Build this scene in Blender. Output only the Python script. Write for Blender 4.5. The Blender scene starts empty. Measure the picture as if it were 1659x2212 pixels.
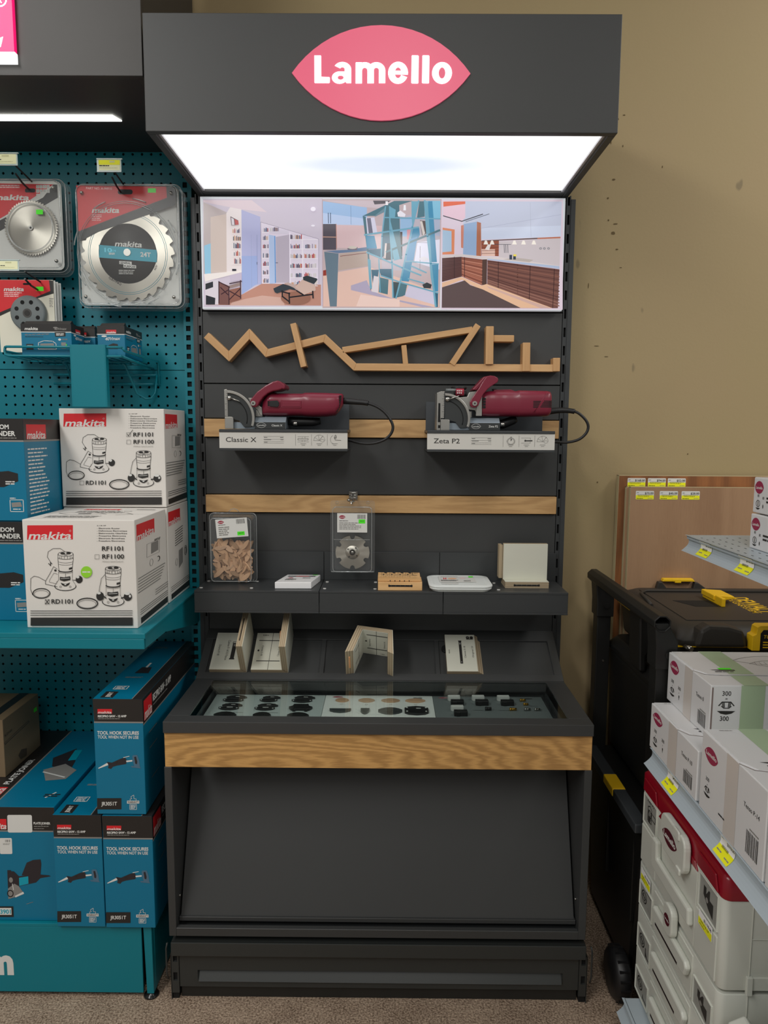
import bpy, math, random
from mathutils import Vector, Matrix
random.seed(7)
SC = bpy.context.scene
COL = SC.collection
PI = math.pi
# ---------------------------------------------------------------- camera
cam_d = bpy.data.cameras.new('camera')
cam_d.sensor_fit = 'VERTICAL'; cam_d.sensor_height = 24.0; cam_d.lens = 1560.4/2212*24.0
cam_d.clip_start = .02; cam_d.clip_end = 60
cam = bpy.data.objects.new('camera', cam_d); COL.objects.link(cam)
def cam_matrix(pit, rol, yaw, loc):
    F = Vector((-math.sin(yaw)*math.cos(pit), math.cos(yaw)*math.cos(pit), -math.sin(pit)))
    R = F.cross(Vector((0, 0, 1))).normalized(); U = R.cross(F)
    c, s = math.cos(rol), math.sin(rol)
    R2 = c*R + s*U; U2 = -s*R + c*U
    m = Matrix((R2, U2, -F)).transposed().to_4x4(); m.translation = Vector(loc)
    return m
cam.matrix_world = cam_matrix(.1155, .0061, .005, (.0187, -2.0498, 1.40))
SC.camera = cam
# ---------------------------------------------------------------- world, lights, exposure
w = bpy.data.worlds.new('world'); SC.world = w; w.use_nodes = True
w.node_tree.nodes['Background'].inputs[0].default_value = (1.0, .985, .95, 1)
w.node_tree.nodes['Background'].inputs[1].default_value = .20
def area(name, loc, rot, sx, sy, power, col):
    l = bpy.data.lights.new(name, 'AREA'); l.shape = 'RECTANGLE'; l.size = sx; l.size_y = sy
    l.energy = power; l.color = col
    o = bpy.data.objects.new(name, l); COL.objects.link(o); o.location = loc; o.rotation_euler = rot
    return o
CW = (1.0, .985, .955)
area('ceiling_light', (-1.6, -2.3, 3.12), (math.radians(12), 0, 0), .5, 2.4, 52, CW)
area('ceiling_light', (.1, -3.0, 3.12), (math.radians(20), 0, 0), .5, 2.4, 26, CW)
area('ceiling_light', (2.1, -1.5, 3.12), (math.radians(6), 0, 0), .5, 2.4, 36, CW)
SC.view_settings.view_transform = 'Standard'; SC.view_settings.look = 'None'
SC.view_settings.gamma = 1.0; SC.view_settings.use_curve_mapping = False
SC.view_settings.exposure = 0.24
SC.cycles.max_bounces = 8; SC.cycles.transparent_max_bounces = 24; SC.cycles.caustics_reflective = False; SC.cycles.caustics_refractive = False
SC.cycles.sample_clamp_indirect = 4.0
CANOPY = 1.05
# ---------------------------------------------------------------- materials
def lin(c):
    return tuple((x/255/12.92 if x/255 <= .04045 else ((x/255+.055)/1.055)**2.4) for x in c)
MATS = {}
def mat(name, rgb, k=1.0, rough=.5, metal=0.0, bump=0.0, bscale=200.0, var=0.0, vscale=6.0, emit=0.0, spec=.5, alpha=1.0, coat=0.0):
    if name in MATS: return MATS[name]
    m = bpy.data.materials.new(name); m.use_nodes = True; nt = m.node_tree; N = nt.nodes; Lk = nt.links
    b = N['Principled BSDF']
    c = tuple(min(.95, x*k) for x in lin(rgb))
    b.inputs['Base Color'].default_value = (*c, 1); b.inputs['Roughness'].default_value = rough
    b.inputs['Metallic'].default_value = metal; b.inputs['Specular IOR Level'].default_value = spec
    b.inputs['Coat Weight'].default_value = coat
    m.diffuse_color = (*c, 1)
    if emit:
        b.inputs['Emission Color'].default_value = (*c, 1); b.inputs['Emission Strength'].default_value = emit
    if var or bump:
        tc = N.new('ShaderNodeTexCoord')
    if var:
        n = N.new('ShaderNodeTexNoise'); n.inputs['Scale'].default_value = vscale; n.inputs['Detail'].default_value = 5
        Lk.new(tc.outputs['Object'], n.inputs['Vector'])
        mx = N.new('ShaderNodeMix'); mx.data_type = 'RGBA'
        mx.inputs[6].default_value = (*(x*(1-var) for x in c), 1); mx.inputs[7].default_value = (*(min(.95, x*(1+var)) for x in c), 1)
        Lk.new(n.outputs['Fac'], mx.inputs[0]); Lk.new(mx.outputs[2], b.inputs['Base Color'])
    if bump:
        n = N.new('ShaderNodeTexNoise'); n.inputs['Scale'].default_value = bscale; n.inputs['Detail'].default_value = 3
        Lk.new(tc.outputs['Object'], n.inputs['Vector'])
        bp = N.new('ShaderNodeBump'); bp.inputs['Strength'].default_value = bump; bp.inputs['Distance'].default_value = .002
        Lk.new(n.outputs['Fac'], bp.inputs['Height']); Lk.new(bp.outputs['Normal'], b.inputs['Normal'])
    if alpha < 1:
        b.inputs['Alpha'].default_value = alpha
    MATS[name] = m
    return m
def clear_mat(name, tint=(1, 1, 1), ior=1.45, rough=.03, base=0.0, haze=0.0, hcol=(.8, .8, .8)):
    """clear sheet plastic or glass: light passes, the surface glints by its angle"""
    m = bpy.data.materials.new(name); m.use_nodes = True; nt = m.node_tree; N = nt.nodes; Lk = nt.links
    for n in list(N): N.remove(n)
    out = N.new('ShaderNodeOutputMaterial'); tr = N.new('ShaderNodeBsdfTransparent'); gl = N.new('ShaderNodeBsdfGlossy')
    tr.inputs[0].default_value = (*tint, 1); gl.inputs['Roughness'].default_value = rough
    lw = N.new('ShaderNodeLayerWeight'); lw.inputs['Blend'].default_value = .5      # Schlick reflectance, the same from both sides of the sheet
    pw = N.new('ShaderNodeMath'); pw.operation = 'POWER'; pw.inputs[1].default_value = 5; Lk.new(lw.outputs['Facing'], pw.inputs[0])
    f0 = ((ior-1)/(ior+1))**2+base
    ad = N.new('ShaderNodeMath'); ad.operation = 'MULTIPLY_ADD'; ad.inputs[1].default_value = 1-f0; ad.inputs[2].default_value = f0; ad.use_clamp = True
    Lk.new(pw.outputs[0], ad.inputs[0])
    mx = N.new('ShaderNodeMixShader'); Lk.new(ad.outputs[0], mx.inputs[0]); Lk.new(gl.outputs[0], mx.inputs[2])
    if haze:
        df = N.new('ShaderNodeBsdfDiffuse'); df.inputs[0].default_value = (*hcol, 1)
        m2 = N.new('ShaderNodeMixShader'); m2.inputs[0].default_value = haze
        Lk.new(tr.outputs[0], m2.inputs[1]); Lk.new(df.outputs[0], m2.inputs[2]); Lk.new(m2.outputs[0], mx.inputs[1])
    else:
        Lk.new(tr.outputs[0], mx.inputs[1])
    Lk.new(mx.outputs[0], out.inputs[0])
    m.diffuse_color = (.8, .8, .8, .3)
    MATS[name] = m
    return m
def wood_mat(name, light, dark, k=1.0, axis='X', scale=1.0, rough=.45, ring=(0, 0, 0), wave=9.0, dist=6.0, fine=.25, jit=.35, stretch=1.0, heart=None):
    m = bpy.data.materials.new(name); m.use_nodes = True; nt = m.node_tree; N = nt.nodes; Lk = nt.links
    b = N['Principled BSDF']; b.inputs['Roughness'].default_value = rough
    tc = N.new('ShaderNodeTexCoord'); mp = N.new('ShaderNodeMapping')
    Lk.new(tc.outputs['Object'], mp.inputs['Vector'])
    s = {'X': (.9*stretch, 6, 6), 'Y': (6, .9*stretch, 6), 'Z': (6, 6, .9*stretch)}[axis]
    mp.inputs['Scale'].default_value = tuple(x*scale for x in s); mp.inputs['Location'].default_value = ring
    n1 = N.new('ShaderNodeTexNoise'); n1.inputs['Scale'].default_value = .9; n1.inputs['Detail'].default_value = 2; n1.inputs['Distortion'].default_value = .4
    Lk.new(mp.outputs[0], n1.inputs['Vector'])
    mul = N.new('ShaderNodeMath'); mul.operation = 'MULTIPLY'; mul.inputs[1].default_value = wave*dist/6; Lk.new(n1.outputs['Fac'], mul.inputs[0])
    sn = N.new('ShaderNodeMath'); sn.operation = 'SINE'
    m6 = N.new('ShaderNodeMath'); m6.operation = 'MULTIPLY'; m6.inputs[1].default_value = 6.283
    mp3 = N.new('ShaderNodeMapping'); Lk.new(tc.outputs['Object'], mp3.inputs['Vector']); mp3.inputs['Scale'].default_value = {'X': (30, 260, 260), 'Y': (260, 30, 260), 'Z': (260, 260, 30)}[axis]
    n4 = N.new('ShaderNodeTexNoise'); n4.inputs['Scale'].default_value = 1.0; n4.inputs['Detail'].default_value = 2; Lk.new(mp3.outputs[0], n4.inputs['Vector'])
    ja = N.new('ShaderNodeMath'); ja.operation = 'MULTIPLY_ADD'; ja.inputs[1].default_value = jit; Lk.new(n4.outputs['Fac'], ja.inputs[0]); Lk.new(mul.outputs[0], ja.inputs[2])
    if heart:      # growth rings closing round a heart point, as on a flat-sawn board
        mh = N.new('ShaderNodeMapping'); mh.inputs['Location'].default_value = tuple(-a*b_ for a, b_ in zip(heart, (3.2, 0, 13))); mh.inputs['Scale'].default_value = (3.2, 0, 13)
        Lk.new(tc.outputs['Object'], mh.inputs['Vector']); lh = N.new('ShaderNodeVectorMath'); lh.operation = 'LENGTH'; Lk.new(mh.outputs[0], lh.inputs[0])
        ah = N.new('ShaderNodeMath'); ah.operation = 'MULTIPLY_ADD'; ah.inputs[1].default_value = 5.0; Lk.new(lh.outputs['Value'], ah.inputs[0]); Lk.new(ja.outputs[0], ah.inputs[2]); ja = ah
    Lk.new(ja.outputs[0], m6.inputs[0]); Lk.new(m6.outputs[0], sn.inputs[0])
    m7 = N.new('ShaderNodeMath'); m7.operation = 'MULTIPLY_ADD'; m7.inputs[1].default_value = .5; m7.inputs[2].default_value = .5; Lk.new(sn.outputs[0], m7.inputs[0])
    mp2 = N.new('ShaderNodeMapping'); Lk.new(tc.outputs['Object'], mp2.inputs['Vector'])
    s2 = {'X': (14, 420, 420), 'Y': (420, 14, 420), 'Z': (420, 420, 14)}[axis]
    mp2.inputs['Scale'].default_value = s2
    n2 = N.new('ShaderNodeTexNoise'); n2.inputs['Scale'].default_value = 1.0; n2.inputs['Detail'].default_value = 3; Lk.new(mp2.outputs[0], n2.inputs['Vector'])
    mixf = N.new('ShaderNodeMath'); mixf.operation = 'MULTIPLY_ADD'; mixf.inputs[1].default_value = fine*2
    sub = N.new('ShaderNodeMath'); sub.operation = 'SUBTRACT'; sub.inputs[1].default_value = .5; Lk.new(n2.outputs['Fac'], sub.inputs[0])
    Lk.new(sub.outputs[0], mixf.inputs[0])
    sc = N.new('ShaderNodeMath'); sc.operation = 'MULTIPLY_ADD'; sc.inputs[1].default_value = .75; sc.inputs[2].default_value = .12; Lk.new(m7.outputs[0], sc.inputs[0])
    Lk.new(sc.outputs[0], mixf.inputs[2])
    mx = N.new('ShaderNodeMix'); mx.data_type = 'RGBA'; mx.clamp_factor = True
    mx.inputs[6].default_value = (*(x*k for x in lin(light)), 1); mx.inputs[7].default_value = (*(x*k for x in lin(dark)), 1)
    Lk.new(mixf.outputs[0], mx.inputs[0]); Lk.new(mx.outputs[2], b.inputs['Base Color'])
    bp = N.new('ShaderNodeBump'); bp.inputs['Strength'].default_value = .15; bp.inputs['Distance'].default_value = .0005
    Lk.new(n2.outputs['Fac'], bp.inputs['Height']); Lk.new(bp.outputs['Normal'], b.inputs['Normal'])
    m.diffuse_color = (*(x*k for x in lin(light)), 1)
    MATS[name] = m
    return m
# ---------------------------------------------------------------- mesh builder
class G:
    def __init__(s): s.v = []; s.f = []; s.m = []; s.s = []; s.M = None
    def add(s, vs, fs, m=0, sm=False):
        o = len(s.v)
        if s.M is not None: vs = [tuple(s.M @ Vector(p)) for p in vs]
        s.v += [tuple(p) for p in vs]; s.f += [tuple(i+o for i in f) for f in fs]
        s.m += [m]*len(fs); s.s += [sm]*len(fs)
        return s
    def box(s, x0, x1, y0, y1, z0, z1, m=0):
        if x0 > x1: x0, x1 = x1, x0
        if y0 > y1: y0, y1 = y1, y0
        if z0 > z1: z0, z1 = z1, z0
        return s.add([(x0, y0, z0), (x1, y0, z0), (x1, y1, z0), (x0, y1, z0), (x0, y0, z1), (x1, y0, z1), (x1, y1, z1), (x0, y1, z1)],
              [(0, 3, 2, 1), (4, 5, 6, 7), (0, 1, 5, 4), (1, 2, 6, 5), (2, 3, 7, 6), (3, 0, 4, 7)], m)
    def hexa(s, p, m=0):   # 8 points: bottom ring 0-3 (ccw from above), top ring 4-7
        return s.add(p, [(0, 3, 2, 1), (4, 5, 6, 7), (0, 1, 5, 4), (1, 2, 6, 5), (2, 3, 7, 6), (3, 0, 4, 7)], m)
    def quad(s, a, b, c, d, m=0): return s.add([a, b, c, d], [(0, 1, 2, 3)], m)
    def prism(s, pts, plane, a, b, m=0, sm=False, mside=None, holes=None):
        """2-D outline extruded between a and b along the third axis"""
        def P(p, t):
            return {'xz': (p[0], t, p[1]), 'yz': (t, p[0], p[1]), 'xy': (p[0], p[1], t)}[plane]
        n = len(pts)
        ar = sum(pts[i][0]*pts[(i+1) % n][1]-pts[(i+1) % n][0]*pts[i][1] for i in range(n))
        if ar < 0: pts = pts[::-1]
        if a > b: a, b = b, a
        fl = plane == 'xz'
        v = [P(p, a) for p in pts]+[P(p, b) for p in pts]
        lo = tuple(range(n)); hi = tuple(range(n, 2*n))
        caps = [lo if fl else lo[::-1], hi[::-1] if fl else hi]
        sd = [(i, (i+1) % n, n+(i+1) % n, n+i) for i in range(n)]
        if fl: sd = [q[::-1] for q in sd]
        o = len(s.v)
        if s.M is not None: v = [tuple(s.M @ Vector(p)) for p in v]
        s.v += v
        for q in caps: s.f.append(tuple(i+o for i in q)); s.m.append(m); s.s.append(False)
        for q in sd: s.f.append(tuple(i+o for i in q)); s.m.append(m if mside is None else mside); s.s.append(sm)
        return s
    def tube(s, path, r, n=8, m=0, sm=True, cap=True, flat=None):
        path = [Vector(p) for p in path]; k = len(path); rs = r if isinstance(r, (list, tuple)) else [r]*k
        vs = []; prev = None
        for i, p in enumerate(path):
            t = (path[min(i+1, k-1)]-path[max(i-1, 0)]).normalized()
            if prev is None:
                up = Vector((0, 0, 1)) if abs(t.z) < .9 else Vector((0, 1, 0))
                a = t.cross(up).normalized()
            else:
                a = (prev - t*prev.dot(t)).normalized()
            b = t.cross(a); prev = a
            fa, fb = flat or (1, 1)
            for j in range(n):
                q = 2*PI*j/n; vs.append(tuple(p+(a*math.cos(q)*fa+b*math.sin(q)*fb)*rs[i]))
        fs = [(i*n+j, i*n+(j+1) % n, (i+1)*n+(j+1) % n, (i+1)*n+j) for i in range(k-1) for j in range(n)]
        s.add(vs, fs, m, sm)
        if cap:
            o = len(s.v)-len(vs)
            s.f += [tuple(o+j for j in range(n))[::-1], tuple(o+(k-1)*n+j for j in range(n))]; s.m += [m, m]; s.s += [False, False]
        return s
    def cyl(s, p, q, r, r2=None, n=16, m=0): return s.tube([p, q], [r, r if r2 is None else r2], n, m)
    def lathe(s, prof, c, axis='z', n=24, m=0, sm=True, ms=None):
        """prof: (radius, height) pairs turned about the axis through c"""
        vs = []
        for (r, h) in prof:
            for j in range(n):
                a = 2*PI*j/n; u, v = r*math.cos(a), r*math.sin(a)
                d = {'z': (u, v, h), 'y': (u, h, -v), 'x': (h, u, v)}[axis]
                vs.append((c[0]+d[0], c[1]+d[1], c[2]+d[2]))
        for i in range(len(prof)-1):
            pass
        fs = [(i*n+j, i*n+(j+1) % n, (i+1)*n+(j+1) % n, (i+1)*n+j) for i in range(len(prof)-1) for j in range(n)]
        s.add(vs, fs, m, sm)
        if ms:
            o = len(s.m)-len(fs)
            for i in range(len(prof)-1):
                for j in range(n): s.m[o+i*n+j] = ms[i]
        return s
    def build(s, name, mats, parent=None, bevel=0.0, seg=2, label=None, kind=None, weld=False):
        me = bpy.data.meshes.new(name)
        base = Vector((0, 0, 0)); pr = parent
        while pr is not None:
            base = base+Vector(pr.location)
            if pr.name in LOCAL: base = Vector((0, 0, 0)); break
            pr = pr.parent
        vs = [(p[0]-base[0], p[1]-base[1], p[2]-base[2]) for p in s.v] if parent is not None else s.v
        me.from_pydata(vs, [], s.f)
        mats = mats if isinstance(mats, (list, tuple)) else [mats]
        for q in mats: me.materials.append(q)
        me.polygons.foreach_set('material_index', s.m); me.polygons.foreach_set('use_smooth', s.s)
        me.update()
        o = bpy.data.objects.new(name, me); COL.objects.link(o)
        if parent is not None: o.parent = parent
        if bevel:
            b = o.modifiers.new('edge', 'BEVEL'); b.width = bevel; b.segments = seg; b.limit_method = 'ANGLE'; b.angle_limit = math.radians(40)
        if label: o['label'] = label
        if kind: o['kind'] = kind
        return o
def tag(o, label, cat, group=None, kind=None):
    o['label'] = label; o['category'] = cat
    if group: o['group'] = group
    if kind: o['kind'] = kind
    return o
LOCAL = set()
def thing(name, label, cat, loc=(0, 0, 0), group=None, rotz=0.0, local=False):
    o = bpy.data.objects.new(name, None); COL.objects.link(o); o.empty_display_size = .05
    o.location = loc
    if local or rotz: LOCAL.add(o.name)
    if rotz: o.rotation_euler = (0, 0, rotz)
    return tag(o, label, cat, group)
def copy_tree(o, parent=None):
    c = o.copy(); COL.objects.link(c)
    if parent is not None: c.parent = parent
    for ch in list(o.children): copy_tree(ch, c)
    return c
# ---------------------------------------------------------------- flat print
_TX = {}
def text_mesh(s, bold):
    k = (s, bold)
    if k not in _TX:
        cu = bpy.data.curves.new('t', 'FONT'); cu.body = s; cu.size = 1; cu.offset = bold; cu.resolution_u = 3
        o = bpy.data.objects.new('t', cu); me = o.to_mesh()
        vs = [tuple(v.co) for v in me.vertices]; fs = [tuple(p.vertices) for p in me.polygons]
        o.to_mesh_clear(); bpy.data.objects.remove(o); bpy.data.curves.remove(cu)
        x0 = min(v[0] for v in vs); x1 = max(v[0] for v in vs)
        _TX[k] = ([((v[0]-x0)/(x1-x0), (v[1]+bold*.0)/.70) for v in vs], fs, (x1-x0)/.70)
    return _TX[k]
def homog(src, dst):
    import numpy as np
    A = []; B = []
    for (x, y), (u, v) in zip(src, dst):
        A.append([x, y, 1, 0, 0, 0, -u*x, -u*y]); B.append(u)
        A.append([0, 0, 0, x, y, 1, -v*x, -v*y]); B.append(v)
    h = np.linalg.solve(np.array(A, float), np.array(B, float))
    return [float(t) for t in h]
class D:
    """artwork printed on one flat face. quad: artwork coordinates of the face's TL,TR,BR,BL; O: world bottom-left, U, V: edge vectors"""
    def __init__(s, g, O, U, V, quad=None, eps=.0003, step=2e-5):
        s.g = g; s.O = Vector(O); s.U = Vector(U); s.V = Vector(V); s.w = s.U.length; s.h = s.V.length
        s.u = s.U.normalized(); s.vv = s.V.normalized(); s.n = s.u.cross(s.vv).normalized(); s.e = eps; s.step = step
        s.H = homog(quad, [(0, s.h), (s.w, s.h), (s.w, 0), (0, 0)]) if quad else None
    def q(s, x, y):
        if s.H is None: return (x, y)
        h = s.H; d = h[6]*x+h[7]*y+1
        return ((h[0]*x+h[1]*y+h[2])/d, (h[3]*x+h[4]*y+h[5])/d)
    def P(s, a, b): return tuple(s.O+s.u*a+s.vv*b+s.n*s.e)
    def _n(s): s.e += s.step
    def poly(s, pts, m=0, raw=False):
        s._n(); p = [s.q(*t) for t in pts] if not raw else pts
        n = len(p); ar = sum(p[i][0]*p[(i+1) % n][1]-p[(i+1) % n][0]*p[i][1] for i in range(n))
        if ar < 0: p = p[::-1]
        s.g.add([s.P(*t) for t in p], [tuple(range(n))], m); return s
    def rect(s, x0, y0, x1, y1, m=0): return s.poly([(x0, y0), (x1, y0), (x1, y1), (x0, y1)], m)
    def line(s, pts, wd, m=0, close=False):
        """wd in artwork units"""
        s._n()
        if close: pts = list(pts)+[pts[0]]
        for a, b in zip(pts, pts[1:]):
            dx, dy = b[0]-a[0], b[1]-a[1]; L = math.hypot(dx, dy) or 1; nx, ny = -dy/L*wd/2, dx/L*wd/2; ex, ey = dx/L*wd*.3, dy/L*wd*.3
            p = [s.q(a[0]-ex+nx, a[1]-ey+ny), s.q(b[0]+ex+nx, b[1]+ey+ny), s.q(b[0]+ex-nx, b[1]+ey-ny), s.q(a[0]-ex-nx, a[1]-ey-ny)]
            ar = sum(p[i][0]*p[(i+1) % 4][1]-p[(i+1) % 4][0]*p[i][1] for i in range(4))
            if ar < 0: p = p[::-1]
            s.g.add([s.P(*t) for t in p], [(0, 1, 2, 3)], m)
        return s
    def box(s, x0, y0, x1, y1, wd, m=0): return s.line([(x0, y0), (x1, y0), (x1, y1), (x0, y1)], wd, m, True)
    def ell(s, cx, cy, rx, ry, m=0, n=20, wd=None, a0=0, a1=2*PI):
        full = abs(a1-a0-2*PI) < 1e-6
        pts = [(cx+rx*math.cos(a0+(a1-a0)*i/n), cy+ry*math.sin(a0+(a1-a0)*i/n)) for i in range(n if full else n+1)]
        return s.line(pts, wd, m, full) if wd else s.poly(pts, m)
    def text(s, t, p0, p1, ph, m=0, bold=0.0, shear=0.0):
        s._n(); vs, fs, asp = text_mesh(t, bold)
        a = Vector(s.q(*p0)); b = Vector(s.q(*p1)); e = b-a
        up = Vector(s.q(p0[0]+(p0[1]-p0[1]), p0[1]-ph))-a if not isinstance(ph, (tuple, list)) else Vector(s.q(*ph))-a
        up = up + e.normalized()*up.length*shear
        s.g.add([s.P(*(a+e*x+up*y)) for x, y in vs], fs, m); return s
    def greek(s, x0, y0, x1, lh, rows, m=0, fill=.55, seed=1, rag=.3, word=4.0):
        """lines of print too small to read: rows of word-long dashes"""
        r = random.Random(seed); s._n()
        for i in range(rows):
            y = y0+i*lh; x = x0; xe = x1-(x1-x0)*rag*r.random(); h = lh*fill
            while x < xe:
                wl = lh*word*(.4+.9*r.random())*.6; xx = min(x+wl, xe)
                p = [s.q(x, y+h), s.q(xx, y+h), s.q(xx, y), s.q(x, y)]
                ar = sum(p[i2][0]*p[(i2+1) % 4][1]-p[(i2+1) % 4][0]*p[i2][1] for i2 in range(4))
                if ar < 0: p = p[::-1]
                s.g.add([s.P(*t) for t in p], [(0, 1, 2, 3)], m); x = xx+lh*.3
        return s
    def bars(s, x0, y0, x1, y1, n, m=0, seed=3):
        r = random.Random(seed); w = (x1-x0)/n; s._n(); k = 0
        while k < n:
            b = r.choice([1, 1, 2]); p = [s.q(x0+k*w, y1), s.q(x0+(k+b*.6)*w, y1), s.q(x0+(k+b*.6)*w, y0), s.q(x0+k*w, y0)]
            ar = sum(p[i][0]*p[(i+1) % 4][1]-p[(i+1) % 4][0]*p[i][1] for i in range(4))
            if ar < 0: p = p[::-1]
            s.g.add([s.P(*t) for t in p], [(0, 1, 2, 3)], m); k += b+r.choice([.6, 1])
        return s
def lens_pts(cx, cy, rx, ry, n=14):
    """pointed oval: two arcs meeting at the side tips"""
    R = (rx*rx+ry*ry)/(2*ry); a = math.asin(min(1, rx/R)); out = []
    for i in range(n+1):
        t = -a+2*a*i/n; out.append((cx+R*math.sin(t), cy-(R*math.cos(t)-(R-ry))))
    for i in range(1, n):
        t = a-2*a*i/n; out.append((cx+R*math.sin(t), cy+(R*math.cos(t)-(R-ry))))
    return out
def lens_badge(d, cx, cy, rx, ry, mr, mw, quad_ang=0):
    d.poly(lens_pts(cx, cy, rx, ry), mr)
    d.text('Lamello', (cx-rx*.78, cy+ry*.22), (cx+rx*.78, cy+ry*.22), ry*.55, mw, .02)
def arc(cx, cz, r, a0, a1, n=10):
    return [(cx+r*math.cos(math.radians(a0+(a1-a0)*i/n)), cz+r*math.sin(math.radians(a0+(a1-a0)*i/n))) for i in range(n+1)]
def rrect(x0, y0, x1, y1, r, n=4):
    return arc(x1-r, y0+r, r, -90, 0, n)+arc(x1-r, y1-r, r, 0, 90, n)+arc(x0+r, y1-r, r, 90, 180, n)+arc(x0+r, y0+r, r, 180, 270, n)
def perforated(g, x0, z0, nx, nz, px, pz, y, hole, m=0, depth=.0015, skip=None):
    """sheet facing -y with nx x nz real holes; hole: closed outline round (0,0)"""
    n = len(hole)
    for i in range(nx):
        for j in range(nz):
            cx, cz = x0+(i+.5)*px, z0+(j+.5)*pz
            c = [(cx-px/2, cz-pz/2), (cx+px/2, cz-pz/2), (cx+px/2, cz+pz/2), (cx-px/2, cz+pz/2)]
            if skip and skip(cx, cz):
                g.add([(a, y, b) for a, b in c], [(0, 1, 2, 3)], m); continue
            vs = [(a, y, b) for a, b in c]+[(cx+a, y, cz+b) for a, b in hole]+[(cx+a, y+depth, cz+b) for a, b in hole]
            fs = []; q = n//4
            for k in range(4):     # hole starts at the corner facing (-,-) and runs ccw
                seg = [4+(k*q+t) % n for t in range(q+1)]
                fs.append((k, (k+1) % 4)+tuple(seg[::-1]))
            fs += [(4+t, 4+n+t, 4+n+(t+1) % n, 4+(t+1) % n) for t in range(n)]
            g.add(vs, fs, m)
def octo(r): return [(r*math.cos(math.radians(-135+45*t)), r*math.sin(math.radians(-135+45*t))) for t in range(8)]
def recto(a, b): return [(-a, -b), (a, -b), (a, b), (-a, b)]
# ---------------------------------------------------------------- shared materials
K = 1.65
m_char = mat('charcoal_laminate', (45, 46, 46), K, rough=.48, bump=.04, bscale=900, var=.06, vscale=3)
m_charm = mat('charcoal_metal', (45, 47, 48), K, rough=.38, bump=.05, bscale=600)
m_kick = mat('charcoal_kick_metal', (40, 42, 41), K, rough=.36, bump=.03, bscale=500)
m_black = mat('slot_black', (10, 10, 10), 1, rough=.8)
m_teal = mat('teal_metal', (0, 98, 110), K, rough=.4, bump=.05, bscale=700)
m_white = mat('print_white', (200, 200, 196), 1.3, rough=.5)
m_ink = mat('print_ink', (40, 38, 36), 1.2, rough=.55)
m_grayink = mat('print_grey', (128, 126, 122), 1.2, rough=.55)
m_red = mat('print_red', (176, 28, 34), K, rough=.45)
m_lred = mat('emblem_red', (128, 20, 46), K, rough=.45)
m_carton = mat('white_carton', (190, 186, 180), 1.55, rough=.6, bump=.05, bscale=300, var=.03, vscale=9)
m_blue = mat('blue_carton', (0, 92, 120), K, rough=.42, bump=.04, bscale=200)
m_bblack = mat('black_carton', (30, 28, 27), K, rough=.4)
m_steel = mat('steel', (176, 174, 168), 1.0, rough=.3, metal=1.0)
m_alu = mat('cast_aluminium', (168, 166, 160), 1.1, rough=.38, metal=.85)
m_green = mat('price_sticker_green', (70, 215, 30), 1.4, rough=.5)
m_yellow = mat('price_tag_yellow', (225, 225, 20), 1.5, rough=.5)
m_oak = wood_mat('oak_fascia', (172, 133, 80), (136, 101, 57), K, 'X', 2.0, ring=(.33, 0, .2), wave=7, dist=6, fine=.3, jit=.9, stretch=1.3, heart=(-.27, 0, .43))
m_oak2 = wood_mat('oak_strip', (168, 135, 92), (148, 115, 75), K, 'X', 1.7, ring=(2.1, .4, 1.3), wave=11, jit=.6)
m_oakbar = wood_mat('oak_bar', (176, 142, 100), (156, 120, 80), K, 'X', 2.0, ring=(5, 1, 0), wave=4)
m_clear = clear_mat('clear_plastic', (.96, .97, .97), 1.45, .12, .0, haze=.03)
m_rim = clear_mat('clear_rim', (.85, .88, .88), 1.5, .1, .15, haze=.35, hcol=(.75, .78, .78))
def recenter(o, c):
    """put an object's origin at the world point c"""
    b = Vector((0, 0, 0)); pr = o.parent
    while pr is not None: b = b+Vector(pr.location); pr = pr.parent
    l = Vector(c)-b; o.data.transform(Matrix.Translation(-l)); o.location = l
    for ch in o.children: ch.location = Vector(ch.location)-l
    return o
m_glass = clear_mat('display_glass', (.93, .96, .95), 1.5, .005, .03)
# ================================================================ setting
def carpet_mat():
    m = bpy.data.materials.new('carpet'); m.use_nodes = True; nt = m.node_tree; N = nt.nodes; Lk = nt.links; b = N['Principled BSDF']
    b.inputs['Roughness'].default_value = .95; b.inputs['Specular IOR Level'].default_value = .1
    tc = N.new('ShaderNodeTexCoord')
    n = N.new('ShaderNodeTexNoise'); n.inputs['Scale'].default_value = 210; n.inputs['Detail'].default_value = 3; n.inputs['Roughness'].default_value = .65
    n2 = N.new('ShaderNodeTexNoise'); n2.inputs['Scale'].default_value = 14; n2.inputs['Detail'].default_value = 2
    Lk.new(tc.outputs['Object'], n.inputs['Vector']); Lk.new(tc.outputs['Object'], n2.inputs['Vector'])
    r = N.new('ShaderNodeValToRGB'); e = r.color_ramp.elements; e[0].position = .33; e[1].position = .68
    e[0].color = (*(x*2.2 for x in lin((72, 57, 46))), 1); e[1].color = (*(x*2.2 for x in lin((150, 133, 116))), 1)
    ad = N.new('ShaderNodeMath'); ad.operation = 'MULTIPLY_ADD'; ad.inputs[1].default_value = .18
    Lk.new(n2.outputs['Fac'], ad.inputs[0]); sb = N.new('ShaderNodeMath'); sb.operation = 'SUBTRACT'; sb.inputs[1].default_value = .09
    Lk.new(n.outputs['Fac'], sb.inputs[0]); Lk.new(sb.outputs[0], ad.inputs[2]); Lk.new(ad.outputs[0], r.inputs[0]); Lk.new(r.outputs[0], b.inputs['Base Color'])
    bp = N.new('ShaderNodeBump'); bp.inputs['Strength'].default_value = .9; bp.inputs['Distance'].default_value = .006
    Lk.new(n.outputs['Fac'], bp.inputs['Height']); Lk.new(bp.outputs[0], b.inputs['Normal'])
    return m
g = G(); g.box(-3, 3.2, -3.6, .1, -.05, 0); g.build('floor', carpet_mat(), kind='structure')
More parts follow.
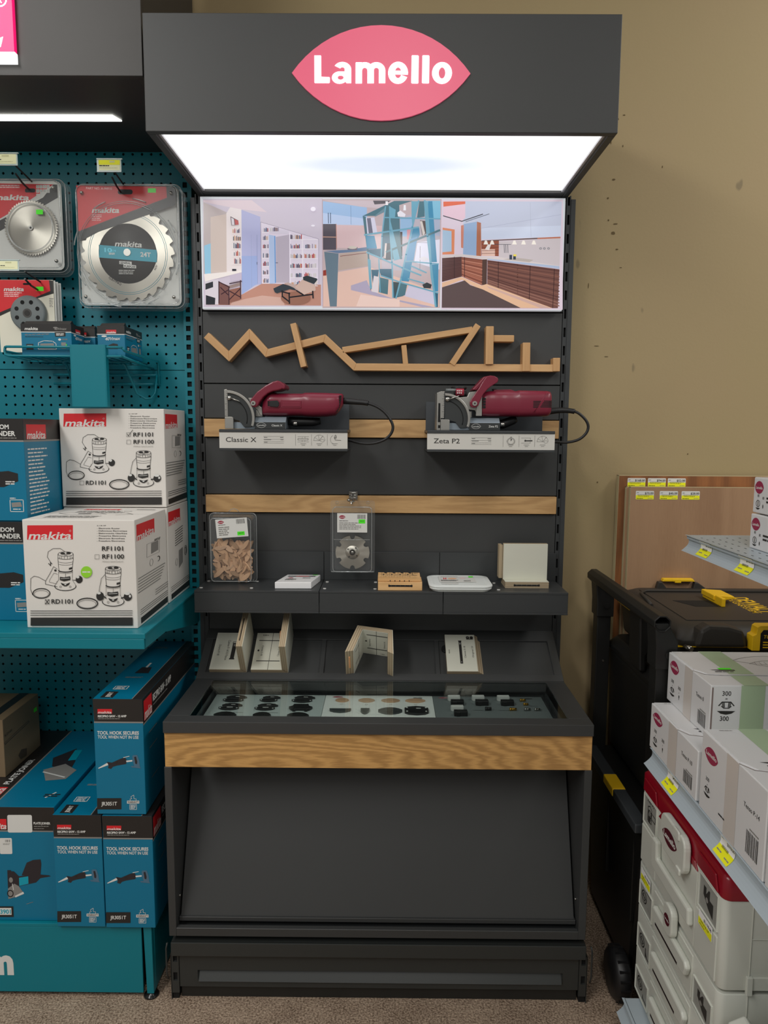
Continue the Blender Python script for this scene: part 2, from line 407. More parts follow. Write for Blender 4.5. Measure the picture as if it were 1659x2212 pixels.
def wall_mat():
    m = bpy.data.materials.new('wall_paint'); m.use_nodes = True; nt = m.node_tree; N = nt.nodes; Lk = nt.links; b = N['Principled BSDF']
    b.inputs['Roughness'].default_value = .7
    tc = N.new('ShaderNodeTexCoord'); n = N.new('ShaderNodeTexNoise'); n.inputs['Scale'].default_value = 2.2; n.inputs['Detail'].default_value = 4
    Lk.new(tc.outputs['Object'], n.inputs['Vector'])
    mx = N.new('ShaderNodeMix'); mx.data_type = 'RGBA'
    mx.inputs[6].default_value = (*(x*1.5 for x in lin((143, 124, 94))), 1); mx.inputs[7].default_value = (*(x*1.5 for x in lin((139, 125, 89))), 1)
    Lk.new(n.outputs['Fac'], mx.inputs[0])
    v = N.new('ShaderNodeTexNoise'); v.inputs['Scale'].default_value = 26; v.inputs['Detail'].default_value = 1
    mp = N.new('ShaderNodeMapping'); mp.inputs['Scale'].default_value = (1, 1, .45); Lk.new(tc.outputs['Object'], mp.inputs[0]); Lk.new(mp.outputs[0], v.inputs['Vector'])
    r = N.new('ShaderNodeValToRGB'); r.color_ramp.elements[0].position = .765; r.color_ramp.elements[1].position = .80
    r.color_ramp.elements[0].color = (0, 0, 0, 1); r.color_ramp.elements[1].color = (.5, .5, .5, 1)
    Lk.new(v.outputs['Fac'], r.inputs[0])
    m2 = N.new('ShaderNodeMix'); m2.data_type = 'RGBA'; m2.inputs[7].default_value = (.12, .1, .06, 1)
    Lk.new(r.outputs[0], m2.inputs[0]); Lk.new(mx.outputs[2], m2.inputs[6]); Lk.new(m2.outputs[2], b.inputs['Base Color'])
    bp = N.new('ShaderNodeBump'); bp.inputs['Strength'].default_value = .12; n3 = N.new('ShaderNodeTexNoise'); n3.inputs['Scale'].default_value = 120
    Lk.new(tc.outputs['Object'], n3.inputs['Vector']); Lk.new(n3.outputs['Fac'], bp.inputs['Height']); bp.inputs['Distance'].default_value = .002; Lk.new(bp.outputs[0], b.inputs['Normal'])
    return m
m_wall = wall_mat()
g = G(); g.box(-3, 3.2, .085, .2, 0, 3.3); wl = g.build('wall_back', m_wall, kind='structure')
# scuffs where the plaster is chipped
g = G(); rs = random.Random(5); m_scuff = mat('scuff', (84, 70, 46), K, rough=.9)
for (x, z, a, b) in [(.632, 2.297, .004, .004), (.655, 2.262, .003, .003), (.672, 2.272, .004, .0015), (.638, 2.2, .002, .005), (.672, 2.19, .0015, .003), (.65, 2.1, .005, .003),
                     (.636, 2.05, .003, .003), (.785, 2.135, .0012, .003), (.64, 1.99, .002, .003), (.66, 1.98, .008, .0015), (.655, 1.955, .007, .004), (.667, 1.91, .004, .002),
                     (.68, 1.86, .004, .0012), (.62, 1.64, .009, .0012), (.65, 1.61, .006, .001), (.59, 1.81, .001, .01), (.638, 1.245, .002, .003), (.9, 1.33, .002, .002)]:
    g.prism([(x+a*math.cos(t)*rs.uniform(.6, 1.1), z+b*math.sin(t)*rs.uniform(.6, 1.1)) for t in [k*PI/4 for k in range(8)]], 'xz', .0838, .0852)
g.build('plaster_scuff', m_scuff, parent=None, kind='structure').parent = wl
g = G(); g.box(-3, 3.2, -3.6, .2, 3.3, 3.36); g.build('ceiling', mat('ceiling_tile', (190, 188, 180), 1.2, rough=.9), kind='structure')
# ================================================================ charcoal display bay
bay = thing('display_gondola', 'charcoal wall bay of slotted uprights, back panels and two oak strips under the lit canopy', 'display bay', (0, .04, 0))
for sx in (-1, 1):
    g = G(); xa, xb = (.5, .512) if sx > 0 else (-.512, -.5)
    g.box(xa, xb, .012, .078, 0, 2.02, 0)
    up = [] ; z = .30; g.box(xa, xb, .0, .012, 0, .83, 0)
    while z < 2.0:
        z += 0
        break
    zz = .83
    while zz < 2.0:   # solid web between the slots
        g.box(xa, xb, 0, .012, zz, zz+.024, 0)
        g.box(xa, xa+.003, 0, .012, zz+.024, zz+.05, 0); g.box(xb-.003, xb, 0, .012, zz+.024, zz+.05, 0)
        g.box(xa+.003, xb-.003, .011, .0125, zz+.024, zz+.05, 1)
        zz += .05
    g.box(xb if sx > 0 else xa-.012, xb+.012 if sx > 0 else xa, -.002, .078, 0, 2.02, 0)
    g.build('slotted_upright', [m_charm, m_black], bay)
for (z0, z1) in [(1.7215, 2.015), (1.523, 1.7185), (1.426, 1.5205), (1.2115, 1.3715), (.75, 1.158)]:
    g = G(); g.box(-.4985, .4985, 0, .016, z0, z1); g.build('back_panel', m_char, bay, bevel=.0008, seg=1)
for (z0, z1) in [(1.3735, 1.4235), (1.1605, 1.2095)]:
    g = G(); g.box(-.498, .497, -.011, .012, z0, z1); g.build('oak_strip', m_oak2, bay, bevel=.001, label='oak strip let into the charcoal back')
g = G(); g.box(-.5, .5, .016, .022, .3, 2.02); g.build('backing_sheet', m_black, bay)
# ---- canopy
can = thing('lit_canopy', 'large charcoal canopy with glowing white underside and a red lens badge', 'canopy', (0, -.2, 2.02))
g = G(); YF = -.4375; ZB = 2.0225; ZT = 2.2575
g.box(-.5, .5, YF, YF+.018, ZB, ZT); g.build('fascia_board', m_char, can, bevel=.0012)
for s_ in (-1, 1):
    g = G(); g.box(s_*.5, s_*.4835, YF+.018, .075, ZB, ZT-.001); g.build('side_board', m_char, can, bevel=.001)
g = G(); g.box(-.4835, .4835, YF+.018, .075, ZT-.018, ZT-.002); g.build('top_board', m_char, can)
g = G()   # frame of the luminous underside
g.box(-.4835, .4835, YF+.018, -.4235, ZB+.002, ZB+.02); g.box(-.4835, .4835, -.0415, .0, ZB+.002, ZB+.02)
for s_ in (-1, 1): g.box(s_*.4835, s_*.4795, -.4235, -.0415, ZB+.002, ZB+.02)
g.build('light_frame', mat('light_frame_grey', (60, 60, 60), K, rough=.35), can)
for s_ in (-1, 1):
    g = G(); g.box(s_*.4795, s_*.4745, -.4235, -.0415, ZB+.003, ZB+.012); g.build('edge_trim', mat('pale_trim', (176, 176, 182), 1.3, rough=.3), can)
m = bpy.data.materials.new('lit_diffuser'); m.use_nodes = True; N = m.node_tree.nodes; Lk = m.node_tree.links; b = N['Principled BSDF']
b.inputs['Base Color'].default_value = (.8, .8, .8, 1); b.inputs['Roughness'].default_value = .5
tc = N.new('ShaderNodeTexCoord'); mp = N.new('ShaderNodeMapping'); mp.inputs['Scale'].default_value = (2.0, 7.5, 1); mp.inputs['Location'].default_value = (0, .15, 0)
ln = N.new('ShaderNodeVectorMath'); ln.operation = 'LENGTH'; Lk.new(tc.outputs['Object'], mp.inputs[0]); Lk.new(mp.outputs[0], ln.inputs[0])
r = N.new('ShaderNodeValToRGB'); r.color_ramp.elements[0].position = .3; r.color_ramp.elements[0].color = (.5, .57, .70, 1)
r.color_ramp.elements[1].position = 1.0; r.color_ramp.elements[1].color = (1.0, 1.0, .99, 1); Lk.new(ln.outputs['Value'], r.inputs[0])
Lk.new(r.outputs[0], b.inputs['Emission Color']); b.inputs['Emission Strength'].default_value = CANOPY
g = G(); g.box(-.4745, .4745, -.4235, -.0415, ZB+.008, ZB+.012); g.build('light_diffuser', m, can, label='glowing white diffuser panel')
# badge
def badge_glyphs(g):
    """the heavy rounded lettering of the badge, drawn letter by letter"""
    d = D(g, (-.1415, YF-.004, 2.1180), (.2885, 0, 0), (0, 0, .0545), [(297, 345), (1423, 349), (1423, 569), (297, 557)], eps=.0005)
    def strip(cx, cy, rx, ry, ix, iy, t0, t1, n=18, jx=None):
        jx = cx if jx is None else jx
        for i in range(n):
            a, b = t0+(t1-t0)*i/n, t0+(t1-t0)*(i+1)/n
            d.e -= d.step; d.poly([(cx+rx*math.cos(a), cy-ry*math.sin(a)), (cx+rx*math.cos(b), cy-ry*math.sin(b)), (jx+ix*math.cos(b), cy-iy*math.sin(b)), (jx+ix*math.cos(a), cy-iy*math.sin(a))])
    d.poly([(300, 345), (350, 345), (354, 350), (354, 508), (417, 511), (422, 516), (421, 553), (416, 558), (305, 557), (300, 552)])
    for x in (1085, 1174): d.poly([(x+5, 344), (x+53, 345), (x+58, 350), (x+58, 561), (x+53, 566), (x+4, 565), (x-1, 560), (x, 349)])
    strip(1340, 484, 84, 87, 28, 44, 0, 2*PI, 32)
    strip(974, 481, 82, 87, 27, 42, -.15, 2*PI-.40, 28); d.poly([(935, 464), (1050, 465), (1055, 496), (935, 494)])
    for cx in (702, 796): strip(cx, 463, 73, 66, 22, 22, 0, PI, 16)
    for x in (628, 724, 817): d.poly([(x, 462 if x > 630 else 402), (x+4, 398 if x < 630 else 458), (x+51, 398 if x < 630 else 458), (x+52, 462), (x+52, 562), (x, 562)])
    strip(522, 455, 71, 60, 20, 19, 0, PI*.83, 14); d.poly([(541, 450), (593, 452), (593, 560), (556, 560), (541, 540)])
    strip(500, 516, 62, 48, 24, 16, 0, 2*PI, 24, 508); d.poly([(505, 468), (560, 470), (560, 500), (505, 501)])
m_bred = mat('badge_red_lit', (214, 88, 116), 1.0, rough=.35, emit=.36)
m_bwht = mat('badge_white_lit', (250, 250, 248), 1.0, rough=.4, emit=1.3)
g = G(); g.prism(lens_pts(-.001, 2.1385, .187, .094, 20), 'xz', YF-.004, YF, 0); bd = g.build('lens_badge', m_bred, can, label='backlit rose red lens badge')
g = G(); d = D(g, (-.5, YF-.004, 2.0), (1, 0, 0), (0, 0, .3)); 
d.H = None
def raw_text(d, t, x0, x1, z, h, m=0, bold=0.0, shear=0.0): return d.text(t, (x0, z), (x1, z), (x0, z+h), m, bold, shear)
badge_glyphs(g)
g.build('badge_lettering', m_bwht, bd)
# ---- backlit picture triptych
pic = thing('backlit_picture', 'wide white-bordered backlit print of a library, a turquoise shelf and a walnut kitchen', 'picture', (0, -.02, 1.72))
g = G(); g.box(-.4905, .4895, -.03, -.012, 1.7205, 2.0145); 
pw = g.build('white_panel', mat('lit_border', (206, 210, 216), 1.0, rough=.25, emit=.32), pic, bevel=.001)
_pm = {}
def pmat(c):
    if c not in _pm: _pm[c] = mat('picture_ink_%02x%02x%02x' % c, c, .85, rough=.12, emit=.38)
    return _pm[c]
class Art:
    """one printed photograph: gathers colours as it draws"""
    def __init__(s, x0, x1, z0, z1, box):
        s.g = G(); s.mats = []; s.d = D(s.g, (x0, -.03, z0), (x1-x0, 0, 0), (0, 0, z1-z0), box, eps=.0002, step=1e-5)
    def c(s, c):
        m_ = pmat(c)
        if m_ not in s.mats: s.mats.append(m_)
        return s.mats.index(m_)
    def P(s, c, *pts): s.d.poly(list(pts), s.c(c))
    def R(s, c, a, b, e, f): s.d.rect(a, b, e, f, s.c(c))
    def L(s, c, w_, *pts): s.d.line(list(pts), w_, s.c(c))
    def E(s, c, *a, **k): s.d.ell(*a, s.c(c), **k)
    def build(s, nm, lb): s.g.build(nm, s.mats, pic, label=lb)
rr = random.Random(11)
BK = [(176, 60, 60), (70, 60, 84), (96, 110, 140), (196, 190, 190), (120, 90, 90), (200, 150, 110), (60, 90, 110), (150, 140, 160), (210, 205, 205)]
def books(a, x0, x1, y0, y1, n, dark=1.0):
    w_ = (x1-x0)/n
    for i in range(n):
        if rr.random() < .12: continue
        c = rr.choice(BK); a.R(c, x0+i*w_, y0+(y1-y0)*rr.uniform(0, .35), x0+(i+.8)*w_, y1)
# library
a = Art(-.481, -.1665, 1.731, 2.005, [(58, 75), (1614, 90), (1614, 1490), (80, 1470)])
a.R((206, 196, 210), 50, 60, 1640, 1500)
a.P((222, 205, 212), (58, 75), (700, 80), (900, 240), (560, 200), (58, 100)); a.P((190, 178, 178), (58, 100), (370, 240), (360, 1050), (58, 1060))
a.P((208, 192, 184), (150, 300), (360, 260), (360, 1040), (150, 1040)); a.P((150, 200, 226), (62, 680), (150, 650), (150, 1050), (70, 1060))
a.P((232, 222, 222), (360, 250), (410, 170), (560, 200), (560, 1040), (360, 1040)); a.P((178, 180, 216), (560, 205), (810, 300), (825, 1195), (710, 1220), (560, 1335))
a.P((160, 176, 220), (560, 820), (770, 820), (770, 1190), (560, 1335)); a.L((140, 150, 190), 5, (765, 540), (770, 1190)); a.L((150, 160, 196), 3, (690, 540), (690, 1240))
a.P((190, 140, 124), (560, 1335), (830, 1190), (1614, 1210), (1614, 1490), (80, 1470), (250, 1400)); a.P((206, 168, 156), (430, 1440), (620, 1390), (830, 1350), (1100, 1380), (1130, 1485), (400, 1480))
a.P((222, 212, 226), (820, 370), (1585, 600), (1585, 1210), (830, 1190)); a.L((150, 140, 160), 5, (820, 1190), (815, 370), (1585, 600), (1585, 1200))
for k, y in enumerate((500, 610, 720, 845, 955, 1068, 1180)): books(a, 845, 918, y-60, y, 6); a.L((236, 230, 236), 8, (835, y+8), (925, y+8))
a.P((178, 196, 228), (925, 540), (1000, 555), (1005, 1190), (930, 1195)); a.P((186, 176, 190), (1015, 570), (1195, 540), (1195, 1180), (1015, 1180)); a.L((90, 150, 210), 12, (1003, 560), (1008, 1180))
a.P((214, 206, 220), (930, 430), (1190, 490), (1190, 530), (930, 520)); books(a, 940, 1060, 440, 495, 7)
a.L((80, 80, 100), 8, (1015, 915), (1040, 915)); a.L((80, 80, 100), 6, (765, 905), (765, 935))
for k, y in enumerate((600, 725, 855, 985, 1110, 1220)):
    books(a, 1210, 1365, y-62, y, 11)
    if k not in (0, 5): books(a, 1380, 1555, y-64, y, 12)
    a.L((236, 230, 236), 9, (1205, y+9), (1570, y+9))
a.L((236, 230, 236), 10, (1370, 560), (1372, 1130)); a.L((236, 230, 240), 12, (1203, 520), (1205, 1200))
for k, (y0_, y1_) in enumerate(((455, 515), (550, 618), (645, 720), (748, 820), (845, 925))): books(a, 445+k*5, 552, y0_, y1_, 9); a.L((236, 226, 226), 8, (430, y1_+8), (556, y1_+8))
a.P((90, 70, 80), (415, 295), (520, 350), (525, 405), (430, 415)); a.P((190, 90, 90), (470, 330), (520, 355), (525, 405), (480, 410)); a.P((220, 214, 220), (425, 310), (462, 330), (470, 410), (436, 412))
a.P((240, 232, 228), (62, 1060), (560, 1020), (560, 1040), (75, 1160)); a.P((216, 208, 216), (75, 1160), (250, 1130), (250, 1470), (80, 1470))
a.P((52, 54, 60), (80, 1190), (180, 1160), (182, 1235), (80, 1270)); a.P((44, 48, 54), (84, 1340), (210, 1380), (205, 1468), (84, 1468)); a.R((50, 50, 60), 435, 995, 490, 1022)
a.P((200, 188, 206), (400, 1080), (560, 1050), (560, 1140), (410, 1165)); a.P((120, 84, 80), (255, 1160), (390, 1220), (395, 1470), (255, 1465)); a.P((150, 130, 126), (380, 1220), (550, 1170), (545, 1215), (385, 1260))
a.P((142, 96, 84), (400, 1270), (540, 1240), (540, 1400), (400, 1440))
for p in [((258, 1160), (258, 1450)), ((390, 1230), (392, 1465)), ((545, 1150), (545, 1390)), ((258, 1165), (400, 1240)), ((290, 1330), (390, 1270)), ((280, 1240), (380, 1340)), ((400, 1290), (540, 1370)), ((400, 1400), (540, 1260)), ((400, 1190), (560, 1160))]:
    a.L((64, 40, 48), 13, *p)
a.E((150, 106, 90), 1280, 1390, 200, 90); a.P((54, 62, 70), (980, 1260), (1110, 1200), (1250, 1240), (1290, 1290), (1200, 1270), (1030, 1325), (1000, 1310))
a.P((190, 166, 160), (1120, 1190), (1180, 1180), (1330, 1240), (1400, 1330), (1330, 1310), (1250, 1250)); a.P((206, 178, 166), (1270, 1240), (1370, 1140), (1540, 1220), (1545, 1290), (1390, 1345))
a.P((52, 60, 66), (1375, 1110), (1430, 1090), (1560, 1130), (1570, 1150), (1520, 1205), (1380, 1150)); a.P((216, 206, 200), (1530, 1200), (1565, 1150), (1570, 1180), (1545, 1230))
for p in [((1100, 1290), (1100, 1370)), ((1190, 1320), (1195, 1460)), ((1100, 1365), (1195, 1440)), ((1190, 1380), (1510, 1340)), ((1505, 1300), (1510, 1390)), ((1290, 1290), (1390, 1355)), ((1090, 1300), (1200, 1330))]:
    a.L((34, 34, 40), 18, *p)
a.E((246, 240, 250), 1515, 205, 34, 30, n=12); a.E((240, 236, 246), 1512, 426, 26, 12, n=10)
a.build('library_photograph', 'printed photograph of a white library with a lounge chair')
# turquoise shelf
a = Art(-.1605, .155, 1.7285, 2.006, [(60, 85), (1608, 95), (1605, 1500), (60, 1490)])
a.R((196, 176, 178), 50, 70, 1620, 1510); a.P((160, 190, 226), (60, 95), (640, 180), (640, 400), (60, 390)); a.P((188, 206, 236), (60, 250), (640, 330), (640, 420), (60, 400))
a.L((110, 140, 180), 5, (428, 160), (432, 400)); a.P((206, 190, 196), (60, 85), (1000, 88), (800, 190), (560, 170)); a.P((90, 84, 90), (720, 90), (960, 90), (880, 130), (740, 140))
a.L((60, 80, 110), 9, (130, 250), (134, 385)); a.L((60, 80, 110), 9, (160, 250), (162, 385)); a.P((216, 186, 188), (240, 405), (840, 420), (840, 720), (250, 710))
a.R((86, 80, 90), 60, 395, 235, 735); a.L((206, 160, 140), 10, (60, 565), (240, 568)); a.L((206, 150, 136), 8, (236, 395), (240, 720))
a.P((190, 180, 190), (840, 300), (1605, 250), (1605, 1010), (840, 1010)); a.P((226, 224, 240), (1310, 640), (1605, 600), (1605, 1000), (1270, 900)); a.P((150, 186, 220), (1080, 320), (1240, 300), (1240, 560), (1080, 560))
a.L((110, 96, 104), 5, (1345, 690), (1345, 1000)); a.L((110, 96, 104), 4, (1300, 640), (1440, 645)); a.P((52, 40, 44), (1080, 500), (1110, 500), (1110, 820), (1080, 820))
a.P((170, 178, 200), (1420, 330), (1605, 330), (1605, 560), (1440, 520)); a.P((214, 150, 160), (1170, 470), (1220, 470), (1200, 600), (1170, 600))
a.P((186, 166, 156), (280, 790), (640, 740), (660, 950), (260, 1010)); a.L((120, 60, 60), 7, (290, 820), (640, 775)); a.P((226, 190, 176), (60, 1080), (260, 1030), (660, 960), (1600, 1300), (1605, 1500), (60, 1490))
a.P((104, 126, 156), (75, 750), (380, 735), (640, 700), (770, 700), (770, 740), (260, 780)); a.P((104, 124, 138), (75, 760), (265, 785), (240, 1490), (150, 1490)); a.P((150, 60, 50), (60, 1010), (100, 1000), (104, 1075), (60, 1080))
a.P((120, 110, 120), (380, 715), (520, 700), (510, 740), (390, 735)); a.E((206, 196, 186), 450, 705, 60, 20, n=12)
a.P((176, 166, 190), (430, 1210), (640, 1140), (700, 1280), (1000, 1390), (1540, 1500), (1380, 1500), (430, 1270)); a.P((206, 200, 220), (1140, 1350), (1200, 1210), (1530, 1290), (1550, 1470)); a.P((236, 206, 196), (560, 1330), (1080, 1400), (1080, 1495), (500, 1490))
T1, T2, T3, T4 = (76, 116, 128), (110, 168, 190), (64, 140, 176), (50, 100, 124)
a.P(T1, (585, 290), (860, 160), (1000, 95), (1240, 95), (1060, 150), (880, 180), (740, 290)); a.P((110, 140, 152), (740, 290), (880, 180), (870, 240), (750, 300)); a.P((216, 214, 232), (625, 315), (740, 310), (780, 515), (640, 520))
a.P((110, 110, 130), (640, 320), (690, 318), (720, 515), (665, 520)); a.P(T1, (585, 290), (625, 300), (710, 1230), (690, 1280), (650, 800)); a.P(T3, (625, 550), (740, 550), (775, 715), (640, 720)); a.P(T4, (650, 740), (830, 720), (835, 850), (700, 800))
a.P(T2, (650, 850), (690, 870), (710, 1260), (680, 1240)); a.P(T4, (700, 1000), (800, 1000), (790, 1090), (720, 1180)); a.P(T1, (880, 170), (1065, 140), (1080, 560), (1110, 860), (980, 860), (960, 560), (840, 560))
a.P(T2, (935, 165), (1020, 210), (1010, 310), (940, 310)); a.P(T4, (850, 560), (950, 560), (960, 700), (820, 870)); a.P((50, 60, 74), (890, 650), (960, 650), (960, 870), (860, 870)); a.P((216, 200, 196), (880, 650), (905, 650), (890, 850), (868, 850))
a.P(T2, (945, 330), (1080, 860), (1000, 880), (970, 700)); a.P(T4, (800, 990), (980, 990), (990, 1130), (830, 1080)); a.P(T1, (810, 1100), (930, 1130), (920, 1330), (800, 1300)); a.P((222, 212, 216), (735, 1080), (800, 1095), (790, 1310), (705, 1290))
a.P(T4, (990, 1160), (1160, 1190), (1130, 1350), (1000, 1380)); a.P((60, 76, 80), (990, 1160), (1070, 1170), (1020, 1380)); a.P(T2, (1225, 100), (1330, 100), (1240, 420), (1230, 300)); a.P(T1, (1330, 100), (1395, 100), (1400, 300), (1300, 320))
a.P((130, 190, 216), (1395, 95), (1608, 95), (1608, 330), (1420, 320)); a.P(T3, (1445, 100), (1500, 100), (1570, 900), (1480, 900), (1430, 400)); a.P(T2, (1395, 100), (1440, 100), (1530, 1300), (1490, 1100))
a.P(T3, (1250, 450), (1330, 440), (1340, 540), (1190, 860), (1220, 600)); a.P((90, 150, 190), (1200, 600), (1310, 560), (1260, 880), (1160, 880)); a.P((86, 74, 72), (1340, 350), (1420, 360), (1430, 520), (1370, 550)); a.P((216, 206, 200), (1340, 360), (1370, 360), (1410, 520), (1380, 550))
a.P(T3, (1140, 900), (1240, 900), (1200, 1160), (1100, 1150)); a.P(T3, (1490, 930), (1590, 930), (1590, 1290), (1540, 1290)); a.P(T4, (1530, 1300), (1590, 1310), (1590, 1500), (1560, 1500)); a.P(T1, (1080, 1150), (1180, 1190), (1150, 1340), (1050, 1360))
for (c_, w_, *ps) in [(T2, 16, (870, 312), (1605, 330)), (T2, 22, (610, 540), (1320, 440)), (T1, 26, (900, 765), (1600, 480)), (T2, 20, (640, 770), (830, 850), (1110, 975), (1360, 1075)), (T2, 14, (800, 860), (820, 1300)),
                     (T2, 18, (830, 1080), (1080, 1165), (1590, 1310)), (T2, 16, (1150, 885), (1590, 925)), (T2, 20, (1320, 95), (1240, 440), (1160, 800), (1100, 1100), (1030, 1380)), (T2, 18, (1230, 950), (1430, 1040)),
                     (T2, 18, (940, 170), (945, 480), (975, 900), (990, 1370)), (T2, 16, (885, 170), (840, 560), (830, 850)), (T2, 16, (1190, 1120), (1400, 1180)), (T2, 24, (1400, 95), (1440, 560), (1490, 920), (1560, 1490))]:
    a.L(c_, w_, *ps)
a.P((44, 50, 54), (1380, 1200), (1440, 1170), (1505, 1200), (1490, 1250), (1400, 1245)); a.P((226, 222, 230), (1320, 860), (1400, 820), (1470, 870), (1400, 890))
a.P((236, 232, 240), (1040, 250), (1080, 220), (1150, 270), (1140, 305), (1050, 300)); a.P((240, 240, 246), (1125, 150), (1150, 150), (1155, 220), (1120, 220)); a.P((240, 236, 240), (885, 100), (915, 100), (920, 150), (885, 150))
a.build('shelf_photograph', 'printed photograph of a slanting turquoise shelf')
# kitchen
a = Art(.1625, .4795, 1.727, 2.0055, [(62, 88), (1555, 96), (1515, 1452), (38, 1450)])
a.R((222, 206, 220), 30, 70, 1570, 1470); a.P((196, 202, 222), (340, 90), (1555, 96), (1545, 540), (540, 580), (310, 400)); a.P((206, 214, 234), (540, 430), (1545, 400), (1545, 540), (540, 580))
a.L((170, 176, 200), 4, (540, 435), (1545, 260)); a.L((170, 176, 196), 3, (1160, 110), (1170, 540)); a.P((226, 108, 76), (62, 95), (340, 92), (340, 125), (62, 160)); a.P((232, 200, 214), (62, 165), (340, 130), (340, 300), (290, 340), (62, 270))
a.L((64, 64, 74), 12, (62, 276), (295, 345), (560, 255)); a.L((110, 116, 132), 9, (345, 350), (640, 252)); a.P((222, 136, 96), (52, 425), (205, 450), (198, 765), (48, 770)); a.P((170, 196, 220), (52, 455), (165, 470), (165, 730), (48, 740))
a.P((206, 132, 112), (285, 400), (320, 390), (318, 690), (285, 680)); a.P((150, 176, 210), (322, 380), (485, 350), (480, 790), (310, 780)); a.P((176, 110, 84), (487, 350), (538, 365), (540, 790), (478, 790))
a.P((150, 86, 66), (540, 595), (765, 590), (762, 790), (545, 780)); a.P((226, 190, 176), (545, 700), (715, 700), (715, 790), (550, 785))
for y in (640, 680, 720, 755): a.L((110, 56, 44), 5, (545, y), (762, y-4))
a.P((232, 224, 222), (590, 700), (625, 640), (665, 640), (640, 715)); a.P((204, 194, 198), (765, 600), (1540, 560), (1530, 910), (765, 800)); a.P((96, 80, 76), (545, 590), (1540, 540), (1540, 558), (545, 600)); a.P((190, 120, 96), (1250, 556), (1540, 540), (1540, 560), (1250, 572))
a.L((80, 84, 92), 6, (685, 640), (915, 640)); 
for x in (830, 850, 875): a.L((90, 90, 100), 7, (x, 645), (x+4, 745))
for x in (600, 678, 960, 1075, 1205): a.P((248, 240, 230), (x-12, 590), (x+12, 590), (x+30, 640), (x-30, 640))
for x in (1290, 1338, 1390): a.E((110, 116, 126), x, 690, 13, 11, n=8, wd=6)
a.P((216, 206, 206), (45, 780), (300, 765), (545, 790), (765, 800), (1530, 910), (1528, 950), (620, 835), (560, 830), (290, 798), (45, 815)); a.P((176, 190, 216), (620, 820), (1528, 915), (1528, 950), (620, 835)); a.P((186, 176, 170), (815, 828), (1000, 810), (1200, 835), (1150, 865))
a.R((60, 70, 90), 897, 772, 930, 832); a.R((60, 70, 80), 945, 772, 978, 832); a.R((236, 216, 90), 948, 765, 985, 790)
a.P((96, 64, 62), (45, 815), (290, 798), (295, 1050), (42, 1120)); a.P((150, 92, 74), (290, 800), (555, 832), (545, 1160), (295, 1050)); a.P((84, 62, 56), (555, 832), (615, 830), (610, 1150), (545, 1160)); a.P((116, 78, 70), (620, 840), (1528, 955), (1510, 1450), (1440, 1450), (615, 1150))
for k in range(14):
    t_ = (k+.5)/14; w1 = rr.choice([(134, 90, 78), (98, 64, 58), (146, 104, 92), (90, 58, 54)]); hh = rr.uniform(6, 16)
    a.L(w1, hh, (622, 840+310*t_), (1000, 890+405*t_+rr.uniform(-10, 10)), (1525, 957+520*t_)) if 957+520*t_ < 1445 else a.L(w1, hh, (622, 840+310*t_), (1100, 903+440*t_))
    a.L(rr.choice([(176, 112, 92), (126, 72, 60), (190, 130, 110)]), hh*.8, (296, 800+250*t_), (550, 832+325*t_)); a.L((78, 50, 50), hh*.5, (46, 815+300*t_), (290, 800+250*t_))
for p in [((1160, 910), (1148, 1340)), ((1465, 950), (1445, 1445)), ((757, 860), (755, 1195)), ((200, 800), (200, 1065)), ((328, 805), (328, 1060))]: a.L((60, 38, 40), 7, *p)
a.P((226, 184, 152), (42, 1130), (290, 1055), (545, 1165), (610, 1145), (1440, 1450), (1000, 1450), (400, 1150), (300, 1090), (42, 1190)); a.P((206, 170, 160), (610, 1170), (1420, 1450), (1290, 1450), (640, 1200))
a.P((92, 76, 76), (42, 1190), (330, 1100), (400, 1160), (560, 1215), (1040, 1450), (38, 1450))
a.build('kitchen_photograph', 'printed photograph of a walnut kitchen corner')
# ---- oak zigzag
zz = thing('oak_zigzag', 'zigzag wall ornament of pale oak bars pinned above the two joiners', 'wall ornament', (0, -.015, 1.56))
def bar(p0, p1, w_=.0195, y0=-.034, y1=-.001, m0=0, m1=0):
    """bar between two points of its centre line in the x-z plane; m0, m1 mitre offsets"""
    g = G(); a_, b_ = Vector((p0[0], 0, p0[1])), Vector((p1[0], 0, p1[1])); L = (b_-a_).length; an = math.atan2(b_.z-a_.z, b_.x-a_.x)
    h = w_/2; g.prism([(0-m0, -h), (L+m1, -h), (L-m1, h), (0+m0, h)], 'xz', y0, y1)
    o = g.build('oak_bar', m_oakbar, None, bevel=.0008, seg=1); o.parent = zz
    o.location = (a_.x, .015, a_.z-1.56); o.rotation_euler = (0, -an, 0)
    return o
def chain(ps):
    k = len(ps); an = [math.atan2(ps[i+1][1]-ps[i][1], ps[i+1][0]-ps[i][0]) for i in range(k-1)]
    for i in range(k-1):
        m0 = -math.tan((an[i]-an[i-1])/2)*.00975 if i > 0 else 0
        m1 = -math.tan((an[i+1]-an[i])/2)*.00975 if i < k-2 else 0
        bar(ps[i], ps[i+1], m0=-m0, m1=-m1)
chain([(-.481, 1.650), (-.420, 1.593), (-.3625, 1.654), (-.316, 1.6025), (-.157, 1.6435), (-.0735, 1.5665), (.470, 1.5665)])
bar((-.2415, 1.681), (-.2135, 1.565), .016, -.046, -.001)
bar((-.108, 1.612), (.247, 1.669), .016); bar((.1925, 1.575), (.262, 1.681), .0165, -.036, -.002)
bar((.060, 1.626), (.0655, 1.575), .014); bar((.2945, 1.575), (.2935, 1.677), .021, -.04, -.001)
bar((.304, 1.6455), (.361, 1.6455), .0175); bar((.3955, 1.557), (.3945, 1.634), .0205, -.04, -.001); bar((.479, 1.5575), (.4785, 1.594), .019, -.036, -.001)
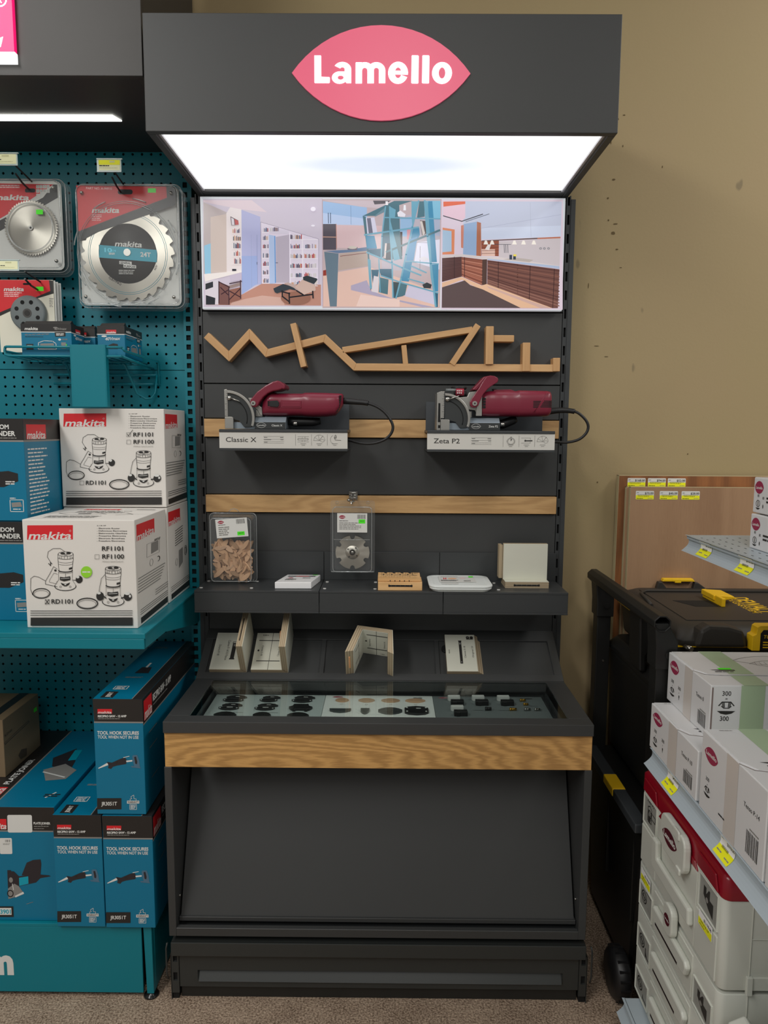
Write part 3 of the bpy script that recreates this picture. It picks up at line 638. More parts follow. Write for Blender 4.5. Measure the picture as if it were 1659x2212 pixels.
# ================================================================ tool shelves and joiners
m_card = mat('label_card', (176, 174, 168), 1.5, rough=.5)
m_jred = mat('joiner_red', (98, 22, 40), K, rough=.36, bump=.03, bscale=900, coat=.1)
m_jdark = mat('joiner_dark', (50, 52, 52), K, rough=.35, metal=.3)
m_jtop = mat('joiner_anodised', (126, 136, 144), 1.5, rough=.3, metal=.25)
m_rubber = mat('black_rubber', (18, 18, 19), 1.4, rough=.45)
def tool_shelf(x0, x1, title, lb):
    t = thing('tool_shelf', lb, 'shelf', ((x0+x1)/2, 0, 1.34))
    g = G(); g.box(x0, x1, -.16, -.001, 1.3885, 1.395); g.box(x0, x1, -.162, -.001, 1.3395, 1.344)
    g.box(x0, x1, -.1625, -.159, 1.3875, 1.3945); g.box(x0, x1, -.1625, -.158, 1.3395, 1.346); g.build('shelf_shell', m_charm, t, bevel=.0006, seg=1)
    g = G(); g.box(x0+(.003 if x0 > 0 else .055), x1-.003, -.017, -.0125, 1.395, 1.4735); g.build('back_plate', mat('plate_blue_grey', (56, 59, 62), K, rough=.35), t, bevel=.0005, seg=1)
    g = G(); g.box(x0+.0, x1-.0, -.1605, -.157, 1.346, 1.3875); cd = g.build('label_card', m_card, t)
    g = G(); d = D(g, (x0, -.1605, 1.346), (x1-x0, 0, 0), (0, 0, .0415), [(210, 502), (1248, 512), (1248, 652), (210, 642)])
    sx = 0
    d.text(title, (263, 588), (263+(247 if title[0] == 'C' else 212), 591), 42, 0, .006)
    for y in (540, 565, 586, 600): d.line([(568, y), (732, y)], 2, 1)
    d.greek(570, 548, 732, 1, 1, 1); d.rect(572, 548, 600, 552, 0); d.rect(702, 549, 730, 553, 0); d.rect(572, 568, 630, 571, 0); d.rect(706, 569, 730, 572, 0); d.rect(572, 590, 600, 593, 0)
    for x in (828, 957, 1085): d.line([(x, 524), (x, 622)], 2, 1)
    if title[0] == 'C':
        d.line([(845, 544), (935, 544)], 2, 1); d.box(847, 560, 930, 574, 2, 0); d.line([(845, 590), (935, 590)], 2, 1)
        for x in (882, 904): d.line([(x, 544), (x, 560)], 2, 1); d.line([(x, 574), (x, 590)], 2, 1)
        ax = 1020
        d.line([(1150, 530), (1142, 555), (1150, 575), (1195, 578)], 3, 0); d.line([(1156, 535), (1156, 558), (1144, 556)], 4, 0); d.ell(1132, 570, 22, 34, 1, 10, 2, PI/2, 3*PI/2)
    else:
        d.ell(892, 574, 32, 30, 1, 20, 3); d.ell(892, 574, 25, 24, 1, 20, 2); d.poly([(890, 574), (890, 553), (900, 557)], 0); d.rect(886, 534, 898, 541, 1)
        d.line([(975, 545), (1050, 545), (1050, 590), (975, 590)], 2, 1); d.rect(1006, 565, 1066, 574, 0); d.ell(1008, 569, 7, 9, 0, 8)
        ax = 1150
    d.ell(ax, 578, 45, 48, 1, 14, 2, PI, 2*PI)
    for k in (.2, .45, .7): d.line([(ax, 578), (ax-50*math.cos(k*PI), 578-50*math.sin(k*PI))], 2, 1 if k != .7 else 0)
    d.line([(ax-48, 578), (ax+10, 578)], 2, 1); d.ell(ax+25, 580, 16, 12, 1, 8, 2)
    for x in (890, ax, 1146 if title[0] == 'C' else 1018):
        d.line([(x-22, 606), (x+22, 606)], 3, 1); d.line([(x-13, 619), (x+13, 619)], 3, 1)
    g.build('printed_lettering', [m_ink, m_grayink], cd)
    return t
tool_shelf(-.421, -.087, 'Classic X', 'charcoal tool shelf with white card strip, under the joiner that has a side switch')
tool_shelf(.1205, .452, 'Zeta P2', 'charcoal tool shelf with white card strip, under the joiner that has a depth dial')
def loft(g, st, m=0, n=20, e=3.0, ax='x'):
    """st: (x, yc, zc, hy, hz) rounded sections along x"""
    vs = []
    for (x, yc, zc, hy, hz) in st:
        for j in range(n):
            a = 2*PI*(j+.5)/n; c, s = math.cos(a), math.sin(a)
            u = math.copysign(abs(c)**(2/e), c)*hy; v = math.copysign(abs(s)**(2/e), s)*hz
            vs.append((x, yc+u, zc+v) if ax == 'x' else (yc+u, x, zc+v) if ax == 'y' else (yc+u, zc+v, x))
    k = len(st); fs = [(i*n+j, i*n+(j+1) % n, (i+1)*n+(j+1) % n, (i+1)*n+j) for i in range(k-1) for j in range(n)]
    if ax == 'y': fs = [f[::-1] for f in fs]
    g.add(vs, fs, m, True); o = len(g.v)-len(vs)
    a_, b_ = tuple(o+j for j in range(n)), tuple(o+(k-1)*n+j for j in range(n))
    if ax != 'y': a_ = a_[::-1]
    else: b_ = b_[::-1]
    g.f += [a_, b_]; g.m += [m, m]; g.s += [False, False]
def joiner(zeta):
    if zeta:
        J = lambda x, y: (.147+(x-120)*.0002228, 1.3955+(715-y)*.0002245)
        t = thing('biscuit_joiner', 'dark red corded plate joiner with black depth dial, its cord looping past the bay edge', 'power tool', (.3, -.09, 1.395), group='corded joiners on the tool shelves')
    else:
        J = lambda x, y: (-.413+(x-60)*.0002245, 1.3955+(690-y)*.000225)
        t = thing('biscuit_joiner', 'dark red corded plate joiner with black side switch, standing towards the teal bay', 'power tool', (-.26, -.09, 1.395), group='corded joiners on the tool shelves')
    def PR(pts, y0, y1, nm, mt, bv=.0008, par=t, **k):
        g = G(); g.prism([J(*p) for p in pts], 'xz', y0, y1); return g.build(nm, mt, par, bevel=bv, **k)
    hx0, hx1, hy0, hym, hy1 = (270, 870, 568, 625, 712) if zeta else (165, 775, 545, 605, 688)
    xs = 505 if zeta else 408
    # base housing with slanting upper face
    g = G(); a = J(hx0, hy1); b = J(hx1, hy1); zc = J(0, hym)[1]; zt = J(0, hy0)[1]; xm = J(xs, 0)[0]
    g.prism([(-.125, a[1]), (-.125, zc), (-.108, zt), (-.07, zt), (-.053, zc), (-.053, a[1])], 'yz', xm, b[0], 0)
    g.box(a[0], xm, -.122, -.056, a[1], zc-.001)
    hb = g.build('base_housing', m_jtop, t, bevel=.0008)
    g = G(); d = D(g, (a[0], -.125, a[1]), (b[0]-a[0], 0, 0), (0, 0, zc-a[1]), [(hx0, hym), (hx1, hym), (hx1, hy1), (hx0, hy1)])
    d.rect(xs+2, hym+2, hx1-2, hy1-2, 0)
    if zeta: d.line(lens_pts(586, 667, 57, 30, 8), 3, 1, True); d.text('Lamello', (545, 676), (628, 676), 15, 1, .01); d.text('Zeta P2', (736, 678), (846, 678), 24, 1, .012)
    else: d.line(lens_pts(486, 643, 57, 30, 8), 3, 1, True); d.text('Lamello', (445, 651), (528, 651), 15, 1, .01); d.text('Classic X', (608, 656), (735, 656), 22, 1, .012)
    g.build('printed_lettering', [m_jdark, m_white], hb)
    # front fence
    if zeta:
        f = PR([(118, 280), (165, 262), (205, 262), (205, 575), (165, 575), (165, 715), (118, 715)], -.13, -.05, 'front_fence', m_alu)
        PR([(135, 400), (158, 400), (160, 620), (132, 620)], -.1305, -.1295, 'slot', m_black, 0, f); PR([(135, 655), (160, 655), (160, 690), (135, 690)], -.1305, -.1295, 'slot', m_black, 0, f)
        PR([(165, 588), (255, 588), (270, 600), (270, 715), (165, 715)], -.134, -.13, 'base_bracket', m_alu)
        scale = (175, 205, 300, 575)
    else:
        f = PR([(58, 232), (92, 228), (100, 250), (100, 545), (62, 545)], -.13, -.05, 'front_fence', m_alu)
        PR([(65, 548), (150, 548), (165, 562), (165, 688), (65, 688)], -.134, -.05, 'base_bracket', m_alu); scale = (66, 96, 280, 540)
    g = G(); x0, z1 = J(scale[0], scale[2]); x1, z0 = J(scale[1], scale[3])
    for k in range(12): 
        zz_ = z0+(z1-z0)*k/11; g.box(x1-(.006 if k % 3 == 0 else .003), x1, -.1306, -.13, zz_-.0003, zz_+.0003)
    g.build('scale_marking', m_ink, f)
    # swivel quadrant
    cx, cy, R = (212, 588, 303) if zeta else (95, 562, 320)
    def A(r, a0, a1, n=16): return [(cx+r*math.cos(math.radians(a0+(a1-a0)*i/n)), cy-r*math.sin(math.radians(a0+(a1-a0)*i/n))) for i in range(n+1)]
    PR([(cx, cy-R*.93)]+A(R*.93, 88, -20)[1:]+[(cx+R*.6, cy+R*.33), (cx+R*.42, cy+R*.1), (cx, cy)], -.128, -.122, 'swivel_quadrant', m_jdark)
    PR(A(R, 90, -18)+A(R*.9, -18, 90), -.133, -.127, 'angle_scale', m_alu, .0012)
    g = G(); pa = [(J(*p)[0], -.1285, J(*p)[1]) for p in A(R*.72, 84, -16)]; g.tube(pa, .0011, 5); g.build('guide_slot', m_black, t)
    kx, kz = J(242, 355) if zeta else J(120, 330)
    g = G(); g.lathe([(0, 0), (.0065, 0), (.0068, .003), (.005, .006), (.0025, .007), (0, .0075)][::-1], (kx, -.134, kz), 'y', 16)
    for v in range(len(g.v)): g.v[v] = (g.v[v][0], -.1275-(g.v[v][1]+.134), g.v[v][2])
    kb = g.build('clamp_screw', m_steel, t)
    e = J(375, 315) if zeta else J(248, 372)
    g = G(); g.tube([(kx+.004, -.136, kz), (e[0], -.138, e[1])], [.0022, .0013], 8); g.build('clamp_lever', m_steel, kb)
    # tilting head
    if zeta:
        PR([(500, 270), (595, 250), (640, 330), (640, 545), (600, 545), (575, 480), (480, 470), (430, 380), (360, 330), (480, 320)], -.118, -.06, 'gear_head', m_alu, .0015)
        PR([(640, 320), (655, 320), (655, 545), (585, 545), (590, 440)], -.122, -.058, 'guard_plate', m_alu); PR([(500, 490), (540, 490), (540, 565), (505, 565)], -.11, -.07, 'guide_block', m_steel)
        # depth dial on top
        g = G(); c = J(390, 225); g.lathe([(0, -.003), (.019, -.003), (.021, 0), (.021, .003), (.018, .005), (0, .005)], (c[0], -.09, c[1]+.001), 'z', 24)
        dd = g.build('depth_dial', m_rubber, t)
        g = G(); p = J(225, 247); q_ = J(345, 247); g.cyl((p[0], -.115, p[1]), (q_[0], -.115, q_[1]), .0045, None, 8); g.build('hex_rod', mat('dial_grey', (88, 92, 92), K, rough=.4), dd)
        p = J(345, 268); q_ = J(440, 268); g = G(); g.cyl((p[0], -.112, p[1]), (q_[0], -.112, q_[1]), .0098, None, 14); rk = g.build('setting_knob', mat('knob_red', (128, 34, 50), K, rough=.4), dd)
        g = G()
        for k in range(3): g.box(p[0]+.002+k*.005, p[0]+.005+k*.005, -.1228, -.1215, p[1]-.004, p[1]-.001); g.box(p[0]+.002+k*.005, p[0]+.005+k*.005, -.1225, -.1212, p[1]+.002, p[1]+.0045)
        g.build('knob_lettering', m_white, rk)
        p = J(330, 285); q_ = J(480, 285); g = G(); g.cyl((p[0], -.095, p[1]-.001), (q_[0], -.095, q_[1]-.001), .008, .008, 12); g.build('dial_stem', m_rubber, dd)
        # motor body
        g = G(); st = []
        for (x, yt, yb, hy) in [(648, 285, 540, .030), (668, 262, 545, .033), (760, 250, 548, .036), (860, 248, 548, .037), (1085, 248, 548, .037), (1090, 242, 552, .038), (1110, 240, 552, .0385), (1430, 245, 545, .038), (1462, 250, 535, .037), (1477, 270, 515, .032)]:
            X, Z1 = J(x, yt); _, Z0 = J(x, yb); st.append((X, -.09, (Z0+Z1)/2, hy, (Z1-Z0)/2))
        loft(g, st, 0, 24, 4.0); mb = g.build('motor_body', m_jred, t)
        PR([(800, 236), (1000, 232), (1040, 245), (1040, 260), (790, 260)], -.108, -.072, 'top_switch', m_jred, .001, mb); PR([(790, 222), (840, 222), (850, 236), (790, 236)], -.098, -.082, 'switch_slider', m_rubber, .0008, mb)
        for k in range(5):
            y = 372+k*17; g = G(); p = J(1255, y); q_ = J(1345-k*8, y); g.box(p[0], q_[0], -.1285, -.127, p[1]-.0011, p[1]+.0011); p = J(1380-k*10, y-4); q_ = J(1474, y-4); g.box(p[0], q_[0], -.1283, -.1265, p[1]-.0011, p[1]+.0011)
            g.build('cooling_slot', m_black, mb)
        for k in range(4):
            g = G(); p = J(668, 345+k*32); g.box(p[0]-.002, p[0]+.006, -.1245, -.119, p[1]-.003, p[1]+.0025); g.build('cooling_slot', m_black, mb)
        g = G(); p = J(1420, 268); q_ = J(1265, 500); g.tube([(p[0], -.1275, p[1]), (q_[0], -.1275, q_[1])], .0011, 6); g.build('body_seam', m_jred, mb)
        hpts = [(508, 425), (505, 385), (530, 335), (600, 235), (650, 150), (690, 95), (735, 78), (790, 85), (825, 105), (835, 130), (820, 160), (760, 195), (710, 235), (660, 295), (620, 380), (605, 425), (570, 450), (530, 448)]
        PR(hpts, -.134, -.126, 'handle_cheek', m_jred, .0018); PR([(535, 245), (545, 225), (600, 170), (670, 90), (735, 78), (800, 90), (832, 125), (800, 150), (745, 130), (690, 130), (640, 190), (590, 248)], -.126, -.055, 'bow_handle', m_jred, .0025)
        hinge = (560, 402); pc = J(1477, 485)
        hose = [(880, 640), (930, 640), (1060, 590), (1098, 575)]; knob = (905, 642)
        cord = [pc, (.482, 1.4505), (.512, 1.448), (.528, 1.441), (.545, 1.424), (.5515, 1.407), (.546, 1.389), (.528, 1.373), (.500, 1.3655), (.470, 1.366), (.44, 1.366)]
    else:
        PR([(330, 325), (388, 325), (440, 400), (492, 440), (495, 528), (470, 528), (440, 470), (400, 440), (360, 400)], -.118, -.06, 'gear_head', m_alu, .0012)
        PR([(415, 460), (470, 470), (492, 520), (492, 542), (405, 542)], -.112, -.066, 'guide_block', m_steel)
        g = G(); st = []
        for (x, yt, yb, hy) in [(496, 395, 528, .029), (505, 345, 529, .032), (560, 280, 530, .036), (600, 258, 532, .037), (665, 266, 532, .036), (960, 268, 530, .035), (990, 258, 536, .0385), (1080, 255, 541, .039), (1240, 258, 538, .0385), (1350, 262, 524, .038), (1400, 264, 470, .034), (1432, 266, 420, .028), (1446, 280, 395, .022)]:
            X, Z1 = J(x, yt); _, Z0 = J(x, yb); st.append((X, -.09, (Z0+Z1)/2, hy, (Z1-Z0)/2))
        loft(g, st, 0, 24, 3.4); mb = g.build('motor_body', m_jred, t)
        for k, (x, y) in enumerate([(1425, 300), (1424, 325), (1422, 350), (1418, 375), (1412, 400), (1404, 425), (1392, 448), (1380, 470)]):
            g = G(); p = J(x, y); g.box(p[0]-.0045, p[0]+.0015, -.125+k*.0006, -.112, p[1]-.0018, p[1]+.0018); g.build('cooling_slot', m_black, mb)
        PR([(560, 350), (580, 342), (690, 345), (712, 375), (712, 425), (695, 440), (575, 440), (560, 425)], -.1285, -.124, 'switch_surround', m_jred, .001, mb)
        PR([(590, 360), (680, 355), (702, 375), (702, 415), (685, 432), (590, 425)], -.1315, -.127, 'switch_slider', m_rubber, .001, mb); PR([(568, 362), (585, 362), (585, 425), (568, 420)], -.1292, -.128, 'slot', m_black, 0, mb)
        PR([(720, 350), (960, 355), (960, 440), (720, 440)], -.1265, -.1235, 'rib', m_jred, .0008, mb); PR([(735, 372), (950, 375), (950, 425), (735, 425)], -.1275, -.126, 'rib', m_jred, .0008, mb)
        hpts = [(362, 385), (378, 340), (450, 258), (540, 190), (630, 142), (688, 127), (725, 138), (775, 178), (782, 208), (765, 228), (742, 222), (700, 238), (630, 250), (575, 275), (520, 320), (475, 380), (455, 420), (430, 437), (388, 432)]
        PR(hpts, -.136, -.054, 'bow_handle', m_jred, .003, seg=3) if False else PR(hpts, -.136, -.054, 'bow_handle', m_jred, .003)
        hinge = (405, 390); pc = J(1446, 350)
        hose = [(785, 590), (860, 600), (1080, 600), (1165, 590)]; knob = (882, 622)
        cord = [pc, (-.07, 1.4695), (-.04, 1.4665), (-.015, 1.4585), (.006, 1.445), (.023, 1.425), (.0315, 1.404), (.026, 1.385), (.010, 1.370), (-.012, 1.3615), (-.035, 1.3585), (-.062, 1.361), (-.086, 1.367), (-.11, 1.368)]
    p = J(*hinge); g = G(); g.cyl((p[0], -.1395, p[1]), (p[0], -.05, p[1]), .0062, None, 18); g.cyl((p[0], -.1400, p[1]), (p[0], -.1395, p[1]), .0025, None, 6, 1); g.build('pivot_bolt', [m_alu, m_ink], t)
    g = G(); pts = [(J(*q_)[0], -.08, J(*q_)[1]) for q_ in hose]; g.tube(pts, [.0115, .0125, .0115, .0085], 16); g.build('dust_outlet', m_rubber, t)
    p = J(*knob); g = G(); g.cyl((p[0]-.005, -.118, p[1]), (p[0]+.005, -.118, p[1]), .0055, None, 12); g.build('clamp_knob', m_steel, t)
    # cable
    def smooth(P, n=5):
        out = []
        for i in range(len(P)-1):
            p0, p1, p2, p3 = P[max(i-1, 0)], P[i], P[i+1], P[min(i+2, len(P)-1)]
            for k in range(n):
                u = k/n; out.append(tuple(.5*((2*p1[c])+(-p0[c]+p2[c])*u+(2*p0[c]-5*p1[c]+4*p2[c]-p3[c])*u*u+(-p0[c]+3*p1[c]-3*p2[c]+p3[c])*u**3) for c in range(len(p1))))
        return out+[tuple(P[-1])]
    sp = smooth(cord, 5); g = G(); g.tube([(x, -.09-.02*math.sin(i/len(sp)*PI), z) for i, (x, z) in enumerate(sp)], .0038, 10); cb = g.build('power_cord', m_rubber, t)
    k = 12; g = G(); g.tube([(x, -.09-.02*math.sin(i/len(sp)*PI), z) for i, (x, z) in enumerate(sp[:k])], [.0085-.0002*i for i in range(k-2)]+[.0068, .0066], 12); g.build('strain_relief', m_rubber, cb)
    return t
joiner(False); joiner(True)
# ================================================================ shelf modules
def shelf_module(x0, x1, lb):
    t = thing('shelf_module', lb, 'shelf', ((x0+x1)/2, -.08, .91), group='three charcoal shelf modules')
    g = G(); g.box(x0+.0008, x1-.0008, -.155, -.002, .961, .966); g.build('shelf_board', m_charm, t, bevel=.0006, seg=1)
    g = G(); g.box(x0+.0008, x1-.0008, -.1565, -.153, .910, .9605); g.build('front_apron', m_charm, t, bevel=.0006, seg=1)
    g = G(); g.box(x0+.0008, x1-.0008, -.1585, -.150, .9055, .910); g.box(x0+.0008, x1-.0008, -.157, -.151, .9605, .9665); g.build('edge_lip', m_charm, t, bevel=.0006, seg=1)
    g = G(); g.box(x0+.0008, x1-.0008, -.006, -.002, .966, 1.0475); g.build('upstand', m_charm, t, bevel=.0005, seg=1)
    g = G()
    for x in (x0+.004, x1-.004): g.box(x-.002, x+.002, -.15, -.006, .925, .961)
    g.build('bracket', m_charm, t)
    for dx in ((.012, .149) if x0 < .1 else (.152, ) ):
        for y in (-.127, -.041):
            g = G(); g.prism([(x0+dx+a, y+b) for a, b in rrect(-.0042, -.003, .0042, .003, .0022, 3)], 'xy', .966, .9676, 0); g.build('plug', m_white, t)
    return t
shelf_module(-.4985, -.163, 'charcoal shelf module under the pack of wooden biscuits')
shelf_module(-.163, .169, 'charcoal shelf module under the two-part wooden block')
shelf_module(.169, .5035, 'charcoal shelf module under the white L-shaped board sample')
# ---- pack of biscuits
t = thing('biscuit_pack', 'clear plastic pack of loose wooden biscuits with white card, standing upright on the shelf', 'blister pack', (-.415, -.05, .966))
m_beech = mat('beech', (168, 134, 104), 1.5, rough=.6, var=.14, vscale=60)
def random_tint(m, lo, hi):
    nt = m.node_tree; b = nt.nodes['Principled BSDF']; oi = nt.nodes.new('ShaderNodeObjectInfo'); mr = nt.nodes.new('ShaderNodeMapRange'); mr.inputs[3].default_value = lo; mr.inputs[4].default_value = hi
    nt.links.new(oi.outputs['Random'], mr.inputs[0]); src = b.inputs['Base Color'].links[0].from_socket; vm = nt.nodes.new('ShaderNodeVectorMath'); vm.operation = 'SCALE'
    nt.links.new(src, vm.inputs[0]); nt.links.new(mr.outputs[0], vm.inputs['Scale']); nt.links.new(vm.outputs[0], b.inputs['Base Color'])
random_tint(m_beech, .62, 1.12)
g = G()
def shell(g, x0, x1, z0, z1, y0, y1, r=.012, th=.0006):
    o = rrect(x0, z0, x1, z1, r, 5); i = rrect(x0+.006, z0+.006, x1-.006, z1-.006, r*.7, 5); n = len(o)
    vs = [(a, y1, b) for a, b in o]+[(a, y0+.004, b) for a, b in [(p[0]+(.003 if p[0] < (x0+x1)/2 else -.003), p[1]+(.003 if p[1] < (z0+z1)/2 else -.003)) for p in o]]+[(a, y0, b) for a, b in i]
    fs = [(k, (k+1) % n, n+(k+1) % n, n+k) for k in range(n)]+[(n+k, n+(k+1) % n, 2*n+(k+1) % n, 2*n+k) for k in range(n)]+[tuple(2*n+k for k in range(n))]
    g.add(vs, fs, 0, False)
shell(g, -.474, -.351, .969, 1.158, -.086, -.048); g.prism(rrect(-.480, .9665, -.347, 1.163, .012, 4), 'xz', -.0475, -.0468)
g.build('clear_shell', m_clear, t)
g = G(); g.tube([(a, -.0862, b) for a, b in rrect(-.4675, .9755, -.3575, 1.1515, .009, 4)+[rrect(-.4675, .9755, -.3575, 1.1515, .009, 4)[0]]], .0009, 5, cap=False)
g.tube([(a, -.049, b) for a, b in rrect(-.479, .9675, -.348, 1.162, .012, 4)+[rrect(-.479, .9675, -.348, 1.162, .012, 4)[0]]], .0009, 5, cap=False)
g.tube([(-.478, -.05, .9685), (-.35, -.05, .9685)], .0018, 6); g.tube([(-.425, -.05, 1.166), (-.418, -.05, 1.1725), (-.410, -.05, 1.1745), (-.402, -.05, 1.1725), (-.396, -.05, 1.166)], .0010, 5)
g.build('moulded_rim', m_rim, t)
g = G(); g.M = Matrix.Translation((-.4085, -.0875, 1.1235)) @ Matrix.Rotation(math.radians(-4.5), 4, 'Y'); g.box(-.0435, .0435, 0, .0004, -.024, .028)
cd = g.build('insert_card', m_white, t)
g = G(); U_ = Matrix.Rotation(math.radians(-4.5), 3, 'Y'); O_ = Vector((-.4085, -.0875, 1.1235))+U_ @ Vector((-.0435, 0, -.024))
d = D(g, O_, U_ @ Vector((.087, 0, 0)), U_ @ Vector((0, 0, .052)), [(0, 0), (250, 0), (250, 150), (0, 150)])
d.poly(lens_pts(42, 24, 26, 13, 8), 1); d.text('Lamello', (22, 28), (62, 28), 8, 2, .02); d.bars(165, 8, 232, 45, 26, 0); d.greek(20, 44, 80, 7, 1, 0); d.greek(20, 62, 110, 15, 5, 3, .5); d.rect(165, 108, 222, 138, 4); d.greek(175, 118, 215, 8, 1, 0)
g.build('card_print', [m_ink, m_lred, m_white, m_grayink, m_green], cd)
bm_ = G(); bm_.prism([(max(-.0182, min(.0182, a)), b) for a, b in lens_pts(0, 0, .0200, .0066, 6)], 'xz', -.0018, .0018); proto = bm_.build('wooden_biscuit', m_beech); proto.parent = t
rb = random.Random(21); first = True; 
for k in range(150):
    o = proto if first else proto.copy()
    if not first: COL.objects.link(o)
    first = False
    row = (k//15); col_ = k % 15
    x = -.462+.098*(col_+.5+rb.uniform(-.4, .4))/15; z = .984+.096*(row+.5+rb.uniform(-.45, .45))/10
    x = min(max(x, -.456), -.369); z = min(max(z, .986), 1.078)
    y = -.076+.022*rb.random()
    o.location = (x+.415, y+.05, z-.966); o.rotation_euler = (rb.uniform(-.5, .5), rb.uniform(0, PI), rb.uniform(-.6, .6))
# ---- cutter pack on its hook
t = thing('cutter_pack', 'clear pack with white card and round notched steel cutter, hung from a steel hook', 'blister pack', (-.079, -.05, 1.0))
g = G(); shell(g, -.134, -.024, 1.000, 1.184, -.066, -.05, .01); g.prism(rrect(-.141, .995, -.0165, 1.200, .008, 4), 'xz', -.0495, -.0489); g.build('clear_shell', m_clear, t)
g = G()
g.tube([(a, -.067, b) for a, b in rrect(-.133, 1.001, -.025, 1.183, .01, 4)+[rrect(-.133, 1.001, -.025, 1.183, .01, 4)[0]]], .0009, 5, cap=False)
g.tube([(-.139, -.051, .9985), (-.018, -.051, .9985)], .0017, 6); g.tube([(-.13, -.067, 1.092), (-.03, -.067, 1.092)], .0008, 5)
for x in (-.122, -.036): g.lathe([(.0035, 0), (.0045, -.002), (.0035, -.003)], (x, -.052, 1.194), 'y', 10)
g.build('moulded_rim', m_rim, t)
g = G(); g.box(-.1205, -.0375, -.0685, -.068, 1.1125, 1.166); cd = g.build('insert_card', m_white, t)
g = G(); d = D(g, (-.1205, -.0685, 1.1125), (.083, 0, 0), (0, 0, .0535), [(1187, 168), (1422, 168), (1422, 320), (1187, 320)])
d.poly(lens_pts(1226, 198, 26, 14, 8), 1); d.text('Lamello', (1206, 202), (1247, 202), 8, 2, .02); d.bars(1345, 178, 1410, 212, 24, 0); d.greek(1203, 226, 1275, 8, 1, 0); d.greek(1203, 242, 1375, 12, 5, 3, .45); d.rect(1355, 216, 1406, 248, 4); d.greek(1365, 228, 1400, 7, 1, 0)
g.build('card_print', [m_ink, m_lred, m_white, m_grayink, m_green], cd)
g = G(); cx, cz, R = -.0785, 1.0555, .0475; pts = []
for k in range(6):
    a0 = 60*k+30
    pts += [(cx+R*math.cos(math.radians(a0+s_)), cz+R*math.sin(math.radians(a0+s_))) for s_ in (9, 18, 27, 36, 45, 51)]
    for (dr, da) in ((.008, 53), (.0105, 57), (.0105, 63), (.008, 67)): pts.append((cx+(R-dr)*math.cos(math.radians(a0+da)), cz+(R-dr)*math.sin(math.radians(a0+da))))
m_disc = bpy.data.materials.new('turned_steel'); m_disc.use_nodes = True; N = m_disc.node_tree.nodes; Lk = m_disc.node_tree.links; b = N['Principled BSDF']
b.inputs['Base Color'].default_value = (.5, .47, .41, 1); b.inputs['Metallic'].default_value = .9; b.inputs['Roughness'].default_value = .36; b.inputs['Anisotropic'].default_value = .8
tn = N.new('ShaderNodeTangent'); tn.direction_type = 'RADIAL'; tn.axis = 'Y'; Lk.new(tn.outputs[0], b.inputs['Tangent'])
g.prism(pts, 'xz', -.063, -.059); dk = g.build('cutter_disc', m_disc, t, bevel=.0004, seg=1); DC = dk
g = G(); g.lathe([(0, -.0637), (.0190, -.0637), (.0195, -.0631)], (cx, 0, cz), 'y', 28, 0); g.build('hub_plate', m_disc, dk)
g = G(); g.cyl((cx, -.0640, cz), (cx, -.0632, cz), .0085, None, 20, 0)
for k in range(4): a_ = math.radians(45+90*k+8); g.cyl((cx+.0155*math.cos(a_), -.0640, cz+.0155*math.sin(a_)), (cx+.0155*math.cos(a_), -.0632, cz+.0155*math.sin(a_)), .0021, None, 10, 0)
g.build('bore', mat('bore_dark', (60, 56, 50), 1, rough=.3, metal=.8), dk)
g = G(); g.lathe([(0, -.0648), (.003, -.0646), (.0038, -.0639)], (cx, 0, cz), 'y', 14); g.build('hub_screw', m_steel, dk); recenter(dk, (cx, -.061, cz))
t = thing('display_hook', 'small bright steel hook with ribbed plate clipped on the oak strip', 'hook', (-.079, -.02, 1.2))
g = G(); g.box(-.0905, -.0665, -.017, -.0115, 1.199, 1.2215)
for k in range(3): g.tube([(-.0905, -.0175, 1.2035+k*.0072), (-.0665, -.0175, 1.2035+k*.0072)], .0028, 8)
g.build('hook_plate', m_steel, t)
g = G(); g.tube([(-.079, -.018, 1.216), (-.079, -.03, 1.2155), (-.0785, -.040, 1.207), (-.079, -.05, 1.1945), (-.080, -.062, 1.192), (-.0815, -.072, 1.1945)], .0021, 8); g.build('hook_wire', m_steel, t)
g = G(); g.tube([(-.0895, -.058, 1.2015), (-.0845, -.055, 1.1955), (-.072, -.056, 1.1985)], .0018, 6); g.lathe([(0, -.004), (.0035, -.003), (.004, 0), (.0035, .003), (0, .004)], (-.0895, -.058, 1.2015), 'x', 10); g.build('hook_stop', m_steel, t)
# ---- flat white box
t = thing('slim_box', 'slim white cardboard box lying flat on the shelf beside the biscuit pack', 'box', (-.23, -.08, .9665))
g = G(); P8 = [(-.2855, -.132, .9665), (-.187, -.130, .9665), (-.171, -.03, .9665), (-.265, -.03, .9665)]
g.hexa(P8+[(x, y, .9845) for x, y, z in P8]); g.build('carton', mat('glossy_white_carton', (216, 216, 212), 1.5, rough=.3), t, bevel=.0012)
g = G(); O_ = Vector((-.2855, -.132, .9845)); d = D(g, O_, Vector((.0985, .002, 0)), Vector((.018, .102, 0)), [(0, 0), (100, 0), (100, 100), (0, 100)], eps=.0004)
d.u = Vector((.98, .02, 0)).normalized(); 
d.poly([(12, 18), (90, 18), (90, 28), (12, 28)], 0); d.poly([(35, 22), (72, 22), (72, 27), (35, 27)], 1); d.poly(lens_pts(27, 45, 8, 5, 6), 2); d.greek(60, 42, 84, 4, 2, 0); d.greek(18, 56, 50, 5, 4, 3); d.poly([(78, 4), (92, 4), (92, 9), (78, 9)], 4)
g.build('carton_print', [m_ink, m_red, m_lred, m_grayink, m_green], t)
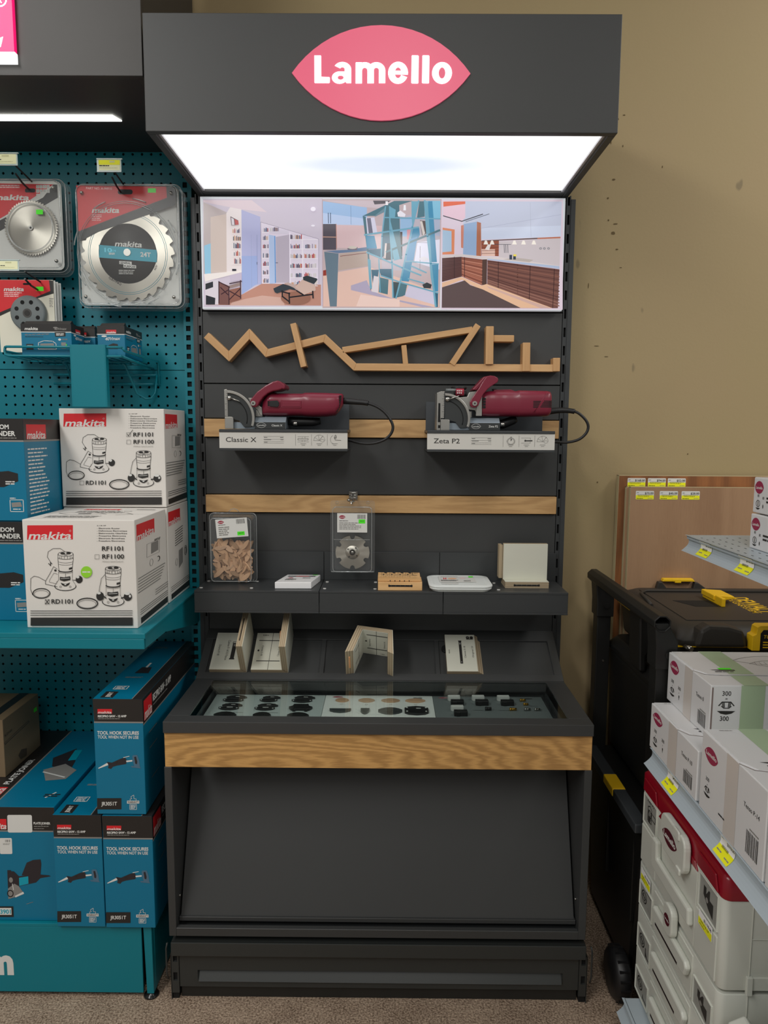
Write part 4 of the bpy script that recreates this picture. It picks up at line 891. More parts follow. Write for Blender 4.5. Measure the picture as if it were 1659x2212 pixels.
# ---- two-part wooden block with fittings
m_birch = wood_mat('birch', (190, 154, 108), (172, 134, 88), K, 'X', 3.0, wave=3)
t = thing('joined_block', 'two-layer pale wooden demonstration block with a dark connector let into its front edge', 'sample block', (.055, -.11, .966))
g = G(); g.box(-.006, .113, -.144, -.072, .9665, .9895); lo = g.build('lower_block', m_birch, t, bevel=.0008)
g = G(); g.M = Matrix.Translation((0, 0, .9915)) @ Matrix.Rotation(math.radians(3), 4, 'X'); g.box(-.0065, .109, -.140, -.066, .006, .0125); g.box(-.0065, .109, -.118, -.066, .0, .006); hi = g.build('upper_board', m_birch, t, bevel=.0006)
def connector(par, x0, x1, y, z, h=.0075, nm='connector'):
    g = G(); g.prism([(x0, z-h*.3), (x0+.002, z-h*.5), (x0+.004, z-h*.35), (x1-.004, z-h*.35), (x1-.002, z-h*.5), (x1, z-h*.3), (x1, z+h*.3), (x1-.002, z+h*.5), (x1-.004, z+h*.3), (x0+.004, z+h*.3), (x0+.002, z+h*.5), (x0, z+h*.3)], 'xz', y-.0006, y+.002)
    o = g.build(nm, m_rubber, par)
    g = G()
    for k in range(5): xx = x0+.008+(x1-x0-.016)*k/4; g.box(xx-.0012, xx+.0012, y-.0012, y, z-h*.3, z+h*.28)
    g.build('rib', m_jdark, o)
connector(lo, .022, .087, -.144, .9795); connector(hi, .019, .086, -.1395, .9925, .005)
g = G(); d = D(g, (-.0065, -.1395, .997), (.1155, 0, 0), (0, .0738, .0039), [(0, 0), (360, 0), (360, 70), (0, 70)], eps=.0006)
d.e = .0062+.0006*0; d.O = Vector((-.0065, -.1405, .9972)); d.e = .0003
for k, x in enumerate((60, 130, 200, 265)): d.line([(x-30, 8), (x-30, 62)], 2, 0); d.rect(x-2, 8, x+6, 16, 0); d.ell(x+6, 34, 12, 6, 0, 8); d.ell(x-12, 50, 8, 5, 0, 8); d.line([(x-15, 28), (x+15, 42)], 3, 0)
d.ell(300, 14, 9, 7, 0, 8); d.ell(318, 14, 9, 7, 0, 8); d.line([(290, 30), (296, 60), (330, 60)], 4, 0)
for i in range(len(g.v)): x, y, z = g.v[i]; g.v[i] = (x, y, .9991+(y+.1395)*.0524+.0052+.0005)
g.build('block_print', m_ink, hi)
# ---- frosted tub
m_frost = mat('frosted_plastic', (202, 206, 204), 1.45, rough=.35)
t = thing('flat_tub', 'flat translucent white plastic tub with rounded corners and paper label on the shelf', 'tub', (.22, -.09, .966))
def rr3(x0, x1, y0, y1, r, z): return [(a, b, z) for a, b in rrect(x0, y0, x1, y1, r, 6)]
def stack(g, rings, m=0, sm=False):
    n = len(rings[0]); vs = [p for r_ in rings for p in r_]; fs = [(i*n+j, i*n+(j+1) % n, (i+1)*n+(j+1) % n, (i+1)*n+j) for i in range(len(rings)-1) for j in range(n)]
    g.add(vs, fs+[tuple(range(n))[::-1], tuple(range((len(rings)-1)*n, len(rings)*n))], m, sm)
g = G(); stack(g, [rr3(.140, .294, -.156, -.024, .022, .9665), rr3(.136, .298, -.160, -.020, .024, .972), rr3(.133, .3005, -.163, -.016, .026, .9735), rr3(.133, .3005, -.163, -.016, .026, .9795)])
g.build('tub_body', m_frost, t, bevel=.0008)
g = G(); stack(g, [rr3(.131, .3025, -.165, -.014, .028, .9795), rr3(.131, .3025, -.165, -.014, .028, .983), rr3(.142, .2915, -.153, -.026, .02, .9845), rr3(.148, .2855, -.148, -.032, .018, .9832)])
ld = g.build('tub_lid', m_frost, t, bevel=.0006)
g = G(); g.box(.163, .262, -.115, -.038, .9845, .985); pl = g.build('paper_label', m_white, ld)
g = G(); d = D(g, (.163, -.115, .985), (.099, 0, 0), (0, .077, 0), [(400, 675), (680, 675), (695, 732), (412, 732)])
for k, x in enumerate((440, 455)): d.rect(x, 692, x+8, 708, 1)
d.poly(lens_pts(510, 700, 40, 8, 6), 3); d.poly(lens_pts(590, 695, 26, 5, 6), 4); d.greek(420, 714, 560, 6, 2, 0); d.greek(420, 680, 560, 5, 1, 2); d.bars(600, 716, 655, 727, 20, 0); d.rect(640, 676, 676, 688, 5)
g.build('label_print', [m_ink, m_red, m_grayink, mat('print_tan', (190, 150, 120), K), mat('print_pink', (210, 170, 170), K), m_green], pl)
g = G(); g.box(.166, .212, -.139, -.124, .9845, .9849); g.build('paper_label', m_white, ld)
# ---- L-shaped board sample
m_ply = mat('plywood_edge', (152, 138, 114), K, rough=.6)
m_ply2 = mat('plywood_dark_ply', (126, 110, 88), K, rough=.6)
m_lam = mat('grey_white_laminate', (172, 172, 160), K, rough=.3)
t = thing('board_sample', 'white board stood upright on a plywood foot with a dark connector in its edge', 'board sample', (.40, -.08, .966))
g = G()
def ply(g, x0, x1, y0, y1, z0, z1, ax='z', n=7, m0=0, m1=1):
    for k in range(n):
        t0, t1 = k/n, (k+1)/n; e = .0002 if k % 2 else 0
        if ax == 'z': g.box(x0+e, x1-e, y0+e, y1-e, z0+(z1-z0)*t0, z0+(z1-z0)*t1, m1 if k % 2 else m0)
        elif ax == 'x': g.box(x0+(x1-x0)*t0, x0+(x1-x0)*t1, y0+e, y1-e, z0+e, z1-e, m1 if k % 2 else m0)
        else: g.box(x0+e, x1-e, y0+(y1-y0)*t0, y0+(y1-y0)*t1, z0+e, z1-e, m1 if k % 2 else m0)
ply(g, .3425, .462, -.103, -.030, .9665, .9835); ft = g.build('plywood_foot', [m_ply, m_ply2], t)
g = G(); g.box(.3425, .462, -.103, -.030, .9835, .9845); g.build('white_face', m_lam, ft)
connector(ft, .366, .437, -.103, .9745, .0065)
g = G(); g.box(.3405, .4625, -.0745, -.0735, .9845, 1.0845, 1); g.box(.3405, .4625, -.0735, -.0595, .9845, 1.0845, 0); g.build('upright_board', [m_ply, m_lam], t, bevel=.0004, seg=1)
g = G(); ply(g, .3315, .3405, -.056, -.028, .9845, 1.078, 'y', 5); g.build('plywood_fin', [m_ply, m_ply2], t)
# ================================================================ sloping sample tray
TA = math.atan2(.0965, .154); TL_ = math.hypot(.154, .0965)
TM = Matrix(((1, 0, 0, 0), (0, math.cos(TA), -math.sin(TA), -.154), (0, math.sin(TA), math.cos(TA), .7215), (0, 0, 0, 1)))
t = thing('sample_tray', 'sloping charcoal tray with three shallow recesses holding the white-faced corner samples', 'tray', (0, -.08, .722))
g = G(); g.M = TM; pk = [(-.478, -.166), (-.154, .154), (.166, .478)]; v0, v1 = .022, .142
xs = [-.5, -.478, -.166, -.154, .154, .166, .478, .5]
g.box(-.5, .5, -.001, v0, -.012, 0); g.box(-.5, .5, v1, TL_-.001, -.012, 0)
for a_, b_ in [(-.5, -.478), (-.166, -.154), (.154, .166), (.478, .5)]: g.box(a_, b_, v0, v1, -.012, 0)
g.build('tray_frame', m_char, t, bevel=.0006, seg=1)
for a_, b_ in pk:
    g = G(); g.M = TM; g.box(a_, b_, v0, v1, -.012, -.005); g.build('recess', m_char, t)
g = G()
for s_ in (-1, 1): g.prism([(-.153, .70), (-.003, .70), (-.003, .812), (-.153, .718)], 'yz', s_*.5, s_*.49)
g.build('side_cheek', m_char, t)
def tv(x, v, w_): return tuple(TM @ Vector((x, v, w_)))
SB = -.0048
def face_art(par, org, U, V, quad, fn, nm='face_print', mats=None):
    g = G(); d = D(g, org, U, V, quad); fn(d); return g.build(nm, mats or [m_ink, m_grayink], par)
X3 = TM.to_3x3()
def sample_L(x0, x1, lb, art, knot):
    """floor slab plus wall slab on its right, mitred"""
    t = thing('corner_sample', lb, 'wood sample', tv((x0+x1)/2, v0+.01, SB), group='mitred corner samples in the tray')
    T = .0115; H = .108; va, vb = v0+.003, v0+.136
    g = G(); g.M = TM
    for k in range(5):
        a0, a1 = T*k/5, T*(k+1)/5; g.hexa([(x0, va, SB+a0), (x1-a0, va, SB+a0), (x1-a0, vb, SB+a0), (x0, vb, SB+a0), (x0, va, SB+a1), (x1-a1, va, SB+a1), (x1-a1, vb, SB+a1), (x0, vb, SB+a1)], k % 2)
    f = g.build('floor_slab', [m_ply, m_ply2], t)
    g = G(); g.M = TM; g.box(x0+.0004, x1-T, va+.0004, vb-.0004, SB+T, SB+T+.0009); lf = g.build('white_face', m_lam, f)
    Tw = .0165; g = G(); g.M = TM
    for k in range(7):
        a0, a1 = Tw*k/7, Tw*(k+1)/7; c0, c1 = T*k/7, T*(k+1)/7
        xa, xb = x1-a0, x1-a1
        b0, b1 = SB+c0, SB+c1
        g.hexa([(xb, va, b1), (xa, va, b0), (xa, vb, b0), (xb, vb, b1), (xb, va, SB+H), (xa, va, SB+H), (xa, vb, SB+H), (xb, vb, SB+H)], k % 2)
    wl_ = g.build('wall_slab', [m_ply, m_ply2], t)
    g = G(); g.M = TM; g.box(x1, x1+.0009, va+.0004, vb-.0004, SB+.001, SB+H-.0005); g.build('white_face', m_lam, wl_)
    w1 = SB+T+.0009
    O_ = tv(x0, va, w1); U = X3 @ Vector((x1-T-x0, 0, 0)); V = X3 @ Vector((0, vb-va, 0))
    face_art(lf, O_, U, V, [(0, 0), (100, 0), (100, 130), (0, 130)], art)
    if knot:
        g = G(); g.M = TM; g.prism([(vb-.06+.016*math.cos(a), SB+H*.52+.028*math.sin(a)) for a in [k*PI/8 for k in range(16)]], 'yz', x1-Tw-.008, x1-Tw+.001); g.build('half_round_plug', wood_mat('knotty', (176, 140, 100), (120, 80, 50), K, 'Z', 4), wl_)
    else:
        g = G(); g.M = TM; g.prism([(va+.045, SB+.03), (va+.055, SB+.03), (va+.115, SB+H-.012), (va+.105, SB+H-.012)], 'yz', x1-Tw-.0006, x1-Tw+.001); g.box(x1-.011, x1-.0085, va+.02, va+.1, SB+H-.0005, SB+H+.0003); g.build('groove', m_rubber, wl_)
    g = G(); g.M = TM; g.box(x1-Tw+.003, x1-Tw+.005, va-.0006, va+.0005, SB+.045, SB+.072) if not knot else g.box(x1-Tw+.001, x1-Tw+.002, va-.0004, va, SB+.05, SB+.052)
    g.build('biscuit_slot', m_ply2, wl_)
def art1(d):
    def vt(s, x, y0, y1, h): d.text(s, (x, y0), (x, y1), (x+h, y0), 0, .0)
    vt('Divario P-18', 14, 44, 82, 7); vt('Clamex P-14/10 Flexus', 40, 28, 98, 8)
    d.rect(56, 38, 68, 96, 0); d.box(56, 34, 67, 40, 1.5, 0); d.rect(54, 92, 70, 96, 0); d.rect(60, 42, 64, 50, 1)
def art2(d):
    d.line([(51, 0), (51, 130)], 1.2, 0); d.rect(10, 27, 84, 29.5, 0); d.rect(12, 99, 84, 101.5, 0)
    d.text('E20-L', (20, 11), (38, 11), (20, 6), 0, .01); d.ell(13, 64, 3, 3.5, 0, 10)
    d.text('Clamex S-18', (22, 46), (22, 82), (28, 46), 0); d.text('Clamex S-20', (79, 84), (79, 50), (73, 84), 0)
sample_L(-.468, -.366, 'mitred corner sample printed with one thick black connector, beside the tray edge', art1, False)
sample_L(-.3535, -.2515, 'mitred corner sample printed with two thin black bars and a knotty half-round plug', art2, True)
# U-shaped sample standing on its edge
t = thing('corner_sample', 'three-board U-shaped plywood sample with white inner faces, standing open towards the front', 'wood sample', tv(-.03, .08, SB), group='mitred corner samples in the tray')
g = G()
def slabs(g, outer, inner, w0, w1, n=6):
    """a slab in plan between two lines, plied through its thickness, raised from w0 to w1"""
    for k in range(n):
        def L_(p, q, s_): return (p[0]+(q[0]-p[0])*s_, p[1]+(q[1]-p[1])*s_)
        a0, a1 = L_(outer[0], inner[0], k/n), L_(outer[0], inner[0], (k+1)/n); b0, b1 = L_(outer[1], inner[1], k/n), L_(outer[1], inner[1], (k+1)/n)
        pts = [a0, b0, b1, a1]; ar = sum(pts[i][0]*pts[(i+1) % 4][1]-pts[(i+1) % 4][0]*pts[i][1] for i in range(4))
        if ar < 0: pts = pts[::-1]
        g.hexa([(x, v, w0) for x, v in pts]+[(x, v, w1) for x, v in pts], k % 2)
w0, w1 = SB, SB+.098
bl, br = (-.062, .112), (.034, .096)       # back corners outer
bli, bri = (-.048, .098), (.022, .085)     # inner
fl, fr = (-.092, .018), (.036, .012)
fli, fri = (-.071, .022), (.021, .02)
g.M = TM; slabs(g, (fl, bl), (fli, bli), w0, w1); sd1 = g.build('wall_slab', [m_ply, m_ply2], t)
g = G(); g.M = TM; slabs(g, (bl, br), (bli, bri), w0, w1); bk = g.build('back_slab', [m_ply, m_ply2], t)
g = G(); g.M = TM; slabs(g, (fr, br), (fri, bri), w0, w1); sd2 = g.build('wall_slab', [m_ply, m_ply2], t)
def face(par, p, q, nx, ny, art=None, quad=None):
    g = G(); g.M = TM; e = .0009; pts = [p, q, (q[0]+nx*e, q[1]+ny*e), (p[0]+nx*e, p[1]+ny*e)]
    ar = sum(pts[i][0]*pts[(i+1) % 4][1]-pts[(i+1) % 4][0]*pts[i][1] for i in range(4)); 
    if ar < 0: pts = pts[::-1]
    g.hexa([(x, v, w0+.0005) for x, v in pts]+[(x, v, w1-.0005) for x, v in pts]); lf = g.build('white_face', m_lam, par)
    if art:
        a_ = (p[0]+nx*e, p[1]+ny*e); b_ = (q[0]+nx*e, q[1]+ny*e)
        face_art(lf, tv(a_[0], a_[1], w0), X3 @ Vector((b_[0]-a_[0], b_[1]-a_[1], 0)), X3 @ Vector((0, 0, w1-w0)), quad, art)
face(sd2, fr, br, 1, .03)
def art3(d):
    d.line([(120, 0), (122, 260)], 3, 0); d.rect(35, 45, 215, 52, 0); d.rect(40, 190, 215, 197, 0)
    d.text('Clamex S-20', (58, 90), (58, 165), (70, 90), 0); d.text('Clamex S-18', (196, 175), (196, 100), (184, 175), 0); d.ell(30, 118, 9, 7, 0, 8); d.text('E20-L', (190, 236), (155, 236), (190, 246), 0)
face(bk, bli, bri, -.15, -.98, art3, [(0, 0), (220, 0), (220, 260), (0, 260)])
def art4(d): d.line([(55, 0), (55, 260)], 2, 1); d.rect(20, 60, 60, 66, 0); d.rect(20, 190, 60, 196, 0)
face(sd1, fli, bli, .95, -.25, art4, [(0, 0), (100, 0), (100, 260), (0, 260)])
g = G(); g.M = TM; g.box(-.083, -.079, .0185, .0205, w0+.03, w0+.075); g.build('biscuit_slot', mat('slot_wood', (196, 140, 96), K), sd1)
# bevelled single board
t = thing('corner_sample', 'single white-faced plywood sample with one slanting edge, lying flat in the tray', 'wood sample', tv(.235, .05, SB), group='mitred corner samples in the tray')
x0, x1 = .185, .269; g = G(); g.M = TM; T = .0125; va, vb = v0+.002, v0+.134
for k in range(5):
    a0, a1 = T*k/5, T*(k+1)/5; e0, e1 = .016*(1-k/5), .016*(1-(k+1)/5)
    g.hexa([(x0, va, SB+a0), (x1+e0, va, SB+a0), (x1+e0, vb, SB+a0), (x0, vb, SB+a0), (x0, va, SB+a1), (x1+e1, va, SB+a1), (x1+e1, vb, SB+a1), (x0, vb, SB+a1)], k % 2)
f = g.build('board', [m_ply, m_ply2], t)
g = G(); g.M = TM; g.box(x0, x1, va+.0003, vb-.0003, SB+T, SB+T+.0009); lf = g.build('white_face', m_lam, f)
def art5(d):
    d.rect(45, 24, 54, 104, 0); d.rect(44, 22, 55, 26, 0); d.ell(49.5, 33, 3, 4, 1, 8); d.rect(48, 96, 51, 100, 1)
    d.text('Clamex S-18', (66, 84), (66, 42), (60, 84), 0); d.text('Original 20', (92, 82), (92, 42), (86, 82), 0); d.text('E20', (13, 68), (13, 55), (9, 68), 0)
    d.ell(77, 11, 6, 5, 0, 10); d.ell(90, 11, 6, 5, 0, 10); d.rect(72, 15, 95, 18, 0); d.ell(77, 11, 2, 2, 1, 6)
face_art(lf, tv(x0, va, SB+T+.0009), X3 @ Vector((x1-x0, 0, 0)), X3 @ Vector((0, vb-va, 0)), [(0, 0), (100, 0), (100, 130), (0, 130)], art5)
g = G(); g.M = TM; g.cyl((.186, .11, SB+.001), (.186, .11, SB+.008), .012, None, 16); g.build('rubber_foot', m_rubber, t)
# ================================================================ glass-topped counter
ct = thing('display_counter', 'charcoal counter with glass-topped case, broad oak fascia and a leaning front panel below', 'counter', (0, -.22, .178))
YC = -.4445; g = G()
zt, zb_ = .7205, .693
g.box(-.5, .5, YC, -.4055, zb_, zt); g.box(-.5, .5, -.1625, -.1545, zb_, zt); g.box(-.5, -.4495, -.4055, -.1625, zb_, zt); g.box(.4495, .5, -.4055, -.1625, zb_, zt)
g.build('counter_frame', m_char, ct, bevel=.001)
g = G(); g.box(-.449, .449, -.4055, -.1625, .7165, .7205); g.build('glass_pane', m_glass, ct)
g = G()   # lining of the case
g.box(-.4515, -.4495, -.42, -.14, .665, .7165); g.box(.4495, .4515, -.42, -.14, .665, .7165); g.box(-.45, .45, -.14, -.137, .665, .693); g.box(-.45, .45, -.424, -.42, .665, .7)
g.box(-.452, .452, -.425, -.137, .66, .666); g.build('case_lining', m_charm, ct)
g = G(); g.box(-.4995, .4995, -.437, -.42, .607, .6915); g.build('oak_fascia', m_oak, ct, bevel=.0008, seg=1)
for s_ in (-1, 1):
    g = G(); g.box(s_*.502, s_*.4845, -.437, -.02, .178, .6065); g.build('side_panel', m_char, ct, bevel=.0008, seg=1)
g = G(); g.box(-.4845, .4845, -.437, -.424, .178, .199); g.build('bottom_rail', m_char, ct, bevel=.0008, seg=1)
g = G(); g.box(-.4845, .4845, -.424, -.03, .178, .183); g.build('bottom_board', m_charm, ct)
g = G(); g.box(-.4845, .4845, -.05, -.035, .2, .607); g.build('rear_panel', m_charm, ct)
g = G(); g.prism([(-.411, .212), (-.400, .212), (-.245, .607), (-.256, .607)], 'yz', -.4800, .4800); g.prism([(-.4165, .203), (-.40, .203), (-.40, .2135), (-.4165, .2135)], 'yz', -.4825, .4825)
lp = g.build('leaning_panel', m_char, ct, bevel=.0006, seg=1)
g = G()
for s_ in (-1, 1): g.cyl((s_*.4815, -.405, .262), (s_*.485, -.405, .262), .003, None, 8)
g.build('support_pin', m_steel, ct)
# sample boards under the glass
def sboard(x0, x1, lb, mt):
    t = thing('connector_board', lb, 'sample board', ((x0+x1)/2, -.28, .67), group='sample boards under the counter glass')
    g = G(); g.box(x0, x1, -.405, -.152, .6665, .676); g.build('mount_board', mt, t, bevel=.0005, seg=1)
    return t
m_bpale = mat('board_pale_grey', (150, 158, 156), K, rough=.5); m_bwhite = mat('board_white', (196, 198, 194), K, rough=.4); m_bgrey = mat('board_mid_grey', (98, 104, 104), K, rough=.5)
ZT_ = .676
t1 = sboard(-.4435, -.1465, 'pale grey sample board with nine black connector plates under the counter glass', m_bpale)
def conn(par, x, y, w_, h_, kind):
    g = G(); r_ = 'xy'
    if kind in 'abc':   # two lens halves side by side
        for dy in (-.5, .5):
            ps = lens_pts(0, 0, w_/2*1.08, h_*.34, 5)
            ps = [(max(-w_/2, min(w_/2, a)), b) for a, b in ps]
            ps2 = [(x+a+(dy*.006), y+dy*h_*.42+(b if (b*dy > 0) else b*.25)) for a, b in ps]
            g.prism(ps2, 'xy', ZT_+.0005, ZT_+.0055)
        g.box(x-w_*.36, x+w_*.38, y-.002, y+.002, ZT_+.0005, ZT_+.0048)
    elif kind == 'd':
        g.prism([(x-w_/2, y-h_*.1), (x-w_*.38, y-h_*.5), (x+w_*.38, y-h_*.5), (x+w_/2, y-h_*.1), (x+w_*.34, y+h_*.1), (x+w_*.3, y+h_*.5), (x-w_*.3, y+h_*.5), (x-w_*.36, y+h_*.1)], 'xy', ZT_+.0005, ZT_+.007)
        for sx in (-.25, .25): g.box(x+sx*w_-.004, x+sx*w_+.004, y-h_*.7, y-h_*.4, ZT_+.0005, ZT_+.006)
    else:
        g.prism([(x+a, y+b) for a, b in lens_pts(0, 0, w_/2, h_*.5, 6) if True], 'xy', ZT_+.0005, ZT_+.006)
    o = g.build('connector_plate', m_rubber, par, bevel=.0006, seg=1)
    g = G()
    if kind in 'abc':
        for sx in (-.4, .4):
            for dy in (-.4, .4): g.cyl((x+sx*w_+dy*.006, y+dy*h_, ZT_+.0054), (x+sx*w_+dy*.006, y+dy*h_, ZT_+.0059), .0022, None, 8)
        g.box(x+.0, x+w_*.2, y+h_*.2, y+h_*.27, ZT_+.0054, ZT_+.0058)
        if kind == 'b': g.box(x-w_*.14, x+w_*.14, y-h_*.32, y-h_*.22, ZT_+.0054, ZT_+.0058)
        g.build('pale_hole', mat('hole_pale', (170, 172, 168), K), o)
for (x, y, w_, h_, k) in [(-.386, -.190, .056, .038, 'a'), (-.292, -.190, .048, .034, 'a'), (-.203, -.190, .056, .038, 'a'), (-.386, -.246, .054, .036, 'b'), (-.293, -.246, .054, .036, 'b'), (-.203, -.248, .062, .032, 'd'),
                     (-.388, -.302, .058, .036, 'e'), (-.295, -.302, .046, .034, 'e'), (-.204, -.302, .056, .034, 'e')]:
    conn(t1, x, y, w_, h_, k)
g = G()
for (x, y) in [(-.386, -.221), (-.295, -.277), (-.36, -.277), (-.27, -.277)]: g.box(x-.012, x+.012, y-.0008, y+.0008, ZT_, ZT_+.0002)
g.build('caption_print', m_ink, t1)
t2 = sboard(-.1455, .1435, 'white sample board with four pale wooden biscuits over four dark connectors', m_bwhite)
for k, (x, w_) in enumerate([(-.099, .036), (-.034, .044), (.030, .050), (.096, .054)]):
    g = G(); g.prism(lens_pts(x, -.193, w_/2, .0115, 8), 'xy', ZT_+.0002, ZT_+.0045); g.build('wooden_biscuit', m_beech, t2, bevel=.0005, seg=1)
m_dk = mat('dark_plastic', (44, 48, 48), K, rough=.4)
g = G(); g.prism([(-.128, -.256), (-.126, -.266), (-.115, -.273), (-.100, -.276), (-.085, -.273), (-.074, -.266), (-.072, -.256)], 'xy', ZT_+.0002, ZT_+.005); g.build('connector_plate', m_dk, t2)
g = G(); g.prism([(-.0475, -.253), (-.047, -.268), (-.042, -.280), (-.036, -.285), (-.030, -.280), (-.025, -.268), (-.0245, -.253)], 'xy', ZT_+.0002, ZT_+.005); g.build('connector_plate', m_dk, t2)
g = G()
for s_ in (-1, 1): g.prism([(.029+a, -.2645+s_*(.004+abs(b)*1.0)) if b*s_ >= 0 else (.029+a, -.2645+s_*.004) for a, b in lens_pts(0, 0, .031, .016, 6)], 'xy', ZT_+.0002, ZT_+.0045)
c_ = g.build('connector_plate', m_dk, t2)
g = G(); g.prism([(.066, -.250), (.075, -.242), (.096, -.238), (.118, -.242), (.127, -.250), (.127, -.276), (.118, -.284), (.096, -.288), (.075, -.284), (.066, -.276)], 'xy', ZT_+.0002, ZT_+.006); c_ = g.build('connector_plate', m_rubber, t2, bevel=.0005, seg=1)
g = G()
for (x, y) in [(.072, -.250), (.121, -.250), (.072, -.274), (.121, -.274)]: g.cyl((x, y, ZT_+.006), (x, y, ZT_+.0063), .0026, None, 10)
g.box(.096, .108, -.256, -.253, ZT_+.006, ZT_+.0064); g.build('pale_hole', m_bwhite, c_)
g = G(); d = D(g, (-.1455, -.32, ZT_), (.289, 0, 0), (0, .168, 0), [(0, 0), (289, 0), (289, 168), (0, 168)])
d.poly(lens_pts(33, 13, 15, 6, 8), 1); d.text('Lamello', (22, 15), (44, 15), 4, 2, .02); d.ell(243, 16, 7, 4, 0, 8); d.ell(255, 16, 7, 4, 0, 8); d.rect(238, 18, 260, 22, 0)
for s_, x in (('H9', 46), ('0', 112), ('10', 176), ('20', 241)): d.text(s_, (x-4, 66), (x+4, 66), 5, 0)
for s_, x in (('K20-L', 46), ('S-20', 112), ('Clamex S-20', 176), ('Clamex S-18', 241)): d.text(s_, (x-13 if len(s_) < 6 else x-22, 153), (x+13 if len(s_) < 6 else x+22, 153), 5, 0)
g.build('caption_print', [m_grayink, m_lred, m_white], t2)
t3 = sboard(.1445, .4395, 'mid grey sample board with white and black cabinet fittings and small brass pegs', m_bgrey)
m_brass = mat('brass', (170, 130, 50), 1.3, rough=.28, metal=.9)
for (x, y) in [(.200, -.182), (.265, -.180), (.332, -.180), (.202, -.252)]:
    g = G(); g.prism([(x-.014, y-.008)]+arc(x-.010, y, .007, 210, 120, 4)+[(x+.016, y+.007), (x+.016, y-.008)], 'xy', ZT_+.0003, ZT_+.013); g.build('white_fitting', m_white, t3, bevel=.001)
    x2 = x+.006; y2 = y-.031; g = G(); g.box(x2-.017, x2+.017, y2-.009, y2+.007, ZT_+.0003, ZT_+.013); g.box(x2-.012, x2-.002, y2-.011, y2+.004, ZT_+.0003, ZT_+.012); g.build('black_fitting', m_rubber, t3, bevel=.0012)
for (x, y, m_, r_, l_) in [(.384, -.186, m_brass, .0036, .014), (.387, -.214, m_brass, .0034, .012), (.347, -.250, m_brass, .0036, .017), (.283, -.250, m_rubber, .0045, .015), (.384, -.250, m_steel, .0036, .014), (.410, -.250, m_steel, .0034, .013)]:
    g = G(); g.cyl((x-l_/2, y, ZT_+r_), (x+l_/2, y, ZT_+r_), r_, None, 12); g.cyl((x-l_/2-.001, y, ZT_+r_), (x-l_/2+.005, y, ZT_+r_), r_*1.15, None, 12); g.build('dowel_bolt', m_, t3)
g = G(); d = D(g, (.1445, -.32, ZT_), (.295, 0, 0), (0, .168, 0), [(0, 0), (295, 0), (295, 168), (0, 168)])
d.poly(lens_pts(28, 14, 14, 5, 8), 1); d.text('Lamello', (18, 16), (38, 16), 3.5, 2, .02); d.ell(254, 16, 7, 3, 0, 8); d.rect(250, 14, 268, 18, 0)
for (a_, b_, y) in [(100, 126, 98), (165, 198, 98), (250, 275, 66), (258, 280, 90)]: d.greek(a_, y, b_, 3, 1, 0, .6)
g.build('caption_print', [m_ink, m_lred, m_white], t3)
# ================================================================ kick base
kb = thing('kick_base', 'dark steel base with a pressed groove and slotted ends, on the carpet', 'base', (0, -.2, 0))
g = G(); g.box(-.5005, .5065, -.432, -.03, .151, .158); g.box(-.5005, .5065, -.434, -.428, .1225, .158); g.build('top_cap', m_kick, kb, bevel=.0015)
g = G(); y0 = -.4215
def strip(z0, ya, z1, yb, x0=-.484, x1=.493): g.quad((x0, ya, z0), (x1, ya, z0), (x1, yb, z1), (x0, yb, z1))
for a_ in [(.033, -.4215, .048, -.4215), (.077, -.4215, .1225, -.4215)]: strip(*a_)
strip(.048, -.4215, .077, -.4215, -.484, -.44); strip(.048, -.4215, .077, -.4215, .455, .493)
strip(.050, -.426, .0755, -.4085, -.437, .452); g.quad((-.44, -.4215, .048), (.455, -.4215, .048), (.452, -.426, .050), (-.437, -.426, .050)); g.quad((-.437, -.4085, .0755), (.452, -.4085, .0755), (.455, -.4215, .077), (-.44, -.4215, .077))
g.add([(-.44, -.4215, .048), (-.437, -.426, .05), (-.437, -.4085, .0755), (-.44, -.4215, .077)], [(0, 1, 2, 3)]); g.add([(.455, -.4215, .048), (.455, -.4215, .077), (.452, -.4085, .0755), (.452, -.426, .05)], [(0, 1, 2, 3)])
g.box(-.484, .493, -.4200, -.40, .033, .1225) if False else None
g.build('kick_panel', m_kick, kb)
g = G(); g.box(-.483, .492, -.414, -.04, .0, .033); g.build('skirt', mat('skirt_black', (26, 27, 26), K, rough=.4), kb, bevel=.001)
g = G(); g.box(-.483, .492, -.405, -.04, .033, .15); g.build('inner_box', m_black, kb)
for s_ in (-1, 1):
    x0, x1 = (-.504, -.485) if s_ < 0 else (.494, .513)
    g = G(); hs = [(.050, .072), (.100, .116)]
    zz_ = .018
    for (a_, b_) in hs: g.box(x0, x1, -.424, -.418, zz_, a_); g.box(x0, x0+.005, -.424, -.418, a_, b_); g.box(x1-.004, x1, -.424, -.418, a_, b_); g.box(x0+.005, x1-.004, -.4185, -.4175, a_, b_, 1); zz_ = b_
    g.box(x0, x1, -.424, -.418, zz_, .1225); xo = x0 if s_ < 0 else x1; g.box(xo-.001, xo+.001, -.424, -.1, .0, .1225); g.box(x0+.002, x1-.002, -.420, -.1, .0, .018, 1)
    xo += s_*.006; g.tube([(xo, -.43, .06), (xo+s_*.003, -.43, .075), (xo+s_*.003, -.43, .14), (xo, -.43, .155)], .0022, 6); g.build('end_bracket', [m_kick, m_black], kb)
